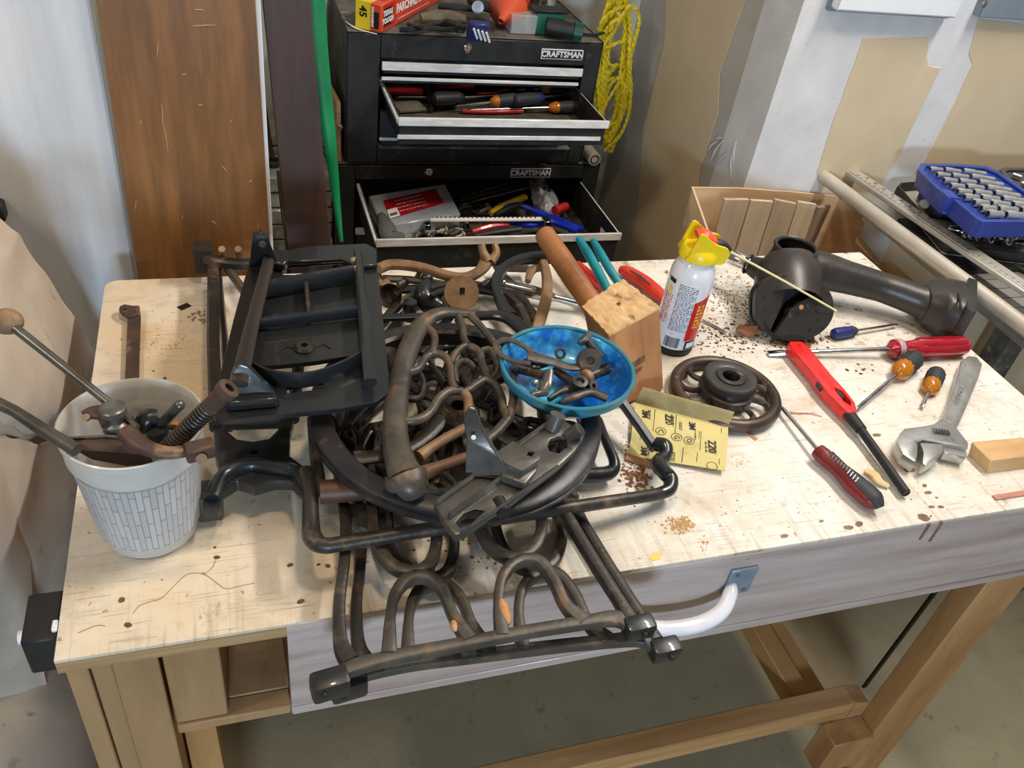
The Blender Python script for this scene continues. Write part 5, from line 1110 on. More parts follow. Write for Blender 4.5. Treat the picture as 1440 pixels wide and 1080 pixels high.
wrapc(patch(-.034, -.020, .119, .126), rc, AF).build('black_panel', m_ink, t); wrapc(patch(-.030, -.022, .104, .113), rc, AF).build('yellow_patch', m_yb, t)
mb = MB(); rnd = random.Random(2); x = -.012
while x < .010:
    wd = rnd.choice((.0004, .0007, .0011)); mb.box((x, .0165, 0), (x + wd, .034, .0003)); x += wd + rnd.choice((.0004, .0007))
wrapc(mb, rc, AF).build('barcode', m_ink, t, smooth=False)['kind'] = 'stuff'
mb = MB().torus((0, 0, 0), .002, .0005, n=3, m=4); mb.v = [V((p.x - .004, p.y + .040, .0002)) for p in mb.v]; wrapc(mb, rc, AF).build('recycling_mark', m_ink, t)
# cap: yellow collar, two wings, red button, black nozzle
f0 = A(1045, 350, .172) - V((cx, cy, T + .172)); f0.z = 0; f0.normalize(); s0 = V((-f0.y, f0.x, 0)); C0 = V((cx, cy, T + .158))
MB().lathe([(.022, -.002), (.0285, .000), (.0285, .010), (.024, .016), (.0, .016)], C0, (0, 0, 1), 36).build('collar', m_capy, t)
def wing(sg):
    P = [(-.022, .000), (.026, -.002), (.034, .006), (.036, .016), (.030, .024), (.016, .028), (.004, .034), (-.006, .042), (-.012, .044), (-.016, .038), (-.022, .012)]
    Q = [(p.x, p.y) for p in catmull([(a, b, 0) for a, b in P], 4, True)]
    rot = Matrix((f0, V((0, 0, 1)), f0.cross(V((0, 0, 1))))).transposed()
    org = C0 + s0 * (sg * .0195) + f0.cross(V((0, 0, 1))) * .0015
    return MB().plate(Q, .0035, org=org, rot=rot)
wing(1).build('wing', m_capy, t, bev=.001); wing(-1).build('wing', m_capy, t, bev=.001)
MB().curve([C0 - f0 * .012 + V((0, 0, .034)), C0 + V((0, 0, .034)), C0 + f0 * .012 + V((0, 0, .026)), C0 + f0 * .020 + V((0, 0, .016))], [.020, .026, .026, .018], [.008, .014, .016, .012], n=14).build('red_button', m_fun, t)
MB().curve([C0 + f0 * .010 + V((0, 0, .018)), C0 + f0 * .030 + V((0, 0, .017)), C0 + f0 * .044 + V((0, 0, .010))], [.020, .017, .010], None, n=14).build('black_nozzle', m_black, t)
n0 = C0 + f0 * .043 + V((0, 0, .010)); n1 = A(1176, 437, .055)
MB().sweep([n0, n0.lerp(n1, .5) + V((0, 0, .001)), n1], .0032, n=8).build('straw', mat('pale_straw', s(232, 220, 168), rough=.4), t)

# ---- machine arm casting
m_arm = mat('dark_machine_casting', s(46, 43, 41), s(60, 55, 50), rough=.36, metal=.15, scale=12, c3=s(96, 80, 64), s3=20, lo3=.58, hi3=.78, bump=.2, bscale=110)
t = thing('machine_arm_casting', 'heavy black hollow machine arm casting lying across the right rear of the bench', 'casting', A(1180, 430, 0))
dn = V((-.12, -.86, .50)).normalized(); dc = A(1117, 436, .052)
fr = frame(V((0, 0, 1)).cross(dn), dn)       # z = normal
loc = lambda px, py: (lambda p: (p.dot(fr.col[0]), p.dot(fr.col[1])))(onplane(px, py, dc, dn) - dc)
out = [(1066, 455), (1062, 430), (1066, 405), (1080, 392), (1100, 386), (1125, 388), (1150, 396), (1168, 412), (1173, 436), (1166, 456), (1148, 472), (1122, 479), (1092, 476)]
hole = [(1082, 468), (1092, 446), (1100, 425), (1106, 400), (1124, 396), (1148, 402), (1150, 412), (1140, 418), (1126, 424), (1112, 436), (1098, 458), (1090, 470)]
Q = [(p.x, p.y) for p in catmull([(*loc(*q_), 0) for q_ in out], 4, True)]
MB().plate(Q, .010, [[loc(*q_) for q_ in hole]], org=dc, rot=fr).build('end_flange', m_arm, t, bev=.0015)
MB().plate([(a * .9, b * .9) for a, b in Q], .006, org=dc - dn * .030, rot=fr).build('dark_hollow_liner', m_black, t)  # black sheet behind the flange hole, stands in for shade in the hollow
for x, y, r in ((1076, 418, .0028), (1077, 433, .0034), (1149, 437, .0032), (1150, 450, .0028), (1139, 463, .003)):
    c = onplane(x, y, dc, dn); MB().lathe([(r, 0), (r, .0006), (0, .0006)], c, dn, 14).build('bolt_hole', m_black, t)
for x, y, r, m in ((1117, 441, .010, m_arm), (1142, 428, .010, m_arm)):
    c = onplane(x, y, dc, dn) - dn * .004; MB().lathe([(r, -.01), (r, .004), (r * .6, .005), (r * .55, .0), (0, .0)], c, dn, 20).build('inner_boss', m, t)
MB().ball(onplane(1127, 432, dc, dn) - dn * .004, .006, 10).build('rust_crumb', m_orust, t)
rc_ = A(1117, 355, .098)
body = [dc - dn * .004, dc - dn * .02 + V((0, 0, .002)), A(1108, 398, .066), A(1112, 382, .070), rc_ + V((0, .0, -.024)), rc_ + V((0, .0, -.010)), rc_ + V((0, .0, .010))]
MB().sweep(catmull(body, 6), [.108, .108, .108, .104, .094, .080, .074, .070], [.100, .098, .096, .094, .086, .074, .070, .068], up=V((0, 0, 1)), n=28, cap=False).build('post', m_arm, t)
MB().torus(rc_ + V((0, .0, .009)), .0335, .007, .008, ax=(0, 0, 1), n=40).build('top_ring', m_arm, t); MB().lathe([(.030, 0), (.030, .001), (0, .001)], rc_ + V((0, .001, -.028)), (0, -.2, 1), 28).build('opening', m_black, t)  # black disc down inside the ring paints the shade of the deep hole
MB().curve([A(1118, 380, .058), A(1150, 380, .060), A(1190, 390, .056), A(1240, 404, .050), A(1290, 422, .044), A(1322, 436, .040)], [.070, .064, .054, .048, .052, .066], [.07, .066, .056, .050, .054, .064], n=24).build('arm', m_arm, t)
m_f = frame(A(1345, 442, .04) - A(1290, 424, .04))
MB().curve([A(1296, 426, .042), A(1318, 430, .042), A(1346, 438, .041)], [.064, .104, .120], [.06, .080, .082], n=16, pw=.6).build('head', m_arm, t)
MB().obox(A(1352, 441, .041), (.016, .118, .080), m_f).build('face_plate', m_arm, t, bev=.003, seg=2)
MB().obox(A(1350, 424, .083), (.003, .056, .003), m_f @ Matrix.Rotation(.1, 3, 'Z')).build('slot', m_black, t)
MB().curve(AP([(1132, 478, 0), (1132, 478, 0.001)]), .001, n=4) if 0 else None
for x, y in ((1348, 470), (1341, 478)): 
    c = A(x, y, .018); MB().lathe([(.0035, 0), (.0035, .001), (0, .001)], c + V((0, -.012, 0)), (0, -1, .2), 12).build('bolt_hole', m_black, t)
MB().lathe([(.008, 0), (.0115, .001), (.0125, .004), (.0125, .012), (.0120, .0125), (.0125, .013), (.0125, .024), (.0118, .026), (.0125, .028), (.0125, .036), (.010, .040)], A(1027, 360, .060), A(1062, 376, .060) - A(1027, 360, .060), 22).build('shaft_end', m_chrome, t)
MB().torus(A(1052, 371, .060), .016, .004, ax=A(1062, 376, .060) - A(1027, 360, .060), n=28).build('collar_ring', m_arm, t); MB().cyl(A(1050, 370, .058), A(1080, 384, .060), .014, .024, n=20).build('journal', m_arm, t)

# ---- hand wheel
a = A(942, 548, .012); b = A(1092, 550, .012); hc = (a + b) / 2; hc.z = T + .012; hc.y -= .004
RH = (b - a).length / 2 - .004
t = thing('hand_wheel', 'black iron hand wheel with brown worn rim, curved spokes and stacked pulley hub, lying flat', 'wheel', (hc.x, hc.y, T))
MB().torus(hc, RH - .006, .018, .018, n=72, m=14).build('rim', mat('brown_worn_rim', s(88, 68, 54), s(48, 40, 36), rough=.38, metal=.2, scale=22, c3=s(130, 104, 80), s3=40, lo3=.62, hi3=.72), t)
for i in range(9):
    a = 2 * pi * i / 9; d = V((math.cos(a), math.sin(a), 0)); e = V((-d.y, d.x, 0))
    MB().curve([hc + d * .026 + V((0, 0, .002)), hc + d * .045 + e * .006, hc + d * .058 + e * .004, hc + d * (RH - .010) - e * .006], [.012, .008, .008, .014], [.010, .009, .009, .010], n=8).build('spoke', m_cast, t)
MB().lathe([(.030, -.006), (.038, -.004), (.040, .004), (.040, .009), (.034, .012), (.033, .016), (.038, .020), (.038, .027), (.036, .029), (.024, .030), (.020, .028)], hc, (0, 0, 1), 56, capt=False).build('pulley', m_arm, t)
MB().lathe([(.020, .0275), (.020, .030), (.0125, .030), (.0115, .012)], hc, (0, 0, 1), 40, capb=False, capt=False).build('hub_bush', m_iron, t)
MB().lathe([(.0115, .010), (0, .010)], hc, (0, 0, 1), 30).build('bore', m_black, t)

# ---- sandpaper
m_sp = mat('yellow_sandpaper_back', s(214, 202, 140), s(202, 188, 124), rough=.8, scale=10, c3=s(190, 160, 100), s3=12, lo3=.64, hi3=.7)
m_spg = mat('sandpaper_grit', s(150, 136, 96), s(170, 154, 110), rough=.9, scale=60)
t = thing('sandpaper_sheet', 'yellow backed sandpaper sheet with black printing, its rear edge curled up beside the hand wheel', 'sandpaper', A(950, 620, 0))
a, b, c, d = A(884, 641, .002), A(1020, 662, .008), A(1024, 600, .014), A(893, 566, .010)
def grid(Pf, nu, nv, th=.0006):
    vs = [Pf(i / nu, j / nv) for j in range(nv + 1) for i in range(nu + 1)]; k = len(vs); w = nu + 1
    f = [(j * w + i, j * w + i + 1, (j + 1) * w + i + 1, (j + 1) * w + i) for j in range(nv) for i in range(nu)]
    return MB().add(vs + [p - V((0, 0, th)) for p in vs], f + [tuple(reversed([q + k for q in x])) for x in f])
def sheet(u, v):
    p = (a.lerp(b, u)).lerp(d.lerp(c, u), v); p.z += .003 * math.sin(pi * v) ; return p
MB_ = grid(sheet, 10, 10); MB_.build('sheet', m_sp, t)
e, f_ = A(908, 552, .022), A(1026, 592, .020)
g0 = A(950, 560, .030); 
def curl(u, v):
    lo = d.lerp(c, u); hi = A(905, 552, .02).lerp(A(1027, 595, .014), u) ; p = lo.lerp(hi, v); p.z = lo.z + .022 * math.sin(pi * min(1, v * .75)) ; return p
grid(curl, 12, 8).build('curled_edge', m_spg, t)
ux = (b - a).normalized(); uy = (d - a).normalized(); uz = ux.cross(uy).normalized()
def spt(body, u, v, size, ang=-90, bold=0):
    p = sheet(u, v); M_ = Matrix.Translation(p + uz * .0008) @ Matrix((ux, uz.cross(ux), uz)).transposed().to_4x4() @ Matrix.Rotation(R(ang), 4, 'Z')
    return text(body, size, 'printing', m_ink, t, M=M_, bold=bold, th=.0002)
for body, u, v, sz in (('3M', .12, .80, .013), ('220', .37, .80, .014), ('3M', .62, .78, .012), ('3M', .15, .12, .012), ('220', .84, .42, .015), ('GOLD', .50, .72, .006), ('P220', .45, .10, .008), ('C', .30, .52, .010), ('G', .47, .47, .010), ('O', .60, .45, .010)): spt(body, u, v, sz, bold=.0003 if sz > .01 else 0)
for u, v in ((.30, .52), (.47, .47), (.60, .45), (.86, .04), (.04, .62)):
    MB().torus(sheet(u, v) + uz * .0009, .0068, .0009, .0003, ax=uz, n=24, m=4).build('printed_ring', m_ink, t)
mb = MB()
for u, v0, v1 in ((.22, .5, .95), (.28, .05, .4), (.45, .55, .95), (.55, .02, .3), (.72, .3, .7), (.70, .08, .7), (.93, .1, .9), (.10, .3, .6)):
    mb.beam(sheet(u, v0) + uz * .0008, sheet(u, v1) + uz * .0008, .0007, .0003)
mb.build('printed_line', m_ink, t, smooth=False)['kind'] = 'stuff'
for k, (u, v) in enumerate(((.20, .14), (.17, .80), (.42, .78), (.66, .60), (.88, .40), (.35, .2), (.78, .38))):
    mb = dashes(MB(), -.010, .010, 0, .0022, k); p = sheet(u, v)
    mb.xf(Matrix.Translation(p + uz * .0007) @ Matrix((ux, uz.cross(ux), uz)).transposed().to_4x4() @ Matrix.Rotation(R(-90), 4, 'Z')).build('small_print', m_ink, t, smooth=False)['kind'] = 'stuff'
t = MB().beam(A(880, 642, .0025), A(926, 657, .0025), .012, .003).build('dark_veneer_strip', m_mal, bev=.0005); tag(t, 'brown wood strip poking out under the lower left corner of the sandpaper', 'strip')

# ---- screwdrivers
def lay2(name, label, P0, P1, hl, hr, sr, mg, mh, **k): return lay(name, label, 'screwdriver', P0, P1, 0, hl, hr, sr, mg, mh, **k)
# dark red ribbed one in front
t = thing('screwdriver', 'screwdriver with dark red and black contoured handle lying at the front right', 'screwdriver', A(1235, 712, 0))
a = A(1150, 634, .014); b = A(1236, 712, .014); d = b - a; L_ = d.length
m_dr = mat('dark_red_grip', s(128, 34, 34), s(104, 26, 28), rough=.4, scale=14, coat=.2)
MB().curve([a, a.lerp(b, .1), a.lerp(b, .35), a.lerp(b, .62), a.lerp(b, .88), b], [.022, .024, .021, .031, .030, .012], [.020, .022, .020, .026, .025, .010], n=20).build('handle', m_dr, t)
MB().curve([a.lerp(b, .16) + V((.002, .002, .0075)), a.lerp(b, .4) + V((.001, .001, .0075)), a.lerp(b, .64) + V((0, 0, .0085)), a.lerp(b, .9) + V((0, 0, .007)), b + d.normalized() * .002], [.014, .013, .022, .024, .012], [.008, .008, .010, .014, .01], n=14).build('black_grip_insert', m_grip, t)
for i in range(11):
    c = a.lerp(b, .22 + .045 * i) + V((0, 0, .0125 + .0015 * math.sin(i / 3))); sd = V((0, 0, 1)).cross(d).normalized(); w_ = .007 + .0025 * (i > 5)
    MB().beam(c - sd * w_ * .1 + V((.0, 0, .0006)), c - sd * w_ + d.normalized() * .003 - V((0, 0, .0015)), .0012, .0012).build('grip_rib', m_dr, t)
MB().sweep([a + d.normalized() * .004, A(1103, 577, .010), A(1093, 566, .008)], [.006, .006, .004], [.006, .006, .0015], n=12).build('shaft', m_chrome, t)
# big red clear handle
m_clr = mat('clear_red_handle', s(190, 34, 52), s(150, 18, 34), rough=.15, scale=3, stretch=(1, 60, 60), trans=.15, coat=.6, c3=s(225, 170, 175), s3=5, lo3=.6, hi3=.66)
t = thing('large_screwdriver', 'long flat screwdriver with fluted clear red handle behind the red lighter', 'screwdriver', A(1300, 490, 0))
a = A(1358, 486, .018); b = A(1250, 491, .018); d = (b - a).normalized(); L_ = (b - a).length
MB().lathe([(.010, 0), (.0145, .003), (.016, .010), (.016, L_ * .62), (.013, L_ * .70), (.012, L_ * .80), (.0155, L_ * .86), (.0155, L_ * .95), (.008, L_)], a, d, 28).build('handle', m_clr, t)
mb = MB(); 
for i in range(8):
    an = pi / 4 * i + .2; s1 = V((0, 0, 1)).cross(d).normalized(); r_ = s1 * math.cos(an) * .0155 + V((0, 0, 1)) * math.sin(an) * .0155
    mb.beam(a + d * .010 + r_, a + d * L_ * .62 + r_, .004, .003, r_)
mb.build('flute', mat('red_flute', s(150, 16, 30), rough=.2, coat=.4), t)['kind'] = 'stuff'
MB().lathe([(.0156, 0), (.0160, .002), (.0160, .009), (.0150, .011)], a + d * L_ * .86, d, 24).build('clear_ring', m_clear, t)
e = A(1118, 496, .008); MB().sweep([b, e, A(1100, 496, .006), A(1080, 497, .004)], [.008, .008, .015, .013], [.008, .008, .004, .002], n=10).build('blade', m_chrome, t)
lay2('small_screwdriver', 'small screwdriver with navy blue handle lying in front of the machine arm', A(1171, 470, .010), A(1262, 456, .008), .052, .0095, .0022, m_bluec, m_grip, ribs=4)
lay2('stubby_screwdriver', 'stubby amber and black flat screwdriver pointing down left beside the red handle', A(1288, 503, .017), A(1199, 580, .006), .068, .0155, .0032, m_grip, m_amber, collar=.45)
lay2('stubby_screwdriver', 'stubby amber and black screwdriver pointing at the viewer beside the wrench', A(1318, 523, .015), A(1297, 572, .006), .058, .0135, .0028, m_grip, m_amber, collar=.5)

# ---- red utility lighter
t = thing('utility_lighter', 'red utility lighter with long black barrel lying diagonally', 'lighter', A(1180, 570, 0))
m_lt = mat('bright_red_plastic', s(222, 34, 30), s(208, 26, 24), rough=.3, scale=10, coat=.3)
a = A(1116, 486, .014); b = A(1196, 586, .014); d = (b - a); dn_ = d.normalized(); sd = V((0, 0, 1)).cross(dn_).normalized(); L_ = d.length
prof = [(0, -.009), (.004, -.014), (.02, -.0155), (L_ * .45, -.014), (L_ * .75, -.015), (L_ * .95, -.010), (L_, -.006), (L_, .006), (L_ * .97, .010), (L_ * .88, .016), (L_ * .72, .017), (L_ * .5, .0145), (L_ * .3, .015), (.02, .0155), (.004, .013), (0, .008)]
hl = [(L_ * .66, .004), (L_ * .72, .001), (L_ * .86, .001), (L_ * .92, .005), (L_ * .86, .0115), (L_ * .72, .0115)]
fr = Matrix((dn_, sd, dn_.cross(sd))).transposed()
# sd points left of travel; put the trigger hole on the right-hand (image upper right) side
Qp = [(x, y) for x, y in prof]; MB().plate(Qp, .017, [hl], org=a + V((0, 0, .0085)), rot=fr).build('body', m_lt, t, bev=.0035, seg=3)
o_ = a + fr @ V((L_ * .70, .0065, .001)); MB().curve([o_, o_ + fr @ V((.008, .002, 0)), o_ + fr @ V((.016, -.002, 0))], .009, .010, n=10).build('trigger', m_grip, t)
MB().obox(a + fr @ V((L_ * .62, -.0145, .003)), (.014, .006, .008), fr).build('lock_slide', m_grip, t, bev=.001)
MB().obox(a + fr @ V((.020, .002, .0088)), (.026, .004, .001), fr).build('embossed_bar', m_lt, t, bev=.0004)
MB().curve([b - dn_ * .004, b + dn_ * .028], [.020, .017], [.016, .014], n=14).build('barrel_sleeve', m_black, t)
e = A(1274, 693, .010); MB().curve([b + dn_ * .026, e], [.0125, .0125], None, n=14).build('barrel', m_black, t); MB().lathe([(.0056, 0), (.0056, .0012), (.0042, .0014), (.0042, .0006), (0, .0006)], e, e - b, 16).build('barrel_tip', m_iron, t)

# ---- adjustable wrench
m_wr = mat('satin_wrench_steel', s(196, 196, 192), s(168, 166, 160), rough=.28, metal=.8, scale=20, c3=s(132, 128, 120), s3=50, lo3=.62, hi3=.72, bump=.15, bscale=90)
t = thing('adjustable_wrench', 'large steel adjustable wrench with cast lettering on the right of the bench', 'wrench', A(1320, 600, 0))
mb = MB(); pplate(mb, [(1352, 507), (1362, 500), (1374, 501), (1382, 512), (1377, 530), (1362, 566), (1350, 594), (1340, 610), (1322, 606), (1318, 600), (1326, 586), (1336, 560), (1348, 520)], .016, .010); mb.build('handle', m_wr, t, bev=.003, seg=2)
mb = MB(); pplate(mb, [(1350, 524), (1371, 528), (1343, 592), (1330, 588)], .0165, .001, smooth_n=0); mb.build('handle_panel', mat('panel_steel', s(170, 170, 166), s(140, 138, 132), rough=.4, metal=.7, scale=40), t)
mb = MB(); pplate(mb, [(1266, 608), (1272, 602), (1290, 600), (1312, 596), (1326, 588), (1342, 596), (1348, 604), (1362, 622), (1362, 630), (1330, 624), (1300, 618), (1291, 622), (1291, 640), (1288, 650), (1270, 638), (1262, 622)], .024, .020); mb.build('fixed_jaw', m_wr, t, bev=.003, seg=2)
mb = MB(); pplate(mb, [(1294, 622), (1326, 624), (1327, 634), (1316, 646), (1302, 654), (1297, 650), (1299, 636)], .0235, .018); mb.build('sliding_jaw', m_wr, t, bev=.002, seg=2)
mb = MB(); pplate(mb, [(1326, 624), (1360, 634), (1358, 644), (1327, 636)], .018, .014); mb.build('jaw_slide', m_wr, t, bev=.0015)
a = A(1311, 608, .022); b = A(1334, 611, .022); d = b - a
MB().lathe([(r_, z * d.length) for i in range(6) for r_, z in ((.0065, i / 6), (.0065, i / 6 + .09), (.0048, i / 6 + .10), (.0048, i / 6 + .155))], a, d, 16).build('adjusting_screw', m_chrome, t)
pa, pb = A(1358, 530, .0168), A(1338, 584, .0168); fx_ = (pa - pb).normalized()
M_ = Matrix.Translation((pa + pb) / 2 + V((0, 0, .0002))) @ Matrix((fx_, V((0, 0, 1)).cross(fx_), V((0, 0, 1)))).transposed().to_4x4()
text('CRAFTSMAN', .0095, 'cast_lettering', m_wr, t, M=M_, bold=.0003, th=.0012)

# ---- wood block and scraps on the right
m_blockw = mat('pale_block_wood', s(206, 168, 120), s(190, 150, 102), rough=.6, scale=12, stretch=(1, 5, 1))
t = thing('wood_block', 'pale hardwood block cut off by the right edge, printed side underneath', 'block', A(1400, 640, 0))
B_ = [A(1389, 666, .0), A(1475, 655, .0), A(1475, 625, .0), A(1361, 640, .0)]; Tt = [A(1393, 648, .022), A(1490, 636, .022), A(1470, 612, .022), A(1366, 621, .022)]
MB().hexa(B_ + Tt).build('block', m_mal if 0 else m_blockw, t, bev=.001)
t = MB().beam(A(1398, 700, .0015), A(1475, 688, .0015), .008, .0025).build('veneer_strip', mat('pink_veneer', s(196, 140, 118), s(176, 120, 100), rough=.6, scale=20, stretch=(1, 8, 1)), bev=.0004); tag(t, 'thin reddish veneer strip at the right front edge of the bench', 'strip')
t = MB().beam(A(1042, 601, .001), A(1064, 618, .001), .006, .001).build('veneer_chip', MATS['pink_veneer'], bev=.0002); tag(t, 'short flat reddish veneer chip below the hand wheel', 'chip')
t = MB().curve(AP([(1112, 580, .001), (1122, 581, .001), (1140, 581, .002), (1156, 586, .001)]), [.006, .003, .002, .001], .0012, n=6).build('wood_sliver', MATS['pink_veneer']); tag(t, 'long curved wood sliver right of the hand wheel', 'sliver')
t = MB().curve(AP([(1217, 661, .004), (1230, 668, .006), (1236, 676, .006), (1250, 684, .004)]), [.010, .014, .012, .006], [.004, .008, .008, .004], n=7).build('wood_splinter', m_chip); tag(t, 'tan wood splinter lying beside the lighter barrel', 'splinter')
t = MB().curve(AP([(988, 450, .003), (1004, 458, .003), (1022, 468, .003)]), [.004, .006, .003], .003, n=8).build('scriber', m_chrome); tag(t, 'small pale pointed steel piece right of the spray can', 'scriber')
mb = crumple(A(1053, 464, .008), .016, (1.3, .8, .6), 12, .22, 8); t = mb.build('rust_chunk', mat('rust_chunk', s(176, 120, 84), s(138, 90, 62), rough=.9, scale=60, bump=.8), ang=20); tag(t, 'big orange brown rust chunk left of the machine arm', 'rust')
mb = MB(); P = AP([(1398, 404, .0)]); 
t = MB().beam(A(266, 428, .001), A(252, 434, .001), .010, .001).build('paint_flake', m_iron, smooth=False); tag(t, 'grey square flake lying left of the black frame', 'flake')
# crumbs, chips and dust
def crumbs(name, label, areas, m, group=None):
    rnd = random.Random(len(name)); mb = MB()
    for (x0, x1, y0, y1, n, sz) in areas:
        for i in range(n):
            px = rnd.gauss((x0 + x1) / 2, (x1 - x0) / 4); py = rnd.gauss((y0 + y1) / 2, (y1 - y0) / 4); c = A(px, py, 0); r_ = sz * rnd.uniform(.4, 1.3); a_ = rnd.uniform(0, 6)
            c.z = T + r_ * .25; k = 5
            vs = [c + V((r_ * math.cos(a_ + 2 * pi * j / k) * rnd.uniform(.6, 1.1), r_ * math.sin(a_ + 2 * pi * j / k) * rnd.uniform(.6, 1.1), -r_ * .2)) for j in range(k)] + [c + V((0, 0, r_ * .3))]
            mb.add(vs, [tuple(reversed(range(k)))] + [(j, (j + 1) % k, k) for j in range(k)])
    o = mb.build(name, m, smooth=False); o['kind'] = 'stuff'; return tag(o, label, 'crumbs')
m_cr = mat('rust_crumbs', s(150, 104, 70), s(84, 54, 38), rough=.9, scale=300)
m_crd = mat('dark_crumbs', s(58, 44, 36), s(90, 64, 46), rough=.9, scale=300)
m_crg = mat('tan_grey_flakes', s(170, 140, 110), s(110, 98, 84), rough=.8, scale=300)
m_crl = mat('sawdust_chips', s(206, 172, 122), s(170, 132, 86), rough=.9, scale=300)
crumbs('rust_crumbs', 'brown rust crumbs heaped along the foot of the machine arm', [(1070, 1160, 470, 490, 260, .0030), (1040, 1075, 400, 470, 220, .0022), (990, 1060, 395, 450, 200, .0018), (970, 1040, 440, 500, 120, .0025)], m_cr)
crumbs('dark_crumbs', 'dark flakes scattered between the spray can and the red lighter', [(990, 1080, 450, 505, 90, .0028), (1060, 1110, 420, 500, 60, .0024), (1180, 1240, 510, 530, 10, .0030), (960, 1060, 380, 440, 120, .0016), (1240, 1300, 620, 740, 8, .0014), (1180, 1440, 500, 620, 30, .0012), (880, 1200, 640, 760, 40, .0011)], m_crd)
crumbs('sawdust_chips', 'small pile of wood and rust chips on the bench inside the bail rod end', [(880, 915, 640, 695, 120, .0032), (872, 900, 600, 690, 160, .0016)], m_cr)
crumbs('sawdust', 'loose heap of tan sawdust crumbs near the front edge of the bench', [(936, 976, 728, 748, 170, .0022), (1020, 1060, 645, 658, 60, .001), (975, 1000, 755, 775, 20, .0016)], m_crl)
crumbs('paint_flakes', 'brown and grey flakes on the stained rear left of the bench', [(262, 292, 434, 455, 26, .0036), (200, 280, 470, 500, 50, .0013)], m_crg)
crumbs('frame_flakes', 'rusty flakes on the bench inside the treadle frames', [(560, 720, 740, 800, 24, .0028), (560, 660, 770, 830, 10, .0036)], m_cr)
# ================================================================== PLASTIC TUB AND ITS PARTS
bx_, by_ = .0785, .1500
t = thing('plastic_tub', 'cloudy white plastic tub with grey plank print, full of rusty machine parts', 'tub', (bx_, by_, T))
m_tub = mat('cloudy_tub_plastic', s(214, 210, 204), s(196, 192, 186), rough=.3, scale=8, alpha=.80, coat=.2)
rb0, rb1, HT = .0475, .0655, .150
MB().lathe([(0, .002), (rb0 - .006, .002), (rb0 - .001, .004), (rb0, .010), (rb0 + .004, .030), (.0600, .118), (.0600, .1205), (.0632, .1215), (.0636, .142), (rb1, .143), (rb1 + .0006, HT), (rb1 - .001, HT + .001), (rb1 - .0026, HT - .001), (.0612, .140), (.0585, .118), (rb0 + .002, .030), (rb0 - .003, .008), (0, .005)], (bx_, by_, T), (0, 0, 1), 72, capb=False, capt=False).build('shell', m_tub, t)
# printed sleeve with upright brick-like plank lines
mp_ = mat('tub_plank_print', s(205, 205, 208), rough=.4, alpha=1)
nt = mp_.node_tree; N = nt.nodes; L = nt.links; b = N['Principled BSDF']
tc = N.new('ShaderNodeTexCoord'); sp = N.new('ShaderNodeSeparateXYZ'); L.new(tc.outputs['Object'], sp.inputs[0])
at = N.new('ShaderNodeMath'); at.operation = 'ARCTAN2'; L.new(sp.outputs[1], at.inputs[0]); L.new(sp.outputs[0], at.inputs[1])
cb = N.new('ShaderNodeCombineXYZ')
m1 = N.new('ShaderNodeMath'); m1.operation = 'MULTIPLY'; m1.inputs[1].default_value = 60 / (2 * pi); L.new(at.outputs[0], m1.inputs[0])
m2 = N.new('ShaderNodeMath'); m2.operation = 'MULTIPLY'; m2.inputs[1].default_value = 110; L.new(sp.outputs[2], m2.inputs[0])
L.new(m2.outputs[0], cb.inputs[0]); L.new(m1.outputs[0], cb.inputs[1])
br = N.new('ShaderNodeTexBrick'); br.inputs['Scale'].default_value = 1; br.inputs['Mortar Size'].default_value = .07; br.inputs['Brick Width'].default_value = 4.6; br.inputs['Row Height'].default_value = 1.0
br.inputs['Color1'].default_value = (*s(190, 188, 186), 1); br.inputs['Color2'].default_value = (*s(172, 172, 174), 1); br.inputs['Mortar'].default_value = (*s(126, 126, 130), 1); br.inputs['Mortar Smooth'].default_value = .1
L.new(cb.outputs[0], br.inputs['Vector']); L.new(br.outputs['Color'], b.inputs['Base Color'])
mb = MB().lathe([(rb0 + .0032, .020), (.0602, .114)], (bx_, by_, T), (0, 0, 1), 72, capb=False, capt=False); mb.build('printed_sleeve', mp_, t)
m_rusty = mat('brown_rusty_bar', s(92, 70, 58), s(64, 50, 44), rough=.5, metal=.2, scale=30, c3=s(150, 120, 92), s3=20, lo3=.60, hi3=.75, bump=.2, bscale=90)
t = thing('long_steel_rod', 'long thin steel rod with ball end sticking out of the tub to the upper left', 'rod', A(190, 600, .1))
MB().sweep([A(204, 606, .10), A(160, 572, .16), A(22, 462, .20)], [.0085, .0085, .0095], n=12).build('rod', m_oil, t); MB().ball(A(10, 452, .203), .0135, 16, (1.1, .9, 1)).build('ball_end', m_rust, t)
t = thing('rusty_rod', 'rusty round rod leaning over the left rim of the tub', 'rod', A(60, 600, .1))
MB().sweep([A(-14, 562, .17), A(20, 578, .166), A(60, 604, .160), A(108, 633, .155)], [.012, .011, .0125, .0125], n=14).build('rod', m_castr, t)
t = thing('bent_tin_scoop', 'dark flat tin plate lying slanted inside the front of the tub', 'plate', A(160, 630, .1))
P = [A(96, 618, .148), A(150, 614, .150), A(188, 618, .150), A(212, 640, .146), A(216, 652, .130), A(178, 655, .122), A(130, 646, .130), A(104, 632, .145)]
tr = tessellate_polygon([P]); n = len(P); w_ = V((0, .001, -.0015))
MB().add(P + [p + w_ for p in P], [tuple(x) for x in tr] + [tuple(i + n for i in reversed(x)) for x in tr] + [(i, (i + 1) % n, (i + 1) % n + n, i + n) for i in range(n)]).build('plate', m_rusty, t)
MB().sweep([A(98, 616, .150), A(150, 613, .152), A(188, 617, .152)], .003, n=6).build('rolled_edge', m_castr, t)
t = thing('rusty_crank_arm', 'rusty curved crank arm with square clamp end resting across the tub rim', 'crank', A(200, 620, .1))
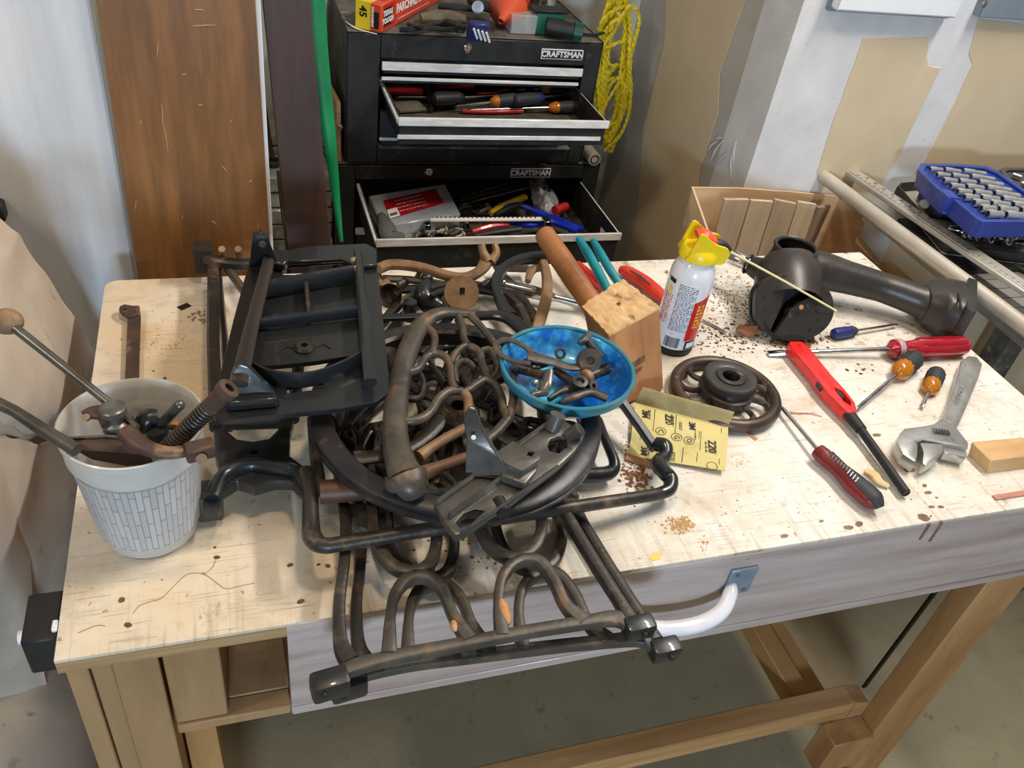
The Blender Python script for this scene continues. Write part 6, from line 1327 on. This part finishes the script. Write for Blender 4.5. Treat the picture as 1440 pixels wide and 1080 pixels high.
MB().curve([A(176, 606, .165), A(192, 622, .162), A(214, 633, .160), A(240, 637, .158), (A(268, 633, .156))], [.018, .018, .016, .013, .012], [.014, .014, .012, .011, .010], n=12).build('arm', m_rusty, t)
MB().obox(A(281, 633, .157), (.026, .016, .016), frame(A(296, 628, .157) - A(268, 635, .157))).build('clamp_end', m_rusty, t, bev=.002); MB().lathe([(.005, 0), (.005, .002), (0, .002)], A(283, 636, .157) + V((0, -.008, 0)), (0, -1, .3), 12).build('clamp_screw', m_rust, t)
MB().curve([A(118, 586, .160), A(130, 580, .162), A(148, 582, .162), A(156, 596, .160)], [.014, .016, .018, .018], [.008, .008, .010, .010], n=10).build('lever_end', m_rusty, t); MB().lathe([(.0035, 0), (.0035, .001), (0, .001)], A(121, 587, .165), (0, -.3, 1), 12).build('lever_hole', m_rust, t)
MB().lathe([(.012, -.03), (.012, -.004), (.0135, -.003), (.0135, .006), (.010, .008), (.010, .014), (.012, .016), (.012, .022), (.009, .024), (0, .024)], A(165, 598, .150), (-.05, 0, 1), 20).build('stud', m_oil, t)
MB().sweep([A(190, 612, .15), A(192, 600, .155), A(176, 586, .16)], .006, .010, n=8).build('side_plate', m_castr, t)
t = thing('spring_spindle', 'spindle wrapped in a brown coil spring leaning over the right rim of the tub', 'spindle', A(280, 590, .1))
a = A(232, 634, .125); b = A(320, 548, .200); d = b - a
MB().cyl(a, b - d * .02, .0058, n=16).build('rod', m_oil, t)
MB().lathe([(.0085, -.028), (.0085, -.006), (.0105, -.005), (.0105, .003), (.005, .0035), (.0045, -.004), (0, -.004)], b, d, 24).build('hollow_end', m_rusty, t)
fr = frame(d); Lr = d.length; turns = 17; P = []
for i in range(turns * 10): z = Lr * (.02 + .70 * i / (turns * 10)); a_ = 2 * pi * i / 10; P.append(a + fr @ V((z, .0078 * math.cos(a_), .0078 * math.sin(a_))))
MB().sweep(P, .0032, n=6).build('coil_spring', m_castr, t)
t = thing('steel_pin', 'short grey steel pin with round end leaning inside the tub', 'pin', A(230, 595, .1))
MB().sweep([A(212, 612, .12), A(250, 572, .160)], [.009, .0105], n=14).build('shank', m_oil, t); MB().ball(A(252, 570, .161), .0056, 12).build('rounded_end', m_oil, t)
t = thing('black_knuckle', 'black knuckle casting in the middle of the tub', 'iron part', A(215, 595, .1))
MB().curve([A(200, 606, .13), A(208, 590, .138), A(222, 588, .138)], [.018, .022, .018], n=12).build('body', m_enb, t); MB().cyl(A(222, 612, .12), A(218, 600, .135), .011, n=16).build('boss', m_enb, t); MB().sweep([A(236, 600, .12), A(262, 603, .12)], .006, n=8).build('link', m_rusty, t)
t = MB().curve([A(244, 598, .10), A(252, 594, .104), A(260, 600, .10)], [.008, .016, .008], .006).build('orange_rag', mat('orange_soft', s(222, 140, 84), rough=.8)); tag(t, 'small orange scrap on the inside of the tub', 'scrap')
t = thing('flat_iron_bar', 'brown flat iron bar with eyed bent end lying on the bench behind the tub', 'bar', A(186, 480, 0))
MB().sweep(AP([(186, 438, .010), (189, 448, .008), (187, 500, .006), (185, 560, .006)]), [.021, .017, .0165, .0165], [.010, .006, .006, .006], n=8, pw=.5).build('bar', m_rusty, t)
mb = MB(); pplate(mb, [(168, 430), (175, 427), (186, 429), (196, 429), (197, 440), (184, 446), (172, 441), (167, 435)], .014, .006, [[(171, 434), (174, 437), (178, 435), (175, 432)]]); mb.build('eye', m_rusty, t, bev=.0015)

# ================================================================== CANVAS COVERED HEAP ON THE LEFT
m_canvas = mat('beige_canvas', s(206, 194, 180), s(190, 176, 160), rough=.9, scale=7, c3=s(150, 134, 118), s3=26, lo3=.64, hi3=.74, bump=.35, bscale=24)
t = thing('canvas_cover', 'beige canvas cover heaped in folds along the left end of the bench', 'cloth', (-.3, .35, 0))
def loft(rows, name, nu=8, nv=8, amp=.004, seed=1):
    rnd = random.Random(seed); R1 = [catmull(r_, nu) for r_ in rows]; k = len(R1[0]); cols = [catmull([R1[j][i] for j in range(len(R1))], nv) for i in range(k)]
    h_ = len(cols[0]); vs = []
    for j in range(h_):
        for i in range(k):
            p = cols[i][j].copy(); p.z += amp * math.sin(i * .9 + j * .35 + seed) + amp * .6 * math.sin(i * .37 - j * .8); vs.append(p)
    n = len(vs); w_ = V((-.012, .0, -.012))
    f = [(j * k + i, (j + 1) * k + i, (j + 1) * k + i + 1, j * k + i + 1) for j in range(h_ - 1) for i in range(k - 1)]
    border = [(j * k + k - 1, (j + 1) * k + k - 1) for j in range(h_ - 1)] + [(i + 1, i) for i in range(k - 1)][::1]
    f2 = [tuple(reversed([q + n for q in x])) for x in f] + [(a, a + n, b_ + n, b_) for a, b_ in border]
    return MB().add(vs + [p + w_ for p in vs], f + f2).build(name, m_canvas, t, ang=60)
def H(*L):
    o = [A(x, y, h - .11) for x, y, h in L]
    for p in o: p.y = min(p.y, .74)
    return o
loft([H((-420, -60, .30), (-160, 120, .30), (-8, 300, .26), (40, 352, .20), (88, 420, .10), (134, 497, -.02)),
      H((-420, 60, .33), (-160, 230, .34), (-30, 370, .30), (30, 420, .22), (84, 480, .10), (128, 540, -.06)),
      H((-420, 240, .33), (-160, 360, .33), (-40, 470, .28), (30, 520, .20), (80, 560, .08), (118, 585, -.10)),
      H((-420, 330, .28), (-160, 440, .28), (-40, 540, .24), (20, 590, .16), (62, 602, .05), (96, 596, -.06)),
      H((-420, 350, .2), (-160, 460, .2), (-40, 556, .18), (14, 606, .10), (50, 618, .00), (92, 606, -.10))], 'fold', seed=1)
loft([H((-420, 350, .22), (-160, 460, .22), (-40, 560, .18), (10, 612, .12), (60, 622, .02), (112, 640, -.10)),
      H((-420, 420, .22), (-160, 540, .22), (-40, 630, .16), (20, 670, .08), (60, 700, -.04), (104, 710, -.14)),
      H((-420, 600, .16), (-160, 660, .16), (-40, 720, .08), (10, 760, .00), (50, 800, -.12), (98, 790, -.22)),
      H((-420, 900, -.2), (-160, 900, -.2), (-40, 900, -.25), (10, 900, -.3), (50, 890, -.35), (100, 870, -.40))], 'fold', seed=2)
loft([H((-420, 480, .24), (-160, 560, .24), (-60, 610, .20), (0, 655, .12), (22, 690, .04)),
      H((-420, 560, .22), (-160, 640, .22), (-60, 690, .18), (0, 730, .08), (40, 770, -.06)),
      H((-420, 700, .12), (-160, 740, .12), (-60, 790, .08), (0, 830, -.05), (50, 880, -.20)),
      H((-420, 1000, -.3), (-160, 1000, -.3), (-60, 1000, -.35), (0, 1020, -.42), (74, 1000, -.46))], 'fold', seed=3)
# dark lower mass of the same heap, down to the floor
t2 = MB().curve([V((-.30, .62, .20)), V((-.27, .35, .22)), V((-.26, .1, .22)), V((-.28, -.1, .18))], [.36, .40, .40, .34], [.40, .44, .44, .36], n=18).build('lower_bundle', m_canvas, t)
t = MB().box((-.60, .55, 1.03), (-.155, .62, 1.07)).xf(Matrix.Identity(4)).build('black_rail', m_black, bev=.004) if 0 else None

# ================================================================== CARDBOARD WITH WOOD SLATS BEHIND THE BENCH
m_card = mat('cardboard', s(212, 180, 142), s(198, 164, 126), rough=.85, scale=5, stretch=(1, 1, 6), c3=s(222, 190, 148), s3=4, lo3=.5, hi3=.8)
t = thing('torn_cardboard_box', 'open torn cardboard box with thin grey wood slats standing behind the bench', 'box', (1.2, .82, .6))
fy = Matrix(((1, 0, 0), (0, 0, -1), (0, 1, 0)))
out = [(973, 264), (1040, 265), (1110, 270), (1175, 276), (1196, 286), (1212, 300), (1214, 318), (1211, 334), (1215, 350), (1232, 366), (1238, 380), (1218, 392), (1160, 470), (930, 480), (962, 330), (977, 300), (981, 284)]
Q = [(p.x, p.z) for p in (AY(x, y, .835) for x, y in out)]
rnd = random.Random(3); Q2 = []
for i in range(len(Q)):
    a, b = Q[i], Q[(i + 1) % len(Q)]; m_ = 5 if 3 <= i <= 10 else 1
    for j in range(m_): f = j / m_; Q2.append((a[0] + (b[0] - a[0]) * f + (rnd.uniform(-.003, .003) if m_ > 1 else 0), a[1] + (b[1] - a[1]) * f + (rnd.uniform(-.003, .003) if m_ > 1 else 0)))
MB().plate(Q2, .005, org=(0, .835, 0), rot=fy).build('back_panel', m_card, t, smooth=False)
p = AY(973, 264, .835)
MB().add([V((p.x, .835, p.z)), V((p.x + .012, .835, .55)), V((p.x - .005, .70, .55)), V((p.x + .002, .745, p.z - .045)), V((p.x + .004, .835, p.z)), V((p.x + .016, .835, .55)), V((p.x - .001, .70, .55)), V((p.x + .006, .745, p.z - .045))], [(0, 3, 2, 1), (4, 5, 6, 7), (0, 4, 7, 3), (3, 7, 6, 2), (2, 6, 5, 1), (1, 5, 4, 0)]).build('side_flap', m_card, t, smooth=False)
MB().box((.98, .655, .0), (1.42, .70, .845 - .02)).xf(Matrix.Identity(4)).build('front_panel', m_card, t, smooth=False) if 0 else None
MB().box((1.0, .69, .0), (1.35, .83, .60)).build('box_body', m_card, t)
q_ = AY(1218, 352, .80)
MB().curve([AY(1205, 336, .80), AY(1220, 352, .78), AY(1236, 370, .76)], [.03, .035, .02], .006, n=6).build('torn_flap', m_card, t)
cols = [(1020, 281, 1054, 281, s(196, 178, 156), s(178, 160, 140)), (1057, 282, 1088, 284, s(204, 188, 164), s(184, 166, 142)), (1091, 281, 1121, 287, s(190, 174, 150), s(170, 152, 130)), (1124, 284, 1149, 288, s(206, 188, 160), s(184, 164, 138)), (1150, 292, 1169, 290, s(150, 126, 110), s(120, 98, 86))]
names = ['palest grey slat at the left end of the cardboard box', 'second wood slat from the left in the cardboard box', 'middle wood slat in the cardboard box', 'fourth wood slat from the left in the cardboard box', 'narrow dark reddish slat at the right end of the row in the cardboard box']
for i, (x0, y0, x1, y1, c1_, c2_) in enumerate(cols):
    ms = mat('slat_wood_%d' % i, c1_, c2_, rough=.6, scale=5, stretch=(10, 10, 1))
    a, b = AY(x0, y0, .79), AY(x1, y1, .79); o_ = MB(); sk = -.03 if i == 4 else 0
    o_.hexa([V((a.x + sk, .775, .602)), V((b.x - .001 + sk, .775, .602)), V((b.x - .001 + sk, .783, .602)), V((a.x + sk, .783, .602)), a, b, b + V((0, .008, 0)), a + V((0, .008, 0))])
    tag(o_.build('wood_offcut', ms, None, bev=.0005), names[i], 'slat', 'wood slats in the cardboard box')

# ================================================================== SAW RAIL, TRAY AND SOCKET CASES AT THE RIGHT
m_rail = mat('grey_aluminium_tube', s(206, 200, 188), s(170, 160, 146), rough=.45, metal=.3, scale=9, stretch=(1, .4, 1), c3=s(150, 112, 84), s3=16, lo3=.62, hi3=.74, bump=.1)
m_rule = mat('aluminium_rule', s(190, 186, 176), s(170, 166, 156), rough=.4, metal=.35, scale=10, c3=s(150, 120, 92), s3=18, lo3=.64, hi3=.76)
t = thing('saw_fence_rail', 'long grey aluminium tube with ruler strip running from the wall along the right', 'rail', (1.37, .8, .92))
a = AY(1158, 248, .848); b = AZ(1440, 459, a.z); d = (b - a); b2 = a + d * 1.5
MB().sweep([a, b2], .0275, n=28).build('tube', m_rail, t)
off = V((.030, 0, .006))
a2 = AY(1186, 232, .848); a2.z = a.z + .010; a2 = AZ(1188, 233, a.z + .010); b3 = AZ(1440, 401, a.z + .010); dd = (b3 - a2); b3 = a2 + dd * 1.5
MB().beam(a2, b3, .026, .005).build('ruler_strip', m_rule, t, bev=.001)
MB().beam(a2 + V((-.016, 0, -.004)), b3 + V((-.016, 0, -.004)), .008, .010).build('profile_ridge', m_rule, t, bev=.002)
dn_ = dd.normalized(); sd = V((0, 0, 1)).cross(dn_).normalized()
MB().lathe([(.0050, 0), (.0050, .0006), (0, .0006)], a2 + dn_ * .012 + V((0, 0, .0026)), (0, 0, 1), 16).build('rivet_hole', m_black, t)
mb = MB()
for i in range(44):
    p = a2 + dn_ * (.05 + .0127 * i) + V((0, 0, .0028)); l = .010 if i % 4 == 0 else .006
    mb.beam(p + sd * .012 * -1, p + sd * (-.012 + l), .0009, .0003)
mb.build('ruler_tick', m_ink, t, smooth=False)['kind'] = 'stuff'
for i in range(8):
    p = a2 + dn_ * (.065 + .0254 * i) + V((0, 0, .0028)); rotm = Matrix((dn_, sd, V((0, 0, 1)))).transposed().to_4x4()
    text(str(24 - i), .009, 'ruler_number', m_ink, t, M=Matrix.Translation(p + sd * .004) @ rotm @ Matrix.Rotation(R(90), 4, 'Z'), th=.0003)
# saw table with ruled plate
m_sawt = mat('saw_table_steel', s(176, 172, 162), s(150, 146, 138), rough=.4, metal=.5, scale=8)
t = thing('saw_table', 'grey steel saw table edge with ruled lines under the tray at the right edge', 'table', (1.6, .5, 0))
MB().box((1.425, .30, .868), (2.1, .83, .893)).build('table_plate', m_sawt, t, bev=.003)
MB().box((2.02, .36, 0), (2.08, .42, .867)).build('leg', m_dust, t, bev=.004); MB().box((2.02, .74, 0), (2.08, .80, .867)).build('leg', m_dust, t, bev=.004)
for i in range(5): MB().box((1.43, .36 + .03 * i, .8932), (1.52, .3608 + .03 * i, .8936)).build('ruled_line', m_ink, t, smooth=False)
# tray
ZT2 = .905
t = thing('black_rimmed_tray', 'metal tray with thick black rim holding sockets, under the blue case', 'tray', (1.55, .6, ZT2))
tp = [AZ(x, y, ZT2 + .012) for x, y in ((1262, 266), (1266, 262), (1308, 259), (1500, 262), (1560, 372), (1440, 362), (1334, 348), (1328, 345))]
MB().plate([(p.x, p.y) for p in tp], .003, org=(0, 0, ZT2)).build('tray_floor', m_rule, t)
MB().sweep([V((p.x, p.y, ZT2 + .010)) for p in tp], .007, .020, n=8, closed=True, pw=.6).build('tray_rim', m_black, t)
MB().obox(V((1.56, .60, .897)), (.22, .2, .008)).build('tray_foot', m_black, t)
# socket things in the tray
rnd = random.Random(11)
t = thing('black_socket_box', 'black plastic box under the front left corner of the blue case', 'box', AZ(1306, 292, ZT2))
MB().obox(AZ(1325, 286, ZT2 + .018), (.07, .09, .034), frame(V((1, -.4, 0)))).build('shell', m_black, t, bev=.004)
t = thing('white_plastic_knob', 'small off white knob in the tray left of the blue case', 'knob', AZ(1298, 289, ZT2))
MB().lathe([(.007, 0), (.010, .002), (.010, .008), (.004, .010), (0, .010)], AZ(1297, 289, ZT2 + .014), (-.2, -.5, .6), 16).build('knob', m_beige, t)
for i in range(11):
    px = 1346 + i * 9.5 + rnd.uniform(-2, 2); py = 322 + 2.4 * i * .6 + rnd.uniform(-3, 8)
    c = AZ(px, min(py, 352), ZT2 + .012); ax = V((rnd.uniform(-.6, .6), -.8, rnd.uniform(0, .7)))
    o_ = MB().lathe([(.0095, -.014), (.0105, -.012), (.0105, .010), (.0095, .012), (.0065, .012), (.0060, .004), (0, .004)], c, ax, 18).build('socket', m_chrome)
    tag(o_, 'chrome socket lying loose in the tray in front of the blue case', 'socket', 'loose sockets in the tray')
# blue case
m_skt = mat('bright_socket_steel', s(226, 228, 230), s(196, 198, 200), rough=.25, metal=.7, scale=60)
m_case = mat('blue_case_plastic', s(44, 66, 150), s(36, 54, 128), rough=.4, scale=12, coat=.15, bump=.05)
m_casein = mat('blue_case_inner', s(36, 50, 112), s(28, 40, 92), rough=.5, scale=12)
zc = 1.0
t = thing('socket_case', 'open blue plastic socket case full of chrome sockets on the tray', 'case', AZ(1350, 300, zc - .03))
tl = [(1295, 229), (1345, 230), (1388, 233), (1404, 240), (1490, 300), (1500, 312), (1440, 312), (1383, 312), (1374, 308), (1340, 279), (1330, 277), (1290, 238)]
tops = [AZ(x, y, zc) for x, y in tl]
cen = sum(tops, V()) / len(tops)
bots = [V((cen.x + (p.x - cen.x) * .93, cen.y + (p.y - cen.y) * .93, zc - .034)) for p in tops]; n = len(tops)
def ringsolid(T_, B_, name, m, inner=.91, dz=-.006, bev=.002):
    k = len(T_); c_ = sum(T_, V()) / k
    In = [c_.lerp(p, inner) for p in T_]; In2 = [V((p.x, p.y, p.z + dz)) for p in In]
    f = [(i, (i + 1) % k, (i + 1) % k + k, i + k) for i in range(k)] + [tuple(range(k))] + [(k + i, k + (i + 1) % k, 2 * k + (i + 1) % k, 2 * k + i) for i in range(k)] + [(2 * k + i, 2 * k + (i + 1) % k, 3 * k + (i + 1) % k, 3 * k + i) for i in range(k)] + [tuple(reversed(range(3 * k, 4 * k)))]
    return MB().add(B_ + T_ + In + In2, f).build(name, m, t, bev=bev, seg=2)
# winding: make the loop counter-clockwise
if sum(tops[i].x * tops[(i + 1) % n].y - tops[(i + 1) % n].x * tops[i].y for i in range(n)) < 0: tops.reverse(); bots.reverse()
ringsolid(tops, bots, 'shell', m_case, .90)
MB().obox(AZ(1330, 282, zc - .012), (.036, .024, .030), frame(AZ(1345, 292, zc) - AZ(1318, 268, zc))).build('latch', m_case, t, bev=.003, seg=2)
MB().obox(AZ(1321, 282, zc - .022), (.026, .016, .012), frame(AZ(1345, 292, zc) - AZ(1318, 268, zc))).build('latch_tab', m_case, t, bev=.003, seg=2)
ords = ['first', 'second', 'third', 'fourth', 'fifth', 'sixth', 'seventh', 'eighth', 'ninth']
for i in range(9):
    px = 1308 + 9.6 * i + (4 if i > 5 else 0); py = 237.5 + 7.9 * i
    for c_, (dx0, dx1, nm) in enumerate(((0, 17, 'short'), (21, 42, 'middle'), (47, 78, 'long'))):
        if px + dx1 > 1475: dx1 = 1475 - px
        r_ = .0052 + .0004 * i * (.8 if c_ == 2 else 1); a = AZ(px + dx0 * (1 + .03 * i), py + dx0 * .05, zc + .002); b = AZ(px + dx1 * (1 + .03 * i), py + dx1 * .09, zc + .002); ax = b - a; Ls = ax.length
        tt = thing('socket', 'chrome socket, %s from the back in the %s column of the blue case' % (ords[i], {'short': 'left', 'middle': 'middle', 'long': 'right'}[nm]), 'socket', a, 'sockets in the blue case')
        MB().lathe([(r_ * .7, 0), (r_, .0012), (r_, Ls * .45), (r_ * .86, Ls * .5), (r_ * .86, Ls * .94), (r_ * .7, Ls), (0, Ls)], a, ax, 16, capb=False).build('barrel', m_skt, tt)
        MB().lathe([(r_ * .55, -.0001), (0, -.0001)], a, ax, 14, capb=False).build('mouth', m_black, tt)
t = thing('grey_case', 'dark grey plastic case cut off by the right edge behind the blue case', 'case', AZ(1430, 245, .97))
g = [AZ(x, y, .985) for x, y in ((1406, 238), (1412, 235), (1520, 236), (1560, 300), (1470, 290), (1425, 262))]
if sum(g[i].x * g[(i + 1) % 6].y - g[(i + 1) % 6].x * g[i].y for i in range(6)) < 0: g.reverse()
ringsolid(g, [V((p.x, p.y, .895)) for p in g], 'shell', mat('grey_case_plastic', s(74, 76, 74), s(60, 62, 60), rough=.5, scale=20), .86)
for x, y in ((1424, 246), (1436, 258)): MB().cyl(AZ(x, y, .986), AZ(x + 12, y + 4, .986), .006, n=12).build('chrome_bit', m_chrome, t)
# plate with cable near the saw
t = MB().curve([AZ(1380, 330 + 10, ZT2 - .004), AZ(1400, 352, ZT2 - .006), AZ(1425, 372, ZT2 - .006), AZ(1450, 385, ZT2 - .006)], .010, sub=4).build('black_hose', m_black); tag(t, 'short black hose lying on the saw table in front of the tray', 'hose')
